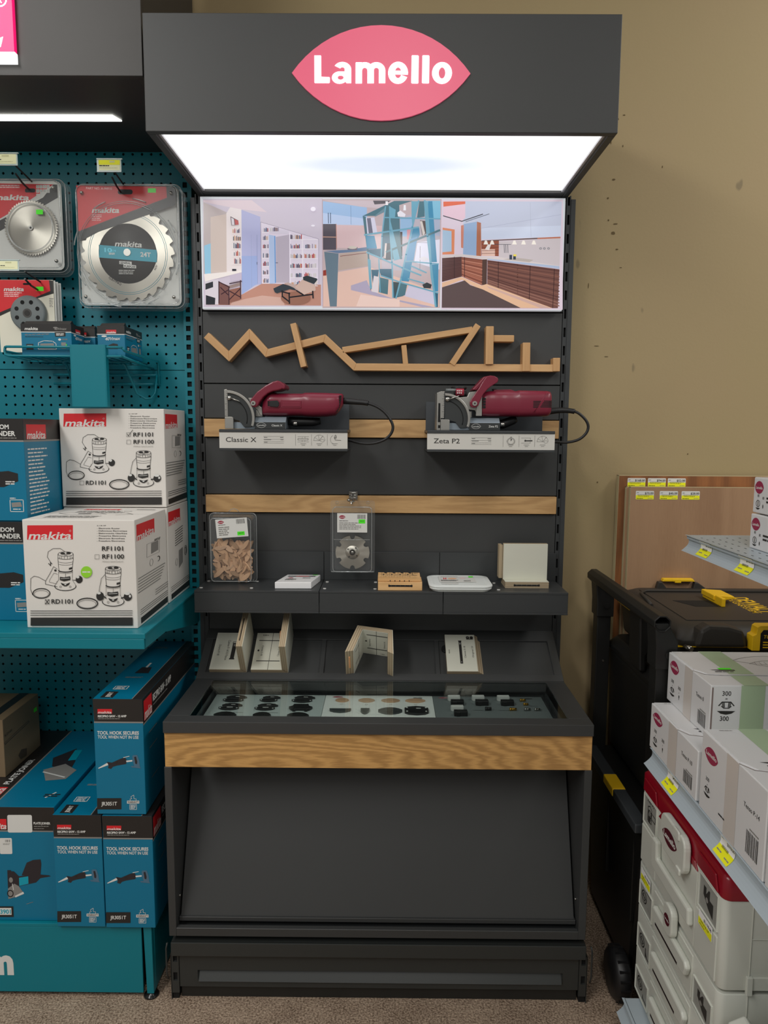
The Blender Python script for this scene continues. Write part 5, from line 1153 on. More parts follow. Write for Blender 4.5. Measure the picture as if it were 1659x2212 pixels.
# ================================================================ teal wall gondola
tg = thing('pegboard_gondola', 'teal perforated wall bay with slotted upright and deep base, beside the charcoal display', 'shop gondola', (-.95, -.1, 0))
PP = .0257; YP = .035
m_hole = mat('peg_void', (6, 22, 26), 1, rough=.9)
def pegboard(z0, z1, zfirst):
    """one perforated sheet from z0 to z1 with a hole row at zfirst"""
    g = G(); x1 = -.587+PP/2; nx = 30; x0 = x1-nx*PP
    k0 = math.ceil((z0+PP*.45-zfirst)/PP); k1 = math.floor((z1-PP*.45-zfirst)/PP)
    za = zfirst+(k0-.5)*PP; nz = k1-k0+1; zb = za+nz*PP
    perforated(g, x0, za, nx, nz, PP, PP, YP, octo(.0037), 0, .002)
    def s_(xa, xb, a, b): g.quad((xa, YP, a), (xb, YP, a), (xb, YP, b), (xa, YP, b))
    s_(x0, x1, z0+.001, za); s_(x0, x1, zb, z1-.001); s_(x1, -.5585, z0+.001, z1-.001)
    g.quad((x0, YP, z0+.001), (-.5585, YP, z0+.001), (-.5585, YP+.012, z0-.0), (x0, YP+.012, z0)); g.quad((x0, YP, z1-.001), (-.5585, YP, z1-.001), (-.5585, YP+.012, z1), (x0, YP+.012, z1))
    return g.build('perforated_panel', m_teal, tg)
pegboard(1.56, 2.2, 2.119); pegboard(.96, 1.56, 1.5375); pegboard(.2, .96, .925)
g = G(); g.box(-1.36, -.5585, YP+.014, YP+.02, .2, 2.2); g.build('backing_sheet', m_hole, tg)
g = G(); zz_ = .0; g.box(-.5575, -.5555, .022, .075, 0, 2.16)
perforated(g, -.5555, .3, 1, 72, .0215, PP, .022, recto(.0063, .0072), 0, .004)
g.quad((-.5555, .022, 0), (-.534, .022, 0), (-.534, .022, .3), (-.5555, .022, .3)); g.box(-.534, -.527, .022, .075, 0, 2.16); g.box(-.5555, -.534, .028, .03, .3, 2.16, 1)
g.build('slotted_upright', [m_teal, m_hole], tg)
# base deck
g = G(); g.box(-1.36, -.572, -.42, .03, .186, .1945); g.build('base_deck', m_teal, tg, bevel=.001)
g = G(); g.box(-1.36, -.5755, -.42, -.414, .013, .186); fp = g.build('kick_plate', m_teal, tg, bevel=.001)
g = G(); d = D(g, (-1.0, -.42, 0), (.4, 0, 0), (0, 0, .2)); d.H = None
d.text('m', (1.0-.957, .062), (1.0-.893, .062), (1.0-.957, .062+.066), 0, .05); g.build('printed_lettering', m_white, fp)
g = G(); g.hexa([(-.566, -.421, .012), (-.549, -.421, .012), (-.549, -.405, .012), (-.566, -.405, .012), (-.5705, -.421, .191), (-.5505, -.421, .191), (-.5505, -.405, .191), (-.5705, -.405, .191)])
g.box(-.553, -.549, -.405, .03, .012, .191); g.build('end_bracket', m_teal, tg, bevel=.0008, seg=1)
g = G(); g.lathe([(0, 0), (.017, 0), (.019, .002), (.017, .005), (.006, .007), (.006, .014), (0, .014)], (-.559, -.41, 0), 'z', 20); g.build('levelling_foot', mat('foot_chrome_black', (40, 40, 40), 1.5, rough=.2, metal=.6), tg)
g = G(); g.box(-1.36, -.58, -.40, .03, .02, .18); g.build('inner_box', m_black, tg)
# steel shelf
sh = thing('steel_shelf', 'teal steel shelf carrying the white router cartons and sander boxes', 'shelf', (-.95, -.2, .885))
g = G(); g.box(-1.36, -.530, -.452, .02, .927, .933); g.box(-1.36, -.530, -.4575, -.452, .921, .9335); g.box(-1.36, -.532, -.4575, -.453, .897, .921)
g.build('shelf_deck', m_teal, sh, bevel=.0012)
g = G(); g.prism([(-.448, .926), (.02, .926), (.02, .835), (-.02, .835), (-.30, .893), (-.448, .897)], 'yz', -.5355, -.5325); g.build('shelf_bracket', m_teal, sh)
# canopy over the teal bay
cn = thing('teal_bay_canopy', 'dark header box over the teal bay, with lit tube and pink sign', 'canopy', (-.95, -.2, 2.15))
m_dark = mat('header_dark', (46, 44, 42), K, rough=.5, bump=.03, bscale=600)
g = G(); g.box(-1.6, -.5145, -.40, -.385, 2.15, 2.75); g.build('fascia_board', m_dark, cn, bevel=.001)
g = G(); g.box(-.53, -.5146, -.385, .03, 2.15, 2.75); g.build('side_board', m_dark, cn)
g = G(); g.box(-1.6, -.53, -.385, .07, 2.1505, 2.158); g.build('underside_board', mat('header_underside', (36, 36, 37), K, rough=.5), cn)
g = G(); g.prism([(-1.6, -.203), (-.6545, -.2045), (-.643, -.173), (-1.6, -.173)], 'xy', 2.1475, 2.15); g.build('light_tube', mat('tube_lit', (250, 250, 240), 1, emit=4.0), cn, label='glowing white strip light')
m_pink = mat('sign_pink_lit', (236, 22, 106), 1, rough=.4, emit=.75); m_swht = mat('sign_white_lit', (245, 248, 246), 1, rough=.4, emit=1.2)
g = G(); g.box(-1.5, -.7835, -.412, -.40, 2.192, 2.48, 0); sg = g.build('lit_sign', m_pink, cn, label='pink lit sign with white lettering')
g = G(); g.box(-1.5, -.7825, -.412, -.40, 2.172, 2.192); g.build('sign_edge', m_swht, cn)
g = G(); d = D(g, (-1.5, -.412, 2.1), (.7, 0, 0), (0, 0, .3)); d.H = None; raw_text(d, 'makita', .0, .688, .100, .115, 0, .03, .3)
d.line([(.716-.022+.0, .1+.19)]*1+[(.694, .29)], .001, 0) if False else None
d.ell(.6915, .196, .0135, .0135, 0, 20, .0028); d.text('R', (.6865, .189), (.696, .189), (.6865, .203), 0, .02); g.build('sign_lettering', m_swht, sg)
# ---- router cartons
def logo(d, x0, y0, x1, y1, r=0, w_=1, reg=True):
    """red block with the white name standing on its lower edge"""
    d.poly([(x0, y0), (x1, y0), (x1, y1), (x0, y1)], r); hh = (y1-y0)
    d.text('makita', (x0+(x1-x0)*.03, y1-hh*.03), (x1-(x1-x0)*.04, y1-hh*.02), hh*.52, w_, .02, .25)
    if reg: d.ell(x1-(x1-x0)*.06, y0+hh*.4, hh*.06, hh*.06, w_, 8, hh*.02)
def router(d, X, Y, k, side, ink=1, wht=2, gry=3):
    """line drawing of a router at the crop position of its top centre"""
    Pq = lambda x, y: (X+x*k, Y+y*k)
    def pl(pts, m): d.poly([Pq(*p) for p in pts], m)
    def ln(pts, w_=2, m=ink, c=False): d.line([Pq(*p) for p in pts], w_*k, m, c)
    def el(x, y, a, b, m=ink, w_=None, n=18, **kw): d.ell(X+x*k, Y+y*k, a*k, b*k, m, n, w_*k if w_ else None, **kw)
    # cap, barrel, waist
    ln([(-58, 20), (-58, 60), (-52, 118), (-50, 140)], 3); ln([(58, 20), (58, 60), (52, 118), (50, 140)], 3)
    el(0, 18, 58, 17, ink, 3); el(-22, 14, 18, 8, ink); el(22, 12, 18, 9, ink); el(0, 24, 14, 5, gry)
    for (y, r_, a, b, ww) in [(45, 58, 0, PI, 3), (72, 57, 0, PI, 2), (88, 56, 0, PI, 2), (140, 52, 0, PI, 7), (150, 54, 0, PI, 2)]: d.ell(X, Y+y*k, r_*k, 13*k, ink, 12, ww*k, a, b)
    for x in (-44, -30, -10, 14, 34, 48): ln([(x, 36), (x, 52)], 4, gry)
    pl([(26, 122), (50, 116), (50, 130), (26, 136)], ink)
    ln([(-52, 150), (-52, 215)], 2); ln([(52, 150), (52, 215)], 2); ln([(0, 160), (0, 200)], 3, gry)
    pl([(-42, 188), (-10, 192), (36, 184), (38, 212), (-10, 222), (-42, 212)], ink); ln([(-34, 202), (30, 198)], 3, wht)
    pl([(-36, 232), (-10, 240), (10, 240), (36, 230), (26, 248), (8, 258), (-8, 258), (-26, 248)], ink); el(0, 246, 8, 4, wht)
    d.ell(X, Y+258*k, 80*k, 32*k, ink, 20, 5*k, -.15, PI+.15); ln([(-52, 212), (-80, 252)], 2); ln([(52, 212), (80, 252)], 2)
    for x in (-52, 52): el(x*.7, 262, 7, 7, ink, 2, 8)
    if side:   # D-handle and cord
        ln([(-62, 130), (-90, 112), (-118, 165), (-150, 220), (-150, 242), (-60, 262)], 3); ln([(-60, 168), (-88, 160), (-118, 210), (-122, 226), (-68, 240), (-62, 220)], 2)
        el(-76, 140, 9, 8); ln([(-102, 92), (-114, 78), (-112, 105), (-128, 88)], 5); ln([(-112, 80), (-138, 40), (-132, 0), (-95, -24), (-40, -24), (-5, 0)], 3)
        ln([(-150, 218), (-200, 190), (-236, 182), (-262, 200), (-262, 280), (-246, 322)], 3)
        el(-180, 310, 64, 36, ink, 6, 24); el(-180, 314, 54, 26, ink, 2, 24)
        el(104, 208, 26, 28); el(94, 190, 12, 10, wht); ln([(58, 212), (82, 214)], 4)
    else:
        ln([(-58, 60), (-86, 90), (-98, 150), (-104, 190)], 3); el(-96, 218, 28, 32); el(-104, 196, 14, 9, wht); ln([(-70, 218), (-52, 232)], 8); ln([(-110, 246), (-128, 270)], 2)
        el(-190, 270, 76, 38, ink, 7, 24); el(-190, 274, 64, 28, ink, 2, 24)
        el(108, 222, 30, 30); el(104, 200, 20, 10, wht); el(124, 218, 8, 10, wht); ln([(60, 232), (84, 226)], 8)
def router_carton(lb, x0, x1, y0, y1, z0, z1, ticks, loc_grp='white router cartons', green=False, sideart=0):
    t = thing('router_carton', lb, 'carton', ((x0+x1)/2, (y0+y1)/2, z0), group=loc_grp)
    g = G(); g.box(x0, x1, y0, y1, z0, z1); body = g.build('carton', m_carton, t, bevel=.0016)
    g = G(); Q = [(470, 758), (1330, 768), (1350, 1572), (525, 1565)]; d = D(g, (x0, y0, z0), (x1-x0, 0, 0), (0, 0, z1-z0), Q)
    logo(d, 513, 803, 862, 912, 0, 2); d.text('2-1/4 HP', (1045, 812), (1115, 812), 8, 1, .01)
    for s_, y in [('- Electronic Router', 833), ('- Defonceuse Electronique', 852), ('- Elektronische Oberfrase', 871), ('- Fresatrice Elettronica', 890), ('- Electronic Bovenfrees', 909), ('- Fresadora Electronica', 928)]:
        d.text(s_, (1045, y), (1045+len(s_)*9.2, y+2), 10, 1, .012)
    router(d, 808, 1003, 1.0, True); router(d, 1168, 1112, 1.02, False)
    for (s_, x, y, w_) in [('RF1101', 1085, 996, 160), ('RF1100', 1087, 1056, 165), ('RD1101', 706, 1388, 160)]: d.text(s_, (x, y), (x+w_, y), 32, 1, .018)
    d.text('(Without Speed Control)', (1087, 1082), (1245, 1082), 10, 3, 0)
    for k_, (x, y) in enumerate([(1030, 965), (1032, 1026), (658, 1358)]):
        if not (ticks == 2 and k_ == 0): d.box(x, y, x+32, y+32, 2, 1)
    if ticks == 0: d.line([(1036, 975), (1045, 992), (1080, 942)], 4, 1)
    if ticks == 2: d.line([(662, 1360), (686, 1390)], 5, 1); d.line([(688, 1358), (660, 1392)], 5, 1)
    for y in (1441, 1457, 1473): d.line([(550, y), (1312, y)], 4, 1)
    d.rect(552, 1490, 1314, 1549, 1)
    if green: d.ell(968, 1155, 42, 43, 4, 24); d.greek(938, 1150, 1000, 12, 1, 2, .8)
    g.build('carton_print', [m_red, m_ink, m_white, m_grayink, mat('sticker_leaf_green', (120, 176, 40), K)], body)
    g = G(); Q = [(1330, 768), (1500, 780), (1525, 1500), (1350, 1572)]; d = D(g, (x1, y0, z0), (0, y1-y0, 0), (0, 0, z1-z0), Q)
    d.poly([(1340, 806), (1438, 812), (1440, 912), (1342, 922)], 0); d.text('makita', (1343, 919), (1436, 911), 48, 2, .02, .2)
    if sideart == 0:
        d.poly([(1422, 980), (1462, 980), (1462, 1050), (1422, 1058)], 3); d.box(1398, 975, 1468, 1070, 2, 3); d.greek(1440, 962, 1474, 8, 2, 1, .6); d.ell(1424, 1120, 9, 26, 3, 10, 2); d.ell(1462, 1115, 9, 18, 1, 10, 4, -2, 1.6)
        for k_ in range(6): d.line([(1352, 1198+k_*21), (1500-k_*5, 1170+k_*20)], 7, 3)
        for k_ in range(3): d.line([(1450, 1340+k_*18), (1518, 1320+k_*17)], 6, 3)
    else:
        for k_ in range(7): d.line([(1400, 980+k_*20), (1460, 960+k_*20)], 6, 1)
        d.poly([(1430, 1150), (1462, 1135), (1464, 1260), (1432, 1300)], 3); d.ell(1412, 1240, 9, 30, 3, 10, 2); d.ell(1486, 1170, 10, 40, 1, 10, 3); d.ell(1486, 1170, 4, 25, 1, 10, 4, -2, 1.6)
    for k_ in range(3): d.line([(1365, 1440+k_*17), (1518, 1388+k_*15)], 4, 1)
    d.poly([(1366, 1500), (1520, 1432), (1522, 1478), (1368, 1546)], 1)
    g.build('carton_print', [m_red, m_ink, m_white, m_grayink], body)
    if green:
        g = G(); d = D(g, (x0, y0, z1), (x1-x0, 0, 0), (0, y1-y0, 0), [(0, 0), (257, 0), (257, 232), (0, 232)])
        logo(d, 60, 14, 150, 40, 0, 2, False); d.greek(60, 60, 200, 9, 4, 1, .35); d.line([(30, 110), (50, 90), (120, 95), (150, 120), (120, 140), (60, 135), (30, 110)], 2, 1); d.line([(120, 100), (190, 95), (215, 120), (180, 140)], 2, 1); d.poly([(80, 112), (110, 108), (112, 122), (82, 124)], 1); d.greek(30, 160, 160, 8, 5, 3, .4); d.line([(0, 116), (257, 116)], 1, 3); d.poly([(190, 20), (240, 22), (238, 30), (192, 28)], 3)
        g.build('carton_print', [m_red, m_ink, m_white, m_grayink], body)
    return t
router_carton('white router carton set on top of another, with a pencil tick in a box', -.832, -.5605, -.172, .022, 1.1905, 1.446, 0)
router_carton('white router carton mostly hidden below and behind the others, beside the pegboard', -.832, -.5605, -.170, .026, .9335, 1.1885, 1, sideart=1)
router_carton('white router carton with round green sticker, at the front of the shelf', -.8185, -.5605, -.414, -.182, .9335, 1.1875, 2, green=True)
# ---- small blue cartons: shared print
m_lblue = mat('blue_carton_light', (30, 120, 176), K, rough=.42)
m_tealink = mat('print_teal', (0, 128, 148), K, rough=.4)
def saw_art(d, X, Y, k):
    P_ = lambda *pp: [(X+x*k, Y+y*k) for x, y in pp]
    d.poly(P_((0, 105), (70, 65), (85, 70), (80, 82), (5, 110)), 2); d.poly(P_((70, 55), (110, 62), (180, 30), (215, 20), (230, 40), (225, 72), (150, 85), (118, 95), (105, 112), (80, 105), (85, 85)), 4)
    d.poly(P_((225, 45), (275, 40), (275, 52), (228, 58)), 2); d.poly(P_((275, 10), (285, 0), (315, 0), (330, 45), (335, 95), (345, 108), (268, 100), (262, 88), (290, 88), (280, 55)), 5); d.poly(P_((290, 15), (305, 12), (315, 55), (312, 75), (298, 70)), 4)
    d.line(P_((205, 20), (250, 10)), 5*k, 2); d.ell(X+150*k, Y+60*k, 10*k, 10*k, 1, 8)
def recip_front(d):
    d.poly([(755, 488), (1160, 490), (1166, 678), (768, 676)], 1); d.poly([(768, 676), (1166, 678), (1166, 690), (768, 688)], 3)
    logo(d, 795, 573, 913, 611, 0, 2, False); d.text('RECIPRO SAW - 12 AMP', (798, 641), (1030, 640), 17, 2, .04); d.greek(800, 650, 985, 9, 1, 3, .7)
    d.text('TOOL HOOK SECURES', (793, 782), (1130, 784), 27, 2, .03); d.text('TOOL WHEN NOT IN USE', (797, 815), (1127, 818), 25, 2, .02)
    saw_art(d, 800, 950, 1.0); d.rect(793, 1295, 985, 1383, 1); d.text('JR3051T', (826, 1352), (950, 1352), 28, 2, .02)
    d.rect(1030, 1315, 1127, 1338, 2); d.text('WARRANTY', (1034, 1334), (1124, 1334), 15, 1, .03); d.line([(1055, 1315), (1055, 1300), (1070, 1300), (1060, 1285), (1085, 1270), (1085, 1300), (1103, 1300), (1103, 1315)], 3, 2)
    d.box(1052, 1345, 1106, 1385, 3, 2); d.greek(1058, 1352, 1100, 10, 3, 2, .6)
MB_ = [m_red, m_bblack, m_white, m_grayink, mat('saw_dark', (34, 30, 34), K), mat('saw_steel_blue', (60, 90, 110), K), m_tealink]
def blue_box(nm, lb, x0, x1, y0, y1, z0, z1, art, quad, group, side=None, top=None, side_quad=None, top_quad=None, cat='carton'):
    t = thing(nm, lb, cat, ((x0+x1)/2, (y0+y1)/2, z0), group=group)
    g = G(); g.box(x0, x1, y0, y1, z0, z1); body = g.build('carton', m_blue, t, bevel=.0012)
    if art:
        g = G(); d = D(g, (x0, y0, z0), (x1-x0, 0, 0), (0, 0, z1-z0), quad); art(d); g.build('carton_print', MB_, body)
    if side:
        g = G(); d = D(g, (x1, y0, z0), (0, y1-y0, 0), (0, 0, z1-z0), side_quad); side(d); g.build('carton_print', MB_, body)
    if top:
        g = G(); d = D(g, (x0, y0, z1), (x1-x0, 0, 0), (0, y1-y0, 0), top_quad); top(d); g.build('carton_print', MB_, body)
    return t
def recip_side(d):   # 0..480 along depth, 0..290 down
    d.rect(0, 0, 480, 62, 1); d.rect(0, 62, 480, 66, 3); logo(d, 8, 8, 68, 58, 0, 2, False); d.text('RECIPRO SAW - 12 AMP', (76, 34), (230, 34), 17, 2, .03); d.greek(78, 42, 200, 5, 1, 3)
    for k_, (x, y) in enumerate([(40, 100), (40, 140), (160, 120), (50, 220), (150, 200)]): d.line([(x, y), (x+60, y)], 2, 3)
def recip_top(d):    # 0..116 across, 0..490 away (y down = towards front)
    d.rect(93, 0, 116, 490, 1); d.rect(91, 0, 93, 490, 3); d.rect(14, 440, 44, 482, 1); d.text('JR3051T', (34, 478), (34, 446), (24, 478), 2, .03)
    d.box(24, 400, 56, 424, 2, 2); d.greek(28, 404, 52, 5, 4, 2, .6); d.poly([(40, 250), (66, 250), (72, 300), (36, 300)], 4); d.line([(52, 215), (52, 250)], 6, 2); d.greek(24, 330, 70, 5, 2, 3); d.greek(20, 60, 60, 6, 3, 3)
QF = [(755, 488), (1160, 490), (1180, 1425), (795, 1420)]; QS = [(0, 0), (480, 0), (480, 290), (0, 290)]; QT = [(0, 0), (116, 0), (116, 490), (0, 490)]
GB = 'blue reciprocating saw cartons'
blue_box('saw_carton', 'blue saw carton standing on top of the two lower saw cartons', -.6665, -.5505, -.43, .028, .4845, .769, recip_front, QF, GB, recip_side, recip_top, QS, QT)
blue_box('saw_carton', 'blue saw carton on the teal deck beside the plate joiner carton', -.7745, -.6585, -.43, .028, .195, .4815, recip_front, QF, GB, recip_side, recip_top, QS, QT)
blue_box('saw_carton', 'blue saw carton on the teal deck at the charcoal display side, under another', -.6555, -.5365, -.432, .028, .195, .4815, recip_front, QF, GB, recip_side, recip_top, QS, QT)
# plate joiner carton
def pj_front(d):   # crop coords of the lower shelf view
    d.poly([(-900, 75), (445, 90), (448, 275), (-900, 262)], 1); d.poly([(-900, 262), (448, 275), (448, 285), (-900, 272)], 3); d.rect(-200, 180, 8, 262, 0); d.text('makita', (-190, 260), (5, 260), 45, 2, .02, .25)
    d.poly([(p[0], p[1]) for p in rrect(18, 148, 242, 288, 14, 4)], 2); d.poly(rrect(-60, 332, 52, 460, 10, 4), 2); d.bars(-10, 345, 38, 365, 14, 1); d.greek(-30, 375, 38, 7, 2, 3)
    d.text('PLATE JOINER', (255, 222), (407, 224), 17, 2, .04); d.greek(258, 236, 400, 11, 1, 3, .6); d.greek(258, 254, 355, 9, 1, 3, .6)
    d.poly([(130, 632), (180, 530), (240, 508), (308, 503), (314, 540), (302, 640), (200, 640)], 4); d.poly([(0, 600), (60, 600), (105, 640), (290, 625), (380, 632), (398, 640), (300, 655), (260, 690), (105, 720), (60, 760), (0, 770)], 4)
    d.poly([(105, 652), (190, 640), (190, 700), (105, 718)], 6); d.poly([(0, 740), (60, 700), (100, 720), (146, 780), (60, 810), (0, 825)], 3); d.poly([(60, 800), (140, 765), (146, 782), (66, 812)], 2); d.ell(20, 780, 26, 26, 4, 14, 8); d.line([(40, 690), (50, 750)], 6, 2); d.poly([(0, 590), (30, 590), (70, 640), (60, 700), (0, 700)], 4); d.ell(30, 670, 18, 22, 3, 12)
    d.rect(-110, 885, 42, 972, 1); d.rect(-90, 898, 24, 955, 2); d.text('3901', (-80, 945), (18, 945), 34, 6, .03)
    d.line([(165, 866), (228, 848)], 3, 3)
def pj_top(d):   # 0..372 across from x=-1.15, 0..440
    d.rect(0, 0, 223, 440, 1); d.rect(221, 0, 225, 440, 3); d.text('PLATE JOINER', (205, 330), (205, 190), (190, 330), 2, .03); d.rect(180, 345, 212, 420, 0); d.text('makita', (210, 416), (210, 350), (190, 416), 2, .02)
    d.poly([(250, 180), (290, 120), (320, 200), (330, 260), (270, 230)], 4); d.poly([(256, 250), (300, 215), (345, 250), (338, 300), (290, 310)], 3); d.line([(262, 262), (330, 290)], 5, 2); d.poly([(290, 130), (310, 130), (318, 190), (298, 196)], 6)
    d.line([(330, 395), (345, 370)], 4, 2); d.greek(322, 378, 362, 8, 2, 1, .6)
blue_box('plate_joiner_carton', 'wide blue plate joiner carton on the teal deck with a blank white sticker', -1.15, -.779, -.41, .028, .195, .4895, pj_front, [(-953, 75), (445, 88), (465, 1005), (-935, 995)], None, None, pj_top, None, [(0, 0), (372, 0), (372, 440), (0, 440)])
# kraft carton
t = thing('kraft_carton', 'brown kraft carton with black top band and small green sticker, on the plate joiner carton', 'carton', (-1.08, -.16, .49))
m_kraft = mat('kraft_board', (104, 88, 66), K, rough=.75, bump=.06, bscale=150, var=.06, vscale=8)
g = G(); g.box(-1.2, -.972, -.265, -.074, .49, .645); kc = g.build('carton', m_kraft, t, bevel=.0015)
g = G(); d = D(g, (-.972, -.265, .49), (0, .191, 0), (0, 0, .155), [(0, 660), (322, 440), (325, 870), (0, 1130)]); d.poly([(275, 568), (303, 548), (305, 580), (277, 598)], 2); d.text('4-Stroke', (10, 800), (78, 745), 26, 0, .01); d.line([(10, 850), (225, 670)], 16, 0); d.line([(10, 848), (222, 672)], 7, 1); d.poly([(120, 950), (150, 900), (200, 890), (195, 950), (140, 985)], 0)
g.build('carton_print', [mat('print_brown', (66, 56, 44), K), m_kraft, m_green], kc)
g = G(); d = D(g, (-1.2, -.265, .645), (.228, 0, 0), (0, .191, 0), [(0, 0), (220, 0), (220, 200), (0, 200)]); d.poly([(170, 0), (195, 0), (195, 200), (170, 200)], 0); d.poly([(100, 60), (140, 60), (135, 130), (95, 120)], 0); g.build('carton_print', [m_bblack], kc)
# sander cartons
def sander_side(d):   # 0..210 depth, 0..240 down
    d.rect(0, 0, 400, 50, 1); d.rect(0, 50, 400, 54, 3); logo(d, 12, 13, 100, 48, 0, 2, False)
    d.greek(14, 70, 108, 9, 18, 2, .35, 4, .35); 
def sander_front(d):
    d.rect(0, 0, 300, 50, 1); d.rect(0, 50, 300, 54, 3); d.text('RANDOM', (210, 24), (268, 24), 10, 2, .03); d.text('ORBIT SANDER', (180, 40), (282, 40), 11, 2, .03); d.greek(150, 44, 290, 4, 1, 3)
    d.poly([(200, 128), (262, 122), (283, 128), (283, 146), (250, 160), (200, 160)], 1); d.greek(254, 146, 276, 5, 2, 2); d.box(262, 190, 292, 218, 1.5, 2); d.poly([(265, 197), (286, 195), (289, 206), (266, 208)], 3); d.greek(268, 211, 286, 4, 1, 2); d.greek(262, 185, 276, 4, 1, 2)
for k_, (z0, z1, lb) in enumerate([(.9335, 1.174, 'blue random orbit sander carton, lower of the stack beside the router cartons'), (1.176, 1.417, 'blue random orbit sander carton, upper of the stack beside the router cartons')]):
    blue_box('sander_carton', lb, -1.15, -.836, -.352+.0*k_, -.118, z0, z1, sander_front, [(0, 0), (300, 0), (300, 240), (0, 240)], 'blue sander cartons', sander_side, None, [(0, 0), (210, 0), (210, 240), (0, 240)], cat='carton')
# ---- battery tray
tr = thing('wire_tray', 'teal wire tray with a plain plate in front, holding the small battery cartons', 'wire tray', (-.8, -.1, 1.58))
def w_(g, *p, r=.0034): g.tube(list(p), r, 6)
g = G(); 
w_(g, (-.945, -.205, 1.596), (-.94, -.207, 1.5975), (-.66, -.207, 1.5975), (-.652, -.2, 1.597)); w_(g, (-.945, -.205, 1.596), (-.949, -.2, 1.587), (-.945, -.205, 1.578), (-.935, -.207, 1.575), (-.66, -.207, 1.575), (-.652, -.2, 1.575)); g.build('front_wire', m_teal, tr)
g = G(); w_(g, (-.652, -.2, 1.597), (-.648, -.195, 1.59), (-.632, .02, 1.582), (-.630, .02, 1.52)); w_(g, (-.652, -.2, 1.575), (-.646, .02, 1.562)); g.build('side_wire', m_teal, tr)
g = G(); w_(g, (-.949, -.2, 1.587), (-.95, .02, 1.587)); g.build('side_wire', m_teal, tr)
for k_ in range(14):
    g = G(); x = -.935+k_*.0215; w_(g, (x, -.205, 1.5735), (x, .015, 1.5735), r=.0016); g.build('deck_wire', m_teal, tr)
for y in (-.1, 0.0):
    g = G(); w_(g, (-.94, y, 1.571), (-.645, y, 1.571), r=.002); g.build('cross_wire', m_teal, tr)
for z in (1.545, 1.52):
    g = G(); w_(g, (-.93, .022, z), (-.627, .022, z)); g.build('back_wire', m_teal, tr)
for x0_, x1_ in ((-.70, -.662), (-.86, -.83)):
    g = G(); w_(g, (x0_-.005, -.06, 1.572), (x0_, -.05, 1.566), (x1_-.02, -.015, 1.492), (x1_, -.005, 1.478), (x1_+.014, .0, 1.48), (x1_+.022, .01, 1.495), (x1_+.026, .02, 1.545)); g.build('brace_wire', m_teal, tr)
g = G(); g.box(-.7765, -.691, -.2145, -.211, 1.4485, 1.603); g.box(-.7785, -.7755, -.2145, -.195, 1.4485, 1.603); g.box(-.692, -.689, -.2145, -.195, 1.4485, 1.603); g.build('front_plate', m_teal, tr, bevel=.0008, seg=1)
def batt_front(d):   # 0..530 , 0..390
    d.rect(0, 0, 530, 95, 1); d.rect(0, 95, 530, 105, 2); d.text('makita', (40, 75), (180, 75), 34, 2, .03, .2); d.text('40Vmax', (350, 75), (480, 72), 28, 3, .02, .3); d.ell(365, 45, 24, 9, 3, 12)
    d.text('40V max XGT 4.0Ah BATTERY', (40, 142), (300, 132), 18, 3, .02); d.greek(42, 155, 240, 9, 1, 1, .7); d.poly([(355, 100), (470, 98), (468, 150), (360, 155)], 1); d.greek(370, 115, 455, 16, 2, 2, .6)
    d.ell(405, 190, 16, 14, 2, 12); d.greek(430, 180, 490, 10, 2, 3); d.line([(175, 310), (180, 230), (240, 205), (330, 210), (365, 240), (365, 310)], 7, 2, True); d.poly([(200, 240), (340, 235), (350, 300), (190, 300)], 3); d.rect(50, 245, 125, 315, 1); d.greek(60, 262, 115, 20, 2, 2, .6); d.poly([(420, 225), (470, 225), (470, 300), (420, 300)], 3)
def batt_end(d):     # 0..280 , 0..390
    d.rect(0, 0, 280, 105, 1); d.rect(0, 100, 280, 110, 2); d.rect(90, 48, 195, 92, 0); d.text('makita', (97, 90), (190, 90), 22, 2, .04, .2); d.text('40Vmax', (75, 180), (230, 172), 38, 2, .02, .3); d.ell(70, 128, 28, 12, 2, 12)
    d.poly([(110, 240), (160, 215), (205, 225), (212, 270), (205, 285), (112, 285)], 1)
GBt = 'small blue battery cartons'
def batt(lb, x0, x1, y0, y1, f_art, fq, s_art, sq):
    t = blue_box('battery_carton', lb, x0, x1, y0, y1, 1.5765, 1.6555, f_art, fq, GBt, s_art, None, sq)
    g = G(); zt_ = 1.6555; g.hexa([(x0+.006, y0+.004, zt_+.0003), (x1-.004, y0+.004, zt_+.0003), (x1-.004, y0+.03, zt_+.0003), (x0+.006, y0+.03, zt_+.0003), (x0+.008, y0+.012, zt_+.008), (x1-.002, y0+.012, zt_+.009), (x1-.002, y0+.0135, zt_+.009), (x0+.008, y0+.0135, zt_+.008)]); g.build('lifted_flap', m_bblack, t)
    return t
QB = [(0, 0), (530, 0), (530, 390), (0, 390)]; QE = [(0, 0), (280, 0), (280, 390), (0, 390)]
BT0 = batt('small blue battery carton with its long side to the front, in the wire tray', -.908, -.781, -.195, -.118, batt_front, QB, batt_end, QE)
g = G(); g.box(-.8065, -.7935, -.1956, -.1951, 1.5995, 1.606); g.build('price_sticker', m_green, BT0)
batt('small blue battery carton with its short end to the front, in the wire tray', -.7275, -.657, -.165, -.035, batt_end, QE, batt_front, QB)
batt('small blue battery carton half hidden between the two others in the wire tray', -.832, -.757, -.105, .01, batt_end, QE, batt_front, QB)
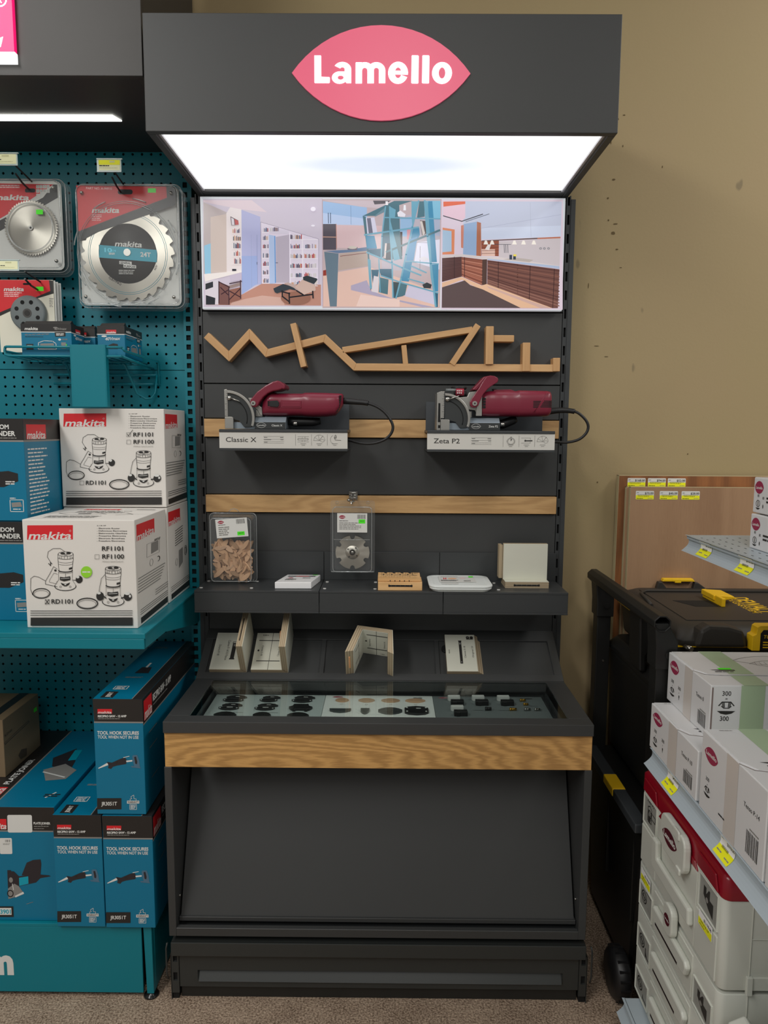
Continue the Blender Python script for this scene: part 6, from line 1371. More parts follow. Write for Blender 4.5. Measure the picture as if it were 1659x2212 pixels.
# ---- hanging packs, hooks, price tags
def hook(x, z, lb, yellow, tx0, tx1, tz0, tz1):
    t = thing('peg_hook', lb, 'display hook', (x, -.05, z), group='price-tag hooks on the pegboard')
    g = G(); w_(g, (x-.006, .034, z+.012), (x-.004, .02, z+.012), (x+.010, -.145, z+.022), r=.0022); g.build('tag_arm', m_rubber, t)
    g = G(); w_(g, (x-.018, .034, z-.006), (x-.016, .02, z-.006), (x+.002, -.10, z-.004), (x+.004, -.135, z+.006), r=.0026); g.build('hook_wire', m_rubber, t)
    g = G(); g.box(x-.03, x+.01, .026, .034, z-.012, z+.016); g.build('hook_plate', m_teal, t)
    g = G(); g.box(tx0, tx1, -.1485, -.1475, tz0, tz1); g.box(tx0, tx1+.003, -.150, -.146, tz1, tz1+.002); g.box(tx0, tx1, -.150, -.147, tz0-.001, tz0+.001); g.build('tag_sleeve', mat('tag_sleeve_clear', (176, 190, 188), 1.4, rough=.3), t)
    g = G(); g.box(tx0+.005, tx1-.003, -.1492, -.1486, tz0+.003, tz1-.002); cd = g.build('price_card', mat('price_card_cream', (216, 216, 170), 1.5, rough=.5), t)
    g = G(); d = D(g, (tx0+.005, -.1492, tz0+.003), (tx1-tx0-.008, 0, 0), (0, 0, tz1-tz0-.005), [(0, 0), (175, 0), (175, 90), (0, 90)])
    if yellow: d.rect(0, 0, 175, 42, 1)
    d.greek(90, 8, 150, 16, 1, 2, .9, 2); d.greek(4, 46, 90, 9, 1, 0, .9); d.greek(4, 66, 160, 8, 1, 2, .6); g.build('card_print', [m_ink, m_yellow, mat('faded_ink', (170, 170, 130), K)], cd)
hook(-.690, 2.022, 'black peg hook with yellow-topped price tag above the 24T blade pack', True, -.7185, -.657, 2.0375, 2.067)
hook(-.935, 2.03, 'black peg hook with cream price tag above the many-toothed blade pack', False, -1.0, -.918, 2.052, 2.080)
hook(-.925, 1.771, 'black peg hook with cream price tag above the sanding pad pack', False, -1.0, -.928, 1.795, 1.820)
def tooth_disc(cx, cz, R, n, dt, y0, y1, gullet=.55):
    pts = []
    for k_ in range(n):
        a = -2*PI*k_/n; s_ = 2*PI/n
        for (f, r_) in [(0, R), (gullet*.25, R-dt*.95), (gullet*.5, R-dt), (gullet*.9, R-dt*.45), (1-.12, R-dt*.12)]: pts.append((cx+r_*math.cos(a-s_*f), cz+r_*math.sin(a-s_*f)))
    g = G(); g.prism(pts, 'xz', y0, y1); return g
m_pshell = clear_mat('blister_clear', (.93, .94, .94), 1.4, .3, .0, haze=.03)
def blade_pack(x0, x1, z0, z1, y, Q, big, lb):
    t = thing('blade_pack', lb, 'blister pack', ((x0+x1)/2, y, z0), group='circular saw blade packs on hooks')
    g = G(); g.prism(rrect(x0+.010, z0+.006, x1-.008, z1-.008, .014, 4), 'xz', y-.0008, y); cd = g.build('printed_card', mat('card_grey', (176, 176, 172), K, rough=.5), t)
    g = G(); d = D(g, (x0, y-.0008, z0), (x1-x0, 0, 0), (0, 0, z1-z0), Q)
    return t, cd, g, d
# 24-tooth pack
t, cd, g, d = blade_pack(-.8215, -.5345, 1.7195, 2.043, -.045, [(590, 420), (1460, 420), (1490, 1440), (625, 1440)], True, 'large clear blade pack with a black and teal blade label marked 24T')
d.poly([(620, 450), (1345, 455), (1350, 545), (637, 820), (632, 600)], 0); d.poly([(1345, 455), (1412, 458), (1420, 605), (800, 820), (640, 905), (637, 820), (1350, 545)], 1)
d.text('PART NO. A-94910', (700, 480), (908, 484), 18, 3, .01); d.text('makita', (745, 668), (965, 668), 42, 2, .03, .25); d.greek(745, 684, 830, 14, 4, 3, .4)
d.poly(rrect(955, 480, 1075, 520, 18, 4), 4); d.rect(1197, 470, 1262, 505, 5)
g.build('card_print', [m_red, m_bblack, m_white, mat('print_pale_pink', (230, 170, 170), K), m_hole, m_green], cd).location = (0, -.0085, 0)
def bp(x, y): return (-.8215+(x-607)/(1476-607)*.287, 2.043-(y-420)/1020*.3235)
c = bp(1032, 998); R = .1265
g = tooth_disc(c[0], c[1], R, 24, .011, -.0535, -.0515); bl = g.build('saw_blade', m_disc, t); BL = [(bl, c)]
g = G()
for r_ in (.106, .1015): g.tube([(c[0]+r_*math.cos(a), -.0537, c[1]+r_*math.sin(a)) for a in [k*PI/24 for k in range(49)]], .0005, 4, cap=False)
g.build('etched_ring', m_tealink, bl)
g = G(); g.lathe([(0, -.0546), (.0775, -.0546), (.0778, -.0538)], (c[0], 0, c[1]), 'y', 40); lbp = g.build('blade_label', m_bblack, bl)
g = G(); d = D(g, (c[0]-.08, -.0546, c[1]-.08), (.16, 0, 0), (0, 0, .16), [(790, 755), (1274, 755), (1274, 1241), (790, 1241)])
d.poly([(801, 930)]+[(1032+235*math.cos(a), 998-243*math.sin(a)) for a in [PI-.29, PI-.1, PI+.1, PI+.12]]+[(802, 1030), (1265, 1065), (1271, 1000), (1267, 968)], 0)
d.text('makita', (930, 940), (1148, 948), 42, 1, .02, .25); d.text('10', (845, 985), (905, 988), 32, 2, .03); d.text('1/4', (905, 985), (938, 986), 18, 2, .02); d.text('24T', (1135, 1020), (1220, 1024), 34, 1, .03); d.greek(880, 992, 930, 9, 2, 1, .6)
d.poly([(962, 1056), (1062, 1062), (1062, 1086), (962, 1080)], 1); d.poly([(995, 1082), (1097, 1090), (1097, 1114), (995, 1108)], 1); d.text('GENERAL', (966, 1077), (1055, 1082), 16, 3, .03); d.text('PURPOSE', (1000, 1105), (1092, 1110), 16, 3, .03); d.greek(955, 1128, 1090, 13, 3, 1, .35)
g.build('label_print', [m_tealink, m_white, mat('print_sky', (90, 180, 200), K), m_bblack], lbp)
g = G(); g.cyl((c[0]-.001, -.0568, c[1]+.003), (c[0]-.001, -.0546, c[1]+.003), .0095, None, 18); g.build('centre_rivet', m_steel, bl)
g = G(); d = D(g, (c[0]-.13, -.0536, c[1]-.13), (.26, 0, 0), (0, 0, .26), [(639, 603), (1425, 603), (1425, 1393), (639, 1393)]); d.text('CAPITULO', (968, 1250), (870, 1195), (972, 1232), 0, .03); d.text('NOV', (1252, 1130), (1272, 1092), (1240, 1120), 0, .03)
g.build('blade_print', m_ink, bl)
def outer_shell(t, x0, x1, z0, z1, yb, yf, c, r_, n=36, ribs=True):
    g = G(); o = rrect(x0, z0, x1, z1, .02, 5); k = len(o); oi = rrect(x0+.007, z0+.007, x1-.007, z1-.007, .015, 5)
    g.add([(a, yb, b) for a, b in o]+[(a, yf, b) for a, b in oi], [(i, (i+1) % k, k+(i+1) % k, k+i) for i in range(k)], 0, False); g.add([(a, yf, b) for a, b in oi], [tuple(range(k))])
    g.add([(a, yb, b) for a, b in o]+[(a, yb, b) for a, b in rrect(x0-.005, z0-.005, x1+.005, z1+.005, .024, 5)], [(i, (i+1) % k, k+(i+1) % k, k+i) for i in range(k)])
    g.build('clear_shell', m_pshell, t)
    g = G(); ring = lambda rr_, y_: g.tube([(c[0]+rr_*math.cos(a), y_, c[1]+rr_*math.sin(a)) for a in [q*2*PI/n for q in range(n+1)]], .0008, 4, cap=False)
    ring(r_, yf-.0006); ring(r_*.965, yf-.0006); 
    rim = rrect(x0+.004, z0+.004, x1-.004, z1-.004, .018, 5); g.tube([(a, yf+.002, b) for a, b in rim+[rim[0]]], .0012, 4, cap=False); rim = rrect(x0-.004, z0-.004, x1+.004, z1+.004, .022, 5); g.tube([(a, yb, b) for a, b in rim+[rim[0]]], .0012, 4, cap=False)
    if ribs:
        for k_ in range(8):
            a = math.radians(22+45*k_); b = a+math.radians(15); g.tube([(c[0]+r_*1.06*math.cos(a+(b-a)*j/4), yf-.0008, c[1]+r_*1.06*math.sin(a+(b-a)*j/4)) for j in range(5)], .0017, 5)
    g.build('moulded_rib', m_rim, t)
    g = G()
    for sx in (x0+.02, x1-.02):
        for sz in (z0+.022, z1-.024): g.lathe([(0, yf-.003), (.003, yf-.003), (.0045, yf), (.005, yf+.003)], (sx, 0, sz), 'y', 12)
    g.build('press_stud', m_steel, t)
outer_shell(t, -.8165, -.5395, 1.7245, 2.038, -.040, -.060, c, .133)
for k_ in range(2): g = G(); g.prism(rrect(-.815+.004*k_, 1.7175-.003*k_, -.531+.002*k_, 2.035, .024, 5), 'xz', -.034+.010*k_, -.0325+.010*k_); g.build('rear_tray', m_pshell, t)
# many-toothed pack
t, cd, g, d = blade_pack(-1.118, -.8475, 1.812, 2.055, -.045, [(-480, 375), (505, 375), (535, 1140), (-470, 1140)], False, 'clear blade pack with plain many-toothed steel blade, partly cut by the picture edge')
d.poly([(-470, 415), (405, 425), (0, 640), (-470, 860)], 0); d.poly([(405, 425), (440, 427), (445, 530), (-470, 960), (-470, 860), (300, 530)], 1); d.text('makita', (-190, 550), (162, 550), 42, 2, .03, .25); d.greek(-150, 432, 82, 14, 2, 3, .6)
d.poly(rrect(125, 458, 228, 490, 14, 4), 4)
for i_ in range(4):
    for j_ in range(2): d.rect(235+i_*34, 430+j_*34, 265+i_*34, 458+j_*34, 2); d.ell(250+i_*34, 444+j_*34, 8, 7, 1, 8, 2)
d.rect(235, 500, 268, 530, 2)
g.build('card_print', [m_red, m_bblack, m_white, mat('print_pale_pink', (230, 170, 170), K), m_hole], cd)
def bp2(x, y): return (-1.118+(x+475)/(520+475)*.2705, 2.055-(y-375)/765*.243)
c = bp2(190, 785)
g = tooth_disc(c[0], c[1], .0720, 60, .0045, -.0535, -.0515); bl = g.build('saw_blade', m_disc, t); BL.append((bl, c))
g = G(); g.cyl((c[0], -.0565, c[1]), (c[0], -.0535, c[1]), .0062, None, 16); g.cyl((c[0], -.0568, c[1]), (c[0], -.0564, c[1]), .0028, None, 12, 1); g.build('centre_bushing', [m_steel, m_black], bl)
g = G(); g.box(c[0]+.019, c[0]+.037, -.0615, -.061, c[1]+.033, c[1]+.045); g.build('price_sticker', m_green, t)
outer_shell(t, -1.113, -.8515, 1.817, 2.05, -.040, -.060, c, .0625, ribs=False)
for k_ in range(2): g = G(); g.prism(rrect(-1.11, 1.808-.004*k_, -.842+.003*k_, 2.05, .024, 5), 'xz', -.034+.010*k_, -.0325+.010*k_); g.build('rear_tray', m_pshell, t)
# sanding pad pack
t = thing('sanding_pad_pack', 'carded grey sanding pad with round holes hanging below the many-toothed blade pack', 'blister pack', (-.95, -.05, 1.63))
def sp_(x, y): return (-1.0265+(x-0)/470*.1465, 1.792-(y-1220)/ (1950-1220)*.236)
g = G(); g.box(-1.04, -.8885, -.046, -.0452, 1.60, 1.792); cd = g.build('printed_card', mat('card_cream', (190, 186, 170), K, rough=.5), t)
g = G(); d = D(g, (-1.04, -.046, 1.60), (.1515, 0, 0), (0, 0, .192), [(-43, 1220), (440, 1220), (440, 1814), (-43, 1814)])
d.poly([(-43, 1222), (405, 1222), (412, 1310), (-43, 1490)], 0); d.poly([(405, 1222), (440, 1225), (440, 1330), (300, 1370), (-43, 1520), (-43, 1490), (412, 1310)], 1); d.text('makita', (10, 1312), (183, 1312), 32, 2, .03, .25); d.greek(12, 1322, 170, 14, 3, 3, .5); d.rect(292, 1275, 355, 1310, 4); d.poly(rrect(180, 1246, 250, 1262, 6, 3), 5); d.greek(400, 1370, 438, 13, 6, 6, .4)
g.build('card_print', [m_red, m_bblack, m_white, mat('print_pale_pink', (230, 170, 170), K), m_green, m_hole, m_grayink], cd)
for bl, c in BL:
    recenter(bl, (c[0], -.052, c[1]))
cx, cz = -.955, 1.702; g = G(); g.lathe([(0, -.062), (.042, -.062), (.0465, -.060), (.0475, -.057), (.0475, -.047)], (cx, 0, cz), 'y', 32); pd = g.build('sanding_pad', mat('pad_grey', (92, 98, 98), K, rough=.5), t)
for k_ in range(8):
    a = math.radians(22.5+45*k_); g = G(); g.cyl((cx+.0305*math.cos(a), -.0625, cz+.0305*math.sin(a)), (cx+.0305*math.cos(a), -.0618, cz+.0305*math.sin(a)), .0056, None, 12); g.build('dust_hole', m_black, pd)
g = G(); g.cyl((cx, -.0628, cz), (cx, -.0618, cz), .012, None, 18); g.cyl((cx, -.0635, cz), (cx, -.0626, cz), .0075, None, 14, 1); g.build('hub', [mat('hub_dark', (56, 54, 52), K), m_bblack], pd)
for k_ in range(3): g = G(); g.box(-1.036+.004*k_, -.8885+.004*(k_+1), -.043+.008*k_, -.0422+.008*k_, 1.60, 1.791-.002*k_); g.build('rear_card', mat('card_grey', (176, 176, 172), K, rough=.5), t)
# ================================================================ plywood sheets with price labels
m_wal = wood_mat('walnut_veneer', (128, 82, 46), (96, 60, 34), K, 'Z', 1.6, wave=5, rough=.5)
m_mahog = wood_mat('okoume_veneer', (136, 108, 82), (120, 92, 68), K, 'Z', 1.0, wave=3, rough=.5)
def sheet(lb, x0, x1, y0, y1, z1, mt, edge, prices):
    t = thing('veneer_sheet', lb, 'plywood sheet', (x0, y0, 0), group='plywood sheets stood against the wall')
    g = G(); g.box(x0+.001, x1, y0, y1, .002, z1-.001, 0); g.box(x0, x0+.0011, y0+.0005, y1-.0005, .002, z1, 1); g.box(x0, x1, y0+.0005, y1-.0005, z1-.0011, z1, 1); b = g.build('sheet', [mt, edge], t)
    for (s_, a, c) in prices:
        g = G(); g.prism([(a+p, c+q) for p, q in rrect(0, 0, .052, .0245, .002, 3)], 'xz', y0-.0004, y0); pl = g.build('price_label', m_white, b)
        g = G(); d = D(g, (a, y0-.0004, c), (.052, 0, 0), (0, 0, .0245), [(0, 0), (150, 0), (150, 75), (0, 75)]); d.poly(rrect(1, 38, 149, 74, 4, 3), 1); d.text(s_, (150-len(s_)*12.5, 28), (145, 28), 17, 0, .01)
        d.greek(8, 14, 26, 6, 1, 2, .8); d.greek(14, 32, 145, 6, 1, 2, .6); d.bars(18, 40, 110, 50, 34, 0); d.greek(8, 64, 62, 7, 1, 0, .7); d.greek(100, 63, 142, 6, 1, 2, .7); g.build('label_print', [m_ink, m_yellow, m_grayink], pl)
    return t
m_edge = mat('veneer_edge', (150, 140, 110), K, rough=.6)
sheet('dark reddish veneered plywood sheet behind the others, priced from 52 to 168 dollars', .690, 1.35, .05, .072, 1.268, m_wal, m_edge, [('$168.00', .7155, 1.236), ('$94.00', .7745, 1.236), ('$52.00', .832, 1.236)])
sheet('middle thin plywood sheet showing only as a pale edge between two others', .7075, 1.33, .034, .046, 1.236, m_mahog, m_edge, [])
sheet('pale pinkish plywood sheet in front, carrying the lower row of three price labels', .7145, 1.34, .018, .0325, 1.2375, m_mahog, m_edge, [('$70.00', .7300, 1.2015), ('$45.00', .7985, 1.2015), ('$28.00', .861, 1.2015)])
# ================================================================ rolling tool tower
m_tblk = mat('tower_black', (18, 18, 17), 1.3, rough=.45, bump=.06, bscale=1200)
m_tyel = mat('tower_yellow', (222, 160, 22), K, rough=.4)
m_lidb = mat('lid_black', (40, 37, 33), 1.6, rough=.5, bump=.1, bscale=1500)
t = thing('tool_cart', 'black rolling tool cart with square push handle, wheels and yellow-tipped rail, behind the white shelving', 'tool cart', (.85, -.27, 0))
g = G()
def octbar(g, x, z, w_, h_, y0, y1, hollow=True):
    c_ = .3; o = [(x-w_/2, z-h_/2+h_*c_), (x-w_/2+w_*c_, z-h_/2), (x+w_/2-w_*c_, z-h_/2), (x+w_/2, z-h_/2+h_*c_), (x+w_/2, z+h_/2-h_*c_), (x+w_/2-w_*c_, z+h_/2), (x-w_/2+w_*c_, z+h_/2), (x-w_/2, z+h_/2-h_*c_)]
    k = .82; i_ = [(x+(a-x)*k, z+(b-z)*k) for a, b in o]; n = 8
    vs = [(a, y0, b) for a, b in o]+[(a, y1, b) for a, b in o]+[(a, y0, b) for a, b in i_]+[(a, y0+.05, b) for a, b in i_]
    fs = [(j, (j+1) % n, n+(j+1) % n, n+j) for j in range(n)]+[(j, 2*n+j, 2*n+(j+1) % n, (j+1) % n) for j in range(n)]+[(2*n+j, 3*n+j, 3*n+(j+1) % n, 2*n+(j+1) % n) for j in range(n)]+[tuple(3*n+j for j in range(n)), tuple(n+j for j in range(n))]
    g.add(vs, fs)
octbar(g, .624, .977, .0376, .0355, -.501, .035); g.build('push_handle', m_tblk, t, bevel=.0015)
for (y0, y1) in [(-.038, .003), (-.491, -.449)]:
    g = G(); g.box(.618, .657, y0, y1, .47, .909); g.prism([(.609, .977), (.639, .977), (.662, .935), (.662, .872), (.614, .872), (.614, .919)], 'xz', y0-.006, y1+.006); g.build('handle_post', m_tblk, t, bevel=.002)
    g = G(); g.cyl((.642, y0-.009, .904), (.642, y0-.005, .904), .008, None, 8); g.build('bolt', m_tblk, t)
    g = G(); g.cyl((.639, y0-.002, .742), (.639, y0+.001, .742), .003, None, 8); g.build('rivet', m_steel, t)
g = G(); g.prism([(.645, .945), (.685, .925), (.685, .87), (.665, .84), (.665, .80), (.65, .80)], 'xz', -.30, -.22); g.build('release_yoke', m_tblk, t, bevel=.004)
g = G(); g.hexa([(.636, -.36, .02), (1.10, -.36, .02), (1.10, -.02, .02), (.636, -.02, .02), (.618, -.467, .48), (1.10, -.467, .48), (1.10, -.01, .48), (.618, -.01, .48)]); g.build('lower_bin', m_tblk, t, bevel=.008)
g = G(); g.box(.599, .632, -.462, -.294, .465, .488); g.box(.599, .632, -.213, .03, .465, .488); rl = g.build('side_rail', mat('rail_grey', (44, 47, 49), K, rough=.4), t, bevel=.003)
g = G(); g.box(.5985, .6325, -.294, -.213, .466, .4885); g.build('rail_grip', m_tyel, t, bevel=.003, label='yellow grip in the black rail')
g = G()
for k_ in range(4): g.box(.603+k_*.007, .606+k_*.007, .012, .03, .488, .502)
g.build('rib', m_tblk, t)
for k_ in range(2):
    g = G(); g.box(.620, .630, -.40+.2*k_, -.38+.2*k_, .2, .46); g.build('rib', m_tblk, t, bevel=.002)
for (x, y) in [(.597, -.40), (1.06, -.40)]:
    g = G(); g.lathe([(.02, -.02), (.052, -.02), (.060, -.012), (.062, 0), (.060, .012), (.052, .02), (.02, .02)], (x, y, .0635), 'x', 28)
    for k_ in range(18): a = k_*PI/9; g.box(x-.012, x+.012, y+.0605*math.cos(a)-.003, y+.0605*math.cos(a)+.003, .0635+.0595*math.sin(a)-.0025, .0635+.0595*math.sin(a)+.0025) if math.sin(a) > -.9 else None
    wl_ = g.build('wheel', m_rubber, t); g = G(); g.lathe([(0, -.022), (.025, -.022), (.036, -.016), (.043, -.018), (.043, .018), (0, .022)], (x, y, .0635), 'x', 20); g.build('hub', m_tblk, wl_)
g = G(); g.box(.59, 1.07, -.41, -.39, .056, .071); g.build('axle', m_tblk, t, bevel=.004)
t = thing('tool_case', 'black middle tool case clamped on the cart, below the yellow-lettered one', 'tool case', (.9, -.2, .485), group='black stacking tool cases')
g = G(); g.hexa([(.675, -.43, .485), (1.12, -.43, .485), (1.12, -.0, .485), (.675, .0, .485), (.665, -.445, .775), (1.13, -.445, .775), (1.13, .008, .775), (.665, .008, .775)]); g.build('case_body', m_tblk, t, bevel=.012)
g = G(); stack(g, [rr3(.66, 1.14, -.448, .012, .03, .777), rr3(.66, 1.14, -.448, .012, .03, .79), rr3(.68, 1.12, -.43, -.005, .03, .812)]); ld = g.build('case_lid', m_tblk, t, bevel=.003)
g = G(); g.tube([(.667, -.19, .79), (.675, -.19, .803), (.72, -.19, .814)], .006, 8); g.build('lid_rib', m_tblk, ld)
t = thing('tool_case', 'black tool case with yellow lid lettering and yellow latches, on top of the rolling cart', 'tool case', (.95, -.2, .82), group='black stacking tool cases')
g = G(); g.hexa([(.705, -.405, .82), (1.20, -.405, .82), (1.20, -.0, .82), (.705, .0, .82), (.698, -.415, .900), (1.21, -.415, .900), (1.21, .01, .900), (.698, .01, .900)]); body = g.build('case_body', m_tblk, t, bevel=.01)
g = G(); g.hexa([(.692, -.424, .9015), (1.216, -.424, .9015), (1.216, .0145, .9015), (.692, .0145, .9015), (.692, -.424, .9045), (1.216, -.424, .9045), (1.216, .0145, .9045), (.692, .0145, .9045)]); g.build('seal_line', m_tyel, t, label='thin yellow seal line between body and lid')
g = G(); stack(g, [rr3(.690, 1.218, -.426, .0155, .02, .9048), rr3(.690, 1.218, -.426, .0155, .022, .918), rr3(.705, 1.205, -.405, .010, .03, .940), rr3(.722, 1.19, -.39, -.002, .03, .9475)], 0, True)
g.box(.735, 1.17, -.36, -.03, .947, .9495); ld = g.build('case_lid', m_lidb, t, bevel=.0025)
g = G(); g.prism([(.725, .905), (.735, .945), (.755, .957), (.80, .955), (.835, .945), (.845, .905)], 'xz', -.440, -.395); g.build('front_boss', m_lidb, ld, bevel=.008)
g = G(); g.tube([(.71, -.20, .945), (.722, -.085, .9505), (.745, -.06, .952), (1.18, -.06, .952)], .0045, 8); g.build('lid_rib', m_lidb, ld)
g = G(); g.prism([(.778, -.165), (.872, -.165), (.872, -.228), (.812, -.228)], 'xy', .9496, .9502); g.build('grip_recess', m_black, ld)
g = G(); g.box(.876, .886, -.235, -.12, .9496, .972); g.prism([(.872, .972), (.925, .969), (.93, .963), (.905, .958), (.886, .956), (.872, .958)], 'xz', -.195, -.12); g.build('grip_latch', m_tyel, ld, bevel=.002, label='yellow latch in the lid')
g = G(); g.prism([(.812, .966), (.815, .974), (.90, .974), (.905, .966), (.866, .966), (.866, .962), (.848, .962), (.848, .966)], 'xz', -.002, .016); g.build('rear_latch', m_tyel, t, bevel=.0015, label='yellow latch at the back')
g = G(); g.prism([(.795, .945), (.80, .965), (.81, .965), (.825, .945)], 'xz', -.004, .013); g.build('latch_bracket', m_lidb, t, bevel=.002); g = G(); g.prism([(.90, .945), (.905, .965), (.915, .963), (.94, .945)], 'xz', -.004, .013); g.build('latch_bracket', m_lidb, t, bevel=.002)
g = G(); d = D(g, (.925, -.125, .9495), (0, -.22, 0), (.10, 0, 0), [(0, 0), (220, 0), (220, 100), (0, 100)])
d.text('TOUGHSYSTEM', (0, 97), (165, 97), 17, 0, .01); d.text('DEWALT', (0, 72), (165, 72), 40, 0, .02); d.line([(0, 76), (168, 76)], 2, 0); g.build('lid_lettering', m_tyel, ld)
g = G(); g.prism([(.850, .9015), (.850, .936), (.858, .940), (.860, .956), (.866, .960), (.96, .960), (.96, .950), (.874, .950), (.868, .942), (.868, .9015)], 'xz', -.448, -.42); g.box(.868, .96, -.444, -.42, .9015, .950, 1); lt = g.build('front_latch', [m_tyel, m_tblk], t, bevel=.001, label='yellow-framed front latch')
g = G(); d = D(g, (.868, -.444, .9015), (.092, 0, 0), (0, 0, .05), [(0, 0), (92, 0), (92, 50), (0, 50)]); d.text('TOUGHSYSTEM', (8, 22), (86, 22), 8, 0, .02, .15)
for y in (31, 37, 43): d.rect(8, y-1.3, 90, y+1.3, 0)
g.build('latch_lettering', m_tyel, lt)
g = G(); g.cyl((.705, -.43, .905), (.712, -.45, .905), .006, None, 8); g.build('side_catch', m_steel, t)
# ================================================================ white shelving
m_wsh = mat('white_shelf_metal', (150, 160, 166), 1.45, rough=.35)
m_wshd = mat('shelf_slot', (60, 62, 62), 1.4, rough=.6)
ws = thing('shelving_unit', 'white steel shelving bay with curved price rails, side-on to the back wall', 'shelving', (.9, -1.3, 0))
YN = -1.95; YF_ = -.53
g = G(); g.box(1.10, 1.12, YN, YF_, 0, 1.9); g.build('back_panel', m_wsh, ws)
for y in (-.56, -1.76):
    g = G(); g.box(1.06, 1.10, y-.02, y+.02, 0, 1.9); g.build('upright', m_wsh, ws)
def rail_x(z, zb, zt, xb, xt, sag=.010):
    t_ = max(0, min(1, (z-zb)/(zt-zb))); return xb+(xt-xb)*t_+sag*math.sin(PI*t_)
def shelf_w(xt, zt, xb, zb, sag, x1=1.1):
    g = G(); g.box(xt+.002, x1, YN, YF_, zt-.008, zt); b = g.build('shelf_deck', m_wsh, ws, bevel=.001)
    g = G(); n = 8; pr = [(rail_x(zb+(zt-zb)*k_/n, zb, zt, xb, xt, sag), zb+(zt-zb)*k_/n) for k_ in range(n+1)]
    pr = [(xb-.002, zb-.001)]+pr+[(xt-.003, zt+.0005), (xt+.002, zt+.0005)]; th = .002; k = len(pr)
    vs = [(a, YF_, b_) for a, b_ in pr]+[(a, YN, b_) for a, b_ in pr]+[(a+th, YF_, b_-.0005) for a, b_ in pr]+[(a+th, YN, b_-.0005) for a, b_ in pr]
    fs = [(i, i+1, k+i+1, k+i) for i in range(k-1)]+[(2*k+i, 3*k+i, 3*k+i+1, 2*k+i+1) for i in range(k-1)]+[(i, 2*k+i, 2*k+i+1, i+1) for i in range(k-1)]+[(0, k, 3*k, 2*k)]
    g.add(vs, fs, 0, False); r_ = g.build('price_rail', m_wsh, b)
    g = G(); g.box(xt+.03, x1-.02, YF_-.006, YF_-.002, zt-.05, zt-.008); g.build('end_bracket', m_wsh, b)
    return b
s1 = shelf_w(.652, 1.179, .645, 1.147, .010); s2 = shelf_w(.601, .7065, .588, .672, .009); s3 = shelf_w(.566, .106, .554, .072, .008)
g = G()
for i_ in range(5):
    for j_ in range(26): x = .667+.026*i_; y = -.57-.026*j_-(.0 if i_ % 2 else .0); g.box(x-.0012, x+.0012, y-.006, y, 1.1791, 1.1794)
g.build('slot_perforation', m_wshd, s1, kind='stuff')
g = G(); g.box(.60, 1.05, YN, YF_-.004, .0, .07); g.build('base_plinth', m_wsh, ws)
m_tagy = mat('tag_yellow', (222, 220, 30), 1.55, rough=.35); m_tagw = mat('tag_white', (214, 214, 210), 1.5, rough=.4)
def rail_tag(lb, price, yc, w_, zt, zb, xt, xb, sag):
    t = thing('price_tag', lb, 'price tag', (xb+.003, yc, zb), group='yellow and white shelf price tags')
    g = G(); n = 7; z0, z1 = zb+.002, zt-.002
    def X(z): return rail_x(z, zb, zt, xb, xt, sag)-.0012
    vs = []; 
    for k_ in range(n+1):
        z = z0+(z1-z0)*k_/n; vs += [(X(z), yc+w_/2, z), (X(z), yc-w_/2, z)]
    g.add(vs, [(2*k_, 2*k_+1, 2*k_+3, 2*k_+2) for k_ in range(n)], 0, True); g.m = [1 if k_ < 3 else 0 for k_ in range(n)]
    c = g.build('tag_card', [m_tagw, m_tagy], t)
    g = G(); d = D(g, (0, yc+w_/2, z0), (0, -w_, 0), (0, 0, z1-z0), [(0, 0), (150, 0), (150, 100), (0, 100)])
    d.text(price, (70, 32), (145, 32), 20, 0, .01); d.greek(12, 12, 40, 7, 1, 1, .7); d.bars(30, 50, 95, 64, 26, 0); d.greek(12, 78, 60, 9, 1, 1, .6); d.greek(95, 82, 142, 8, 1, 1, .6)
    g.v = [(X(z)-.0004+(x+.0003), y, z) for x, y, z in g.v]; g.build('tag_print', [m_ink, m_grayink], c)
rail_tag('yellow and white price tag nearer the rail end, on the upper white shelf', '$125.00', -.618, .05, 1.179, 1.147, .652, .645, .010)
rail_tag('yellow and white price tag reading 105 dollars, under the two small cartons', '$105.00', -.783, .05, 1.179, 1.147, .652, .645, .010)
rail_tag('yellow and white price tag on the lower rail below the smaller front carton', '$420.00', -.650, .055, .7065, .672, .601, .588, .009)
rail_tag('yellow and white price tag on the lower rail below the tall front carton', '$378.00', -.888, .052, .7065, .672, .601, .588, .009)
# ---- white connector cartons
m_wc = mat('glossy_white_carton2', (186, 186, 186), 1.5, rough=.4, bump=.04, bscale=120)
m_gband = mat('sage_band', (146, 164, 134), 1.45, rough=.45)
m_tape = mat('packing_tape', (176, 170, 164), 1.5, rough=.3)
m_lbd = mat('carton_badge_red', (124, 34, 62), K, rough=.45)
CM = [m_ink, m_lbd, m_white, m_grayink, m_gband, m_tape, m_green, mat('print_edge', (110, 96, 92), 1.5)]
def fitting_icon(d, x, y, k, m=0):
    d.line([(x-28*k, y), (x-16*k, y-14*k), (x+16*k, y-14*k), (x+28*k, y)], 4*k, m); 
    for i_ in range(-4, 5): 
        if abs(i_) > 1: d.line([(x+i_*4*k, y-12*k), (x+i_*3.4*k, y+6*k)], 2.5*k, m)
    d.line([(x-18*k, y+2*k), (x-10*k, y+9*k), (x+10*k, y+9*k), (x+18*k, y+2*k)], 3*k, m); d.poly([(x-34*k, y+20*k), (x+34*k, y+20*k), (x+20*k, y+30*k), (x, y+34*k), (x-20*k, y+30*k)], m)
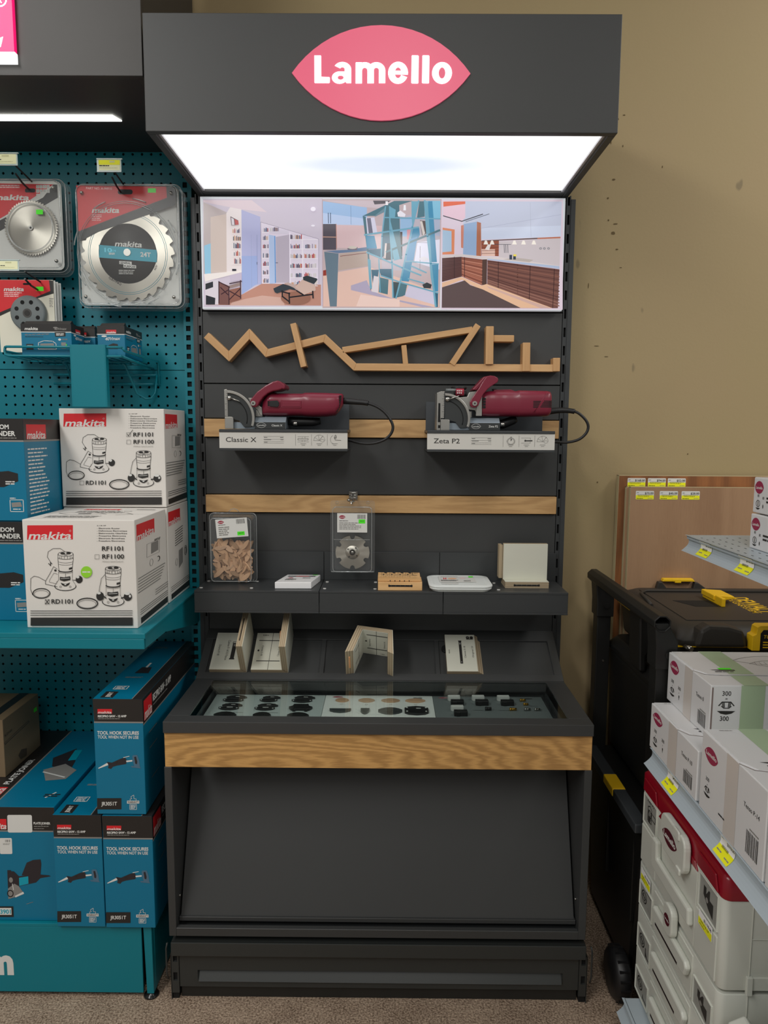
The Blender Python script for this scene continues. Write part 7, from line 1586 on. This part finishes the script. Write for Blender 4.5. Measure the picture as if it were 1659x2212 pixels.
def connector_carton(lb, x0, x1, yn, yf, z0, z1, name, two, near=True, flap=True, small=False):
    t = thing('connector_carton', lb, 'carton', (x0, yn, z0), group='white connector cartons')
    g = G(); g.box(x0, x1, yn, yf, z0, z1); b = g.build('carton', m_wc, t, bevel=.0018)
    W, H = (yf-yn)*1000, (z1-z0)*1000
    g = G(); d = D(g, (x0, yf, z0), (0, -(yf-yn), 0), (0, 0, z1-z0), [(0, 0), (W, 0), (W, H), (0, H)])
    if small:
        d.poly(lens_pts(20, 18, 16, 12, 8), 1); d.text('Lamello', (8, 21), (32, 21), 5, 2, .02); d.text('80', (16, 36), (22, 36), 5, 0); d.text('80', (34, 39), (40, 39), 5, 0); d.ell(19, 48, 7, 6, 0, 10, 1.2); d.rect(17, 44, 21, 52, 3); d.poly([(11, 56), (27, 56), (22, 59), (16, 59)], 0); d.ell(37, 52, 1.6, 4, 0, 6); d.greek(48, 34, 90, 7, 2, 0, .5)
    else:
        rb_ = .17*W if not two else .165*W
        d.rect(.42*W, 0, .60*W, H, 5); d.poly(lens_pts(rb_, .23*H, .115*W, .135*H if H < 120 else .10*H, 10), 1); d.text('Lamello', (rb_-.09*W, .23*H+2.5), (rb_+.09*W, .23*H+2.5), 7.5, 2, .02)
        cy = .60*H
        d.text('300', (.10*W, cy-4), (.10*W+14, cy-4), 7, 0); d.text('x', (.10*W+6, cy+4), (.10*W+9, cy+4), 4, 0); fitting_icon(d, .10*W+8, cy+13, .38)
        if two: d.text('300', (.28*W, cy-1), (.28*W+14, cy-1), 7, 0); d.text('x', (.28*W+5, cy+7), (.28*W+8, cy+7), 4, 0); d.rect(.28*W+5, cy+11, .28*W+9, cy+16, 0); d.line([(.28*W+7, cy+16), (.28*W+7, cy+20)], 1.5, 0)
        d.text(name, (.70*W, .40*H), (.70*W+len(name)*5.0, .40*H), 8, 0); d.bars(.76*W, .62*H, .93*W, .88*H, 24, 0); d.greek(.80*W, .58*H, .93*W, 3, 1, 3, .8)
        if not two: d.greek(.34*W, .80*H, .44*W, 5, 1, 0, .6)
    g.build('carton_print', CM, b)
    # top: sage band, pale print, tuck flap
    g = G(); d = D(g, (x0, yn, z1), (x1-x0, 0, 0), (0, yf-yn, 0), [(0, 0), (360, 0), (360, 200), (0, 200)])
    if not small:
        d.poly([(62, 0), (112, 0), (112, 200), (62, 200)], 4); d.greek(25, 8, 50, 3, 1, 3, .6); d.line(lens_pts(170, 60, 70, 28, 8), 1.5, 3, True); d.line(lens_pts(170, 80, 55, 20, 6), 1.5, 3, True); 
        for i_ in range(8): d.line([(130+i_*10, 70), (126+i_*11, 88)], 1, 3)
        if flap: d.line([(0, 120), (14, 140), (40, 146), (360, 146)], 1.6, 7); d.rect(42, 106, 84, 114, 0); d.rect(52, 98, 80, 106, 6)
    g.build('carton_print', CM, b)
    if flap and not small:
        g = G(); d_ = (yf-yn); g.prism([(x0+.004, yn+d_*.42), (x0+.02, yn+d_*.30), (x0+.05, yn+d_*.27), (x1-.002, yn+d_*.27), (x1-.002, yf-.004), (x0+.004, yf-.004)], 'xy', z1+.0001, z1+.0018); fl = g.build('tuck_flap', m_wc, t)
        g = G(); d = D(g, (x0, yn, z1+.0018), (x1-x0, 0, 0), (0, yf-yn, 0), [(0, 0), (360, 0), (360, 200), (0, 200)])
        d.poly([(62, 2), (112, 2), (112, 143), (62, 143)], 4); d.greek(25, 8, 50, 3, 1, 3, .6); d.line(lens_pts(190, 60, 80, 28, 8), 1.3, 3, True); d.line(lens_pts(190, 80, 55, 20, 6), 1.3, 3, True)
        for i_ in range(9): d.line([(150+i_*10, 70), (146+i_*11, 88)], 1, 3)
        d.poly([(34, 118), (84, 118), (84, 124), (52, 124)], 0); d.greek(40, 128, 80, 5, 1, 0, .7); d.rect(54, 108, 80, 118, 6); g.build('carton_print', CM, fl)
    if near:
        g = G(); d = D(g, (x0, yn, z0), (x1-x0, 0, 0), (0, 0, z1-z0), [(0, 0), ((x1-x0)*1000, 0), ((x1-x0)*1000, H), (0, H)])
        d.rect(58, 0, 104, H, 4); d.rect(2, 4, 5, H*.9, 7); d.text('300', (22, 20), (39, 20), 9, 0, .01); d.text('x', (28, 28), (33, 28), 5, 0); fitting_icon(d, 31, 40, .52); d.text('300', (20, 70), (37, 70), 9, 0, .01); g.build('carton_print', CM, b)
    return t
connector_carton('white carton low at the far end of the shelf, another carton lying on it', .600, .93, -.762, -.522, .7075, .806, 'Tenso P-10', True, near=False, flap=True)
connector_carton('white carton with sage green band, lying on top of the low far carton', .640, 1.0, -.712, -.503, .8085, .915, 'Tenso 0', True)
connector_carton('white carton standing tallest on the shelf, its upper badge fully in view', .600, .96, -1.006, -.776, .7075, .855, 'Tenso P-14', False, near=False)
connector_carton('white carton cut by the picture edge, next to the tallest carton', .600, .96, -1.25, -1.012, .7075, .85, 'Tenso P-14', False, near=False, flap=False)
connector_carton('small white carton with red badge, lower of the two on the upper shelf', .706, .98, -.93, -.690, 1.1795, 1.2445, '', False, near=False, small=True)
connector_carton('small white carton with red badge, upper of the two on the upper shelf', .709, .985, -.93, -.688, 1.247, 1.313, '', False, near=False, small=True)
# ---- stacking cases on the base deck
m_case = mat('case_white_plastic', (170, 172, 164), 1.55, rough=.38, bump=.03, bscale=900)
m_lidr = mat('case_lid_red', (112, 8, 24), K, rough=.28)
m_ins = mat('case_insert_grey', (126, 127, 122), 1.5, rough=.5)
CX = .601
def cprint(d, kind):
    if kind == 'joiner':
        d.text('Zeta P2', (22, 12), (78, 12), 9, 0, .01); d.line([(30, 30), (30, 80), (60, 80), (60, 30), (45, 22), (30, 30)], 3, 0); d.box(55, 40, 90, 60, 3, 0); d.line([(90, 50), (98, 50)], 3, 0); d.ell(45, 52, 12, 14, 0, 10, 3); d.line([(35, 40), (55, 70)], 4, 0); d.rect(34, 60, 50, 84, 0)
    elif kind == 'mark':
        d.poly([(22, 22), (36, 22), (36, 42), (50, 20), (56, 20), (56, 46), (76, 46), (76, 90), (50, 76), (22, 50)], 0); d.ell(42, 56, 7, 8, 1, 10)
    else:
        d.ell(34, 45, 20, 26, 0, 14, 4); d.ell(34, 45, 10, 16, 0, 10, 3); d.line([(16, 45), (52, 45)], 3, 0); d.line([(22, 30), (46, 62)], 3, 0)
        if kind == 'b': d.line([(66, 50), (66, 85), (96, 85)], 5, 0); d.poly([(66, 60), (80, 85), (66, 88)], 0)
        if kind == 'a': d.line([(62, 70), (96, 76), (90, 86)], 2, 2); d.rect(50, 4, 90, 10, 0)
        if kind == 'c': d.line([(60, 84), (96, 88)], 6, 0); d.line([(62, 70), (62, 88)], 3, 0)
def case(lb, yf, z0, z1, red, kL, kR, latch=True, handle='bar', priceL=False, priceR=False, yn=None, x0=CX):
    yn = yf-.40 if yn is None else yn
    t = thing('stacking_case', lb, 'storage case', (x0, yf, z0), group='white stacking cases')
    zb = z1-.043 if red else z1-.004; X1 = x0+.296
    def outl(o, r): return [(a, b) for a, b in rrect(x0+o, yn+o, X1-o, yf-o, max(.004, r-.008), 6)]
    g = G(); g.prism(outl(0, .022), 'xy', z0+.002, zb, 0, True); b = g.build('case_body', m_case, t, bevel=.0012)
    if red:
        g = G(); lo = outl(-.001, .023); vs = [(a, b_, zb+.0005) for a, b_ in lo]+[(a, b_, z1-.006) for a, b_ in lo]+[(a, b_, z1) for a, b_ in outl(.006, .018)]; n = len(lo)
        g.add(vs, [(i, (i+1) % n, n+(i+1) % n, n+i) for i in range(n)]+[(n+i, n+(i+1) % n, 2*n+(i+1) % n, 2*n+i) for i in range(n)]+[tuple(2*n+i for i in range(n))], 0, True); ld = g.build('lid', m_lidr, t, label='glossy dark red lid')
        for (a, c) in [(yf-.018, yf-.10), (yf-.30, yf-.385)]:
            g = G(); g.prism([(a, zb+.004), (c, zb+.004), (c+.012, z1-.010), (a-.004, z1-.010)], 'yz', x0-.0055, x0-.001); g.build('lid_panel', m_lidr, ld, bevel=.0025)
        g = G(); g.prism([(yf-.105, zb-.012), (yf-.298, zb-.012), (yf-.285, zb+.002), (yf-.118, zb+.002)], 'yz', x0-.003, x0+.004); g.build('lid_tongue', m_lidr, ld, bevel=.001)
    # insert frames either side
    for s_, (a, c, kd) in enumerate([(yf-.017, yf-.094, kL), (yf-.306, yf-.384, kR)]):
        if not kd: continue
        hi = (zb-.006) if red else z1-.044; lo = hi-(.062 if red else .052)
        g = G(); fr = .0025
        g.box(x0-.003, x0+.001, c, a, hi, hi+fr); g.box(x0-.003, x0+.001, c, a, lo-fr, lo); g.box(x0-.003, x0+.001, a-fr, a, lo, hi); g.box(x0-.003, x0+.001, c, c+fr, lo, hi); g.build('insert_frame', m_case, b, bevel=.0006, seg=1)
        g = G(); g.box(x0-.0006, x0+.0005, c+fr, a-fr, lo, hi, 2); d = D(g, (x0-.0006, a-fr, lo), (0, -(a-c-2*fr), 0), (0, 0, hi-lo), [(0, 0), (100, 0), (100, 100), (0, 100)]); cprint(d, kd); g.build('label_insert', [m_ink, m_grayink, m_ins], b)
        if (priceL and s_ == 0) or (priceR and s_ == 1):
            zt_ = lo-.004 if red else hi+.038; g = G(); pa, pc = (a-.012, a-.066); g.box(x0-.0042, x0-.0036, pc, pa, zt_-.026, zt_, 2); d = D(g, (x0-.0042, pa, zt_-.026), (0, pc-pa, 0), (0, 0, .026), [(0, 0), (100, 0), (100, 60), (0, 60)]); d.U = d.U
            d = D(g, (x0-.0042, pa, zt_-.026), (0, -(pa-pc), 0), (0, 0, .026), [(0, 0), (100, 0), (100, 60), (0, 60)]); d.rect(0, 28, 100, 60, 1); d.text('$2,178.00', (40, 22), (96, 22), 12, 0, .01); d.bars(12, 32, 80, 42, 24, 0); d.greek(10, 50, 50, 5, 1, 0, .7); g.build('price_sticker', [m_ink, m_tagy, m_tagw], b)
    if red:
        g = G(); g.box(x0-.0025, x0+.001, yf-.100, yf-.014, z0+.006, zb-.078); g.build('front_pocket', m_case, b, bevel=.002); g = G(); g.box(x0-.0025, x0+.001, yf-.386, yf-.300, z0+.006, zb-.078); g.build('front_pocket', m_case, b, bevel=.002)
    # centre panel, handle
    g = G(); g.box(x0-.002, x0+.001, yf-.298, yf-.102, z0+.006, zb-.015 if red else z1-.012); g.build('centre_panel', m_case, b, bevel=.001)
    hz = z1-.155 if red else z1-.047
    g = G(); g.prism([(yf-.118, hz+.012), (yf-.13, hz+.018), (yf-.29, hz+.018), (yf-.298, hz+.008), (yf-.29, hz-.012), (yf-.27, hz-.016), (yf-.14, hz-.016), (yf-.125, hz-.008)] if not red else [(yf-.104, hz+.055), (yf-.128, hz+.055), (yf-.132, hz+.02), (yf-.292, hz+.02), (yf-.296, hz-.012), (yf-.115, hz-.012), (yf-.104, hz)], 'yz', x0-.014, x0-.002); hd = g.build('carry_handle', m_case, t, bevel=.004)
    if not red:
        g = G(); g.box(x0-.0145, x0-.0138, yf-.26, yf-.145, hz-.013, hz-.008); g.build('handle_slot', mat('slot_wine', (30, 8, 12), 1, rough=.6), hd)
    if latch:
        lz = zb-.003 if red else z1+.002; yc = yf-.212
        g = G()
        if red: g.prism(rrect(yc-.062, lz-.040, yc+.058, lz+.036, .022, 5), 'yz', x0-.018, x0-.004)
        else: g.prism(rrect(yc-.022, lz-.034, yc+.022, lz+.030, .018, 5), 'yz', x0-.018, x0-.004)
        lt = g.build('rotary_latch', m_case, t, bevel=.003)
        if red: g = G(); g.prism(rrect(yc-.04, lz+.02, yc-.01, lz+.040, .006, 3), 'yz', x0-.021, x0-.016); g.prism(rrect(yc-.05, lz-.044, yc-.03, lz-.030, .004, 3), 'yz', x0-.021, x0-.016); g.build('latch_grip', m_case, lt, bevel=.002)
        g = G(); d = D(g, (x0-.018, yc+.06, lz-.04), (0, -.12, 0), (0, 0, .08), [(0, 0), (120, 0), (120, 80), (0, 80)], eps=.0004)
        cx_ = 60; cy_ = 42
        if red: d.poly(lens_pts(cx_-8, cy_, 37, 17, 10), 0); d.text('Lamello', (cx_-38, cy_+5), (cx_+22, cy_+5), 11, 1, .03)
        else: d.poly(lens_pts(cx_, cy_, 14, 12, 8), 0); d.line(lens_pts(cx_, cy_, 15, 13, 8), 1.2, 1, True); d.text('Lamello', (cx_-10, cy_+2), (cx_+10, cy_+2), 4, 1, .03)
        g.build('badge', [mat('latch_badge', (66, 8, 22), K, rough=.3), m_white], lt)
    if yn < -.8:   # ribs on the end towards the aisle
        g = G(); g.box(x0+.05, X1-.02, yn-.003, yn+.001, z0+.004, z0+.028 if red else z0+.016); g.box(x0+.046, x0+.056, yn-.006, yn+.001, z0-.004 if red else z0, z0+.03); g.box(x0+.05, x0+.052, yn-.0015, yn, z0+.03, zb-.002)
        if red: g.box(x0+.05, X1-.02, yn-.0015, yn, z0+.098, z0+.1)
        g.build('end_rib', m_case, b, bevel=.001)
    return t
case('white stacking case with glossy dark red lid and large badge latch, topmost of the stack', -.492, .428, .640, True, 'joiner', 'mark', priceR=True)
case('white stacking case directly under the red-lidded one, with price sticker and oval badge', -.492, .3225, .4265, False, 'a', 'mark', priceL=True)
case('white stacking case, third from the top of the stack under the red lid', -.492, .2175, .3215, False, 'b', 'mark', latch=False)
case('white stacking case at the bottom of the stack on the base deck', -.492, .1075, .2165, False, 'c', 'mark', latch=False)
# nearer stack, lower
t = thing('drawer_case', 'pale open-topped drawer case nearer than the stack, cut by the picture corner', 'storage case', (.62, -1.02, .108))
g = G(); g.box(.603, .90, -1.32, -.935, .108, .385); b = g.build('case_body', m_case, t, bevel=.006)
g = G(); g.prism([(.596, .36), (.60, .405), (.628, .418), (.640, .405), (.640, .36)], 'xz', -1.31, -.93); g.build('front_grip', m_case, t, bevel=.004)
g = G(); g.box(.66, .89, -1.29, -.955, .385, .390); g.box(.655, .66, -1.3, -.95, .385, .398); g.box(.655, .895, -.955, -.95, .385, .398); g.build('lid_tray', m_case, t, bevel=.001)
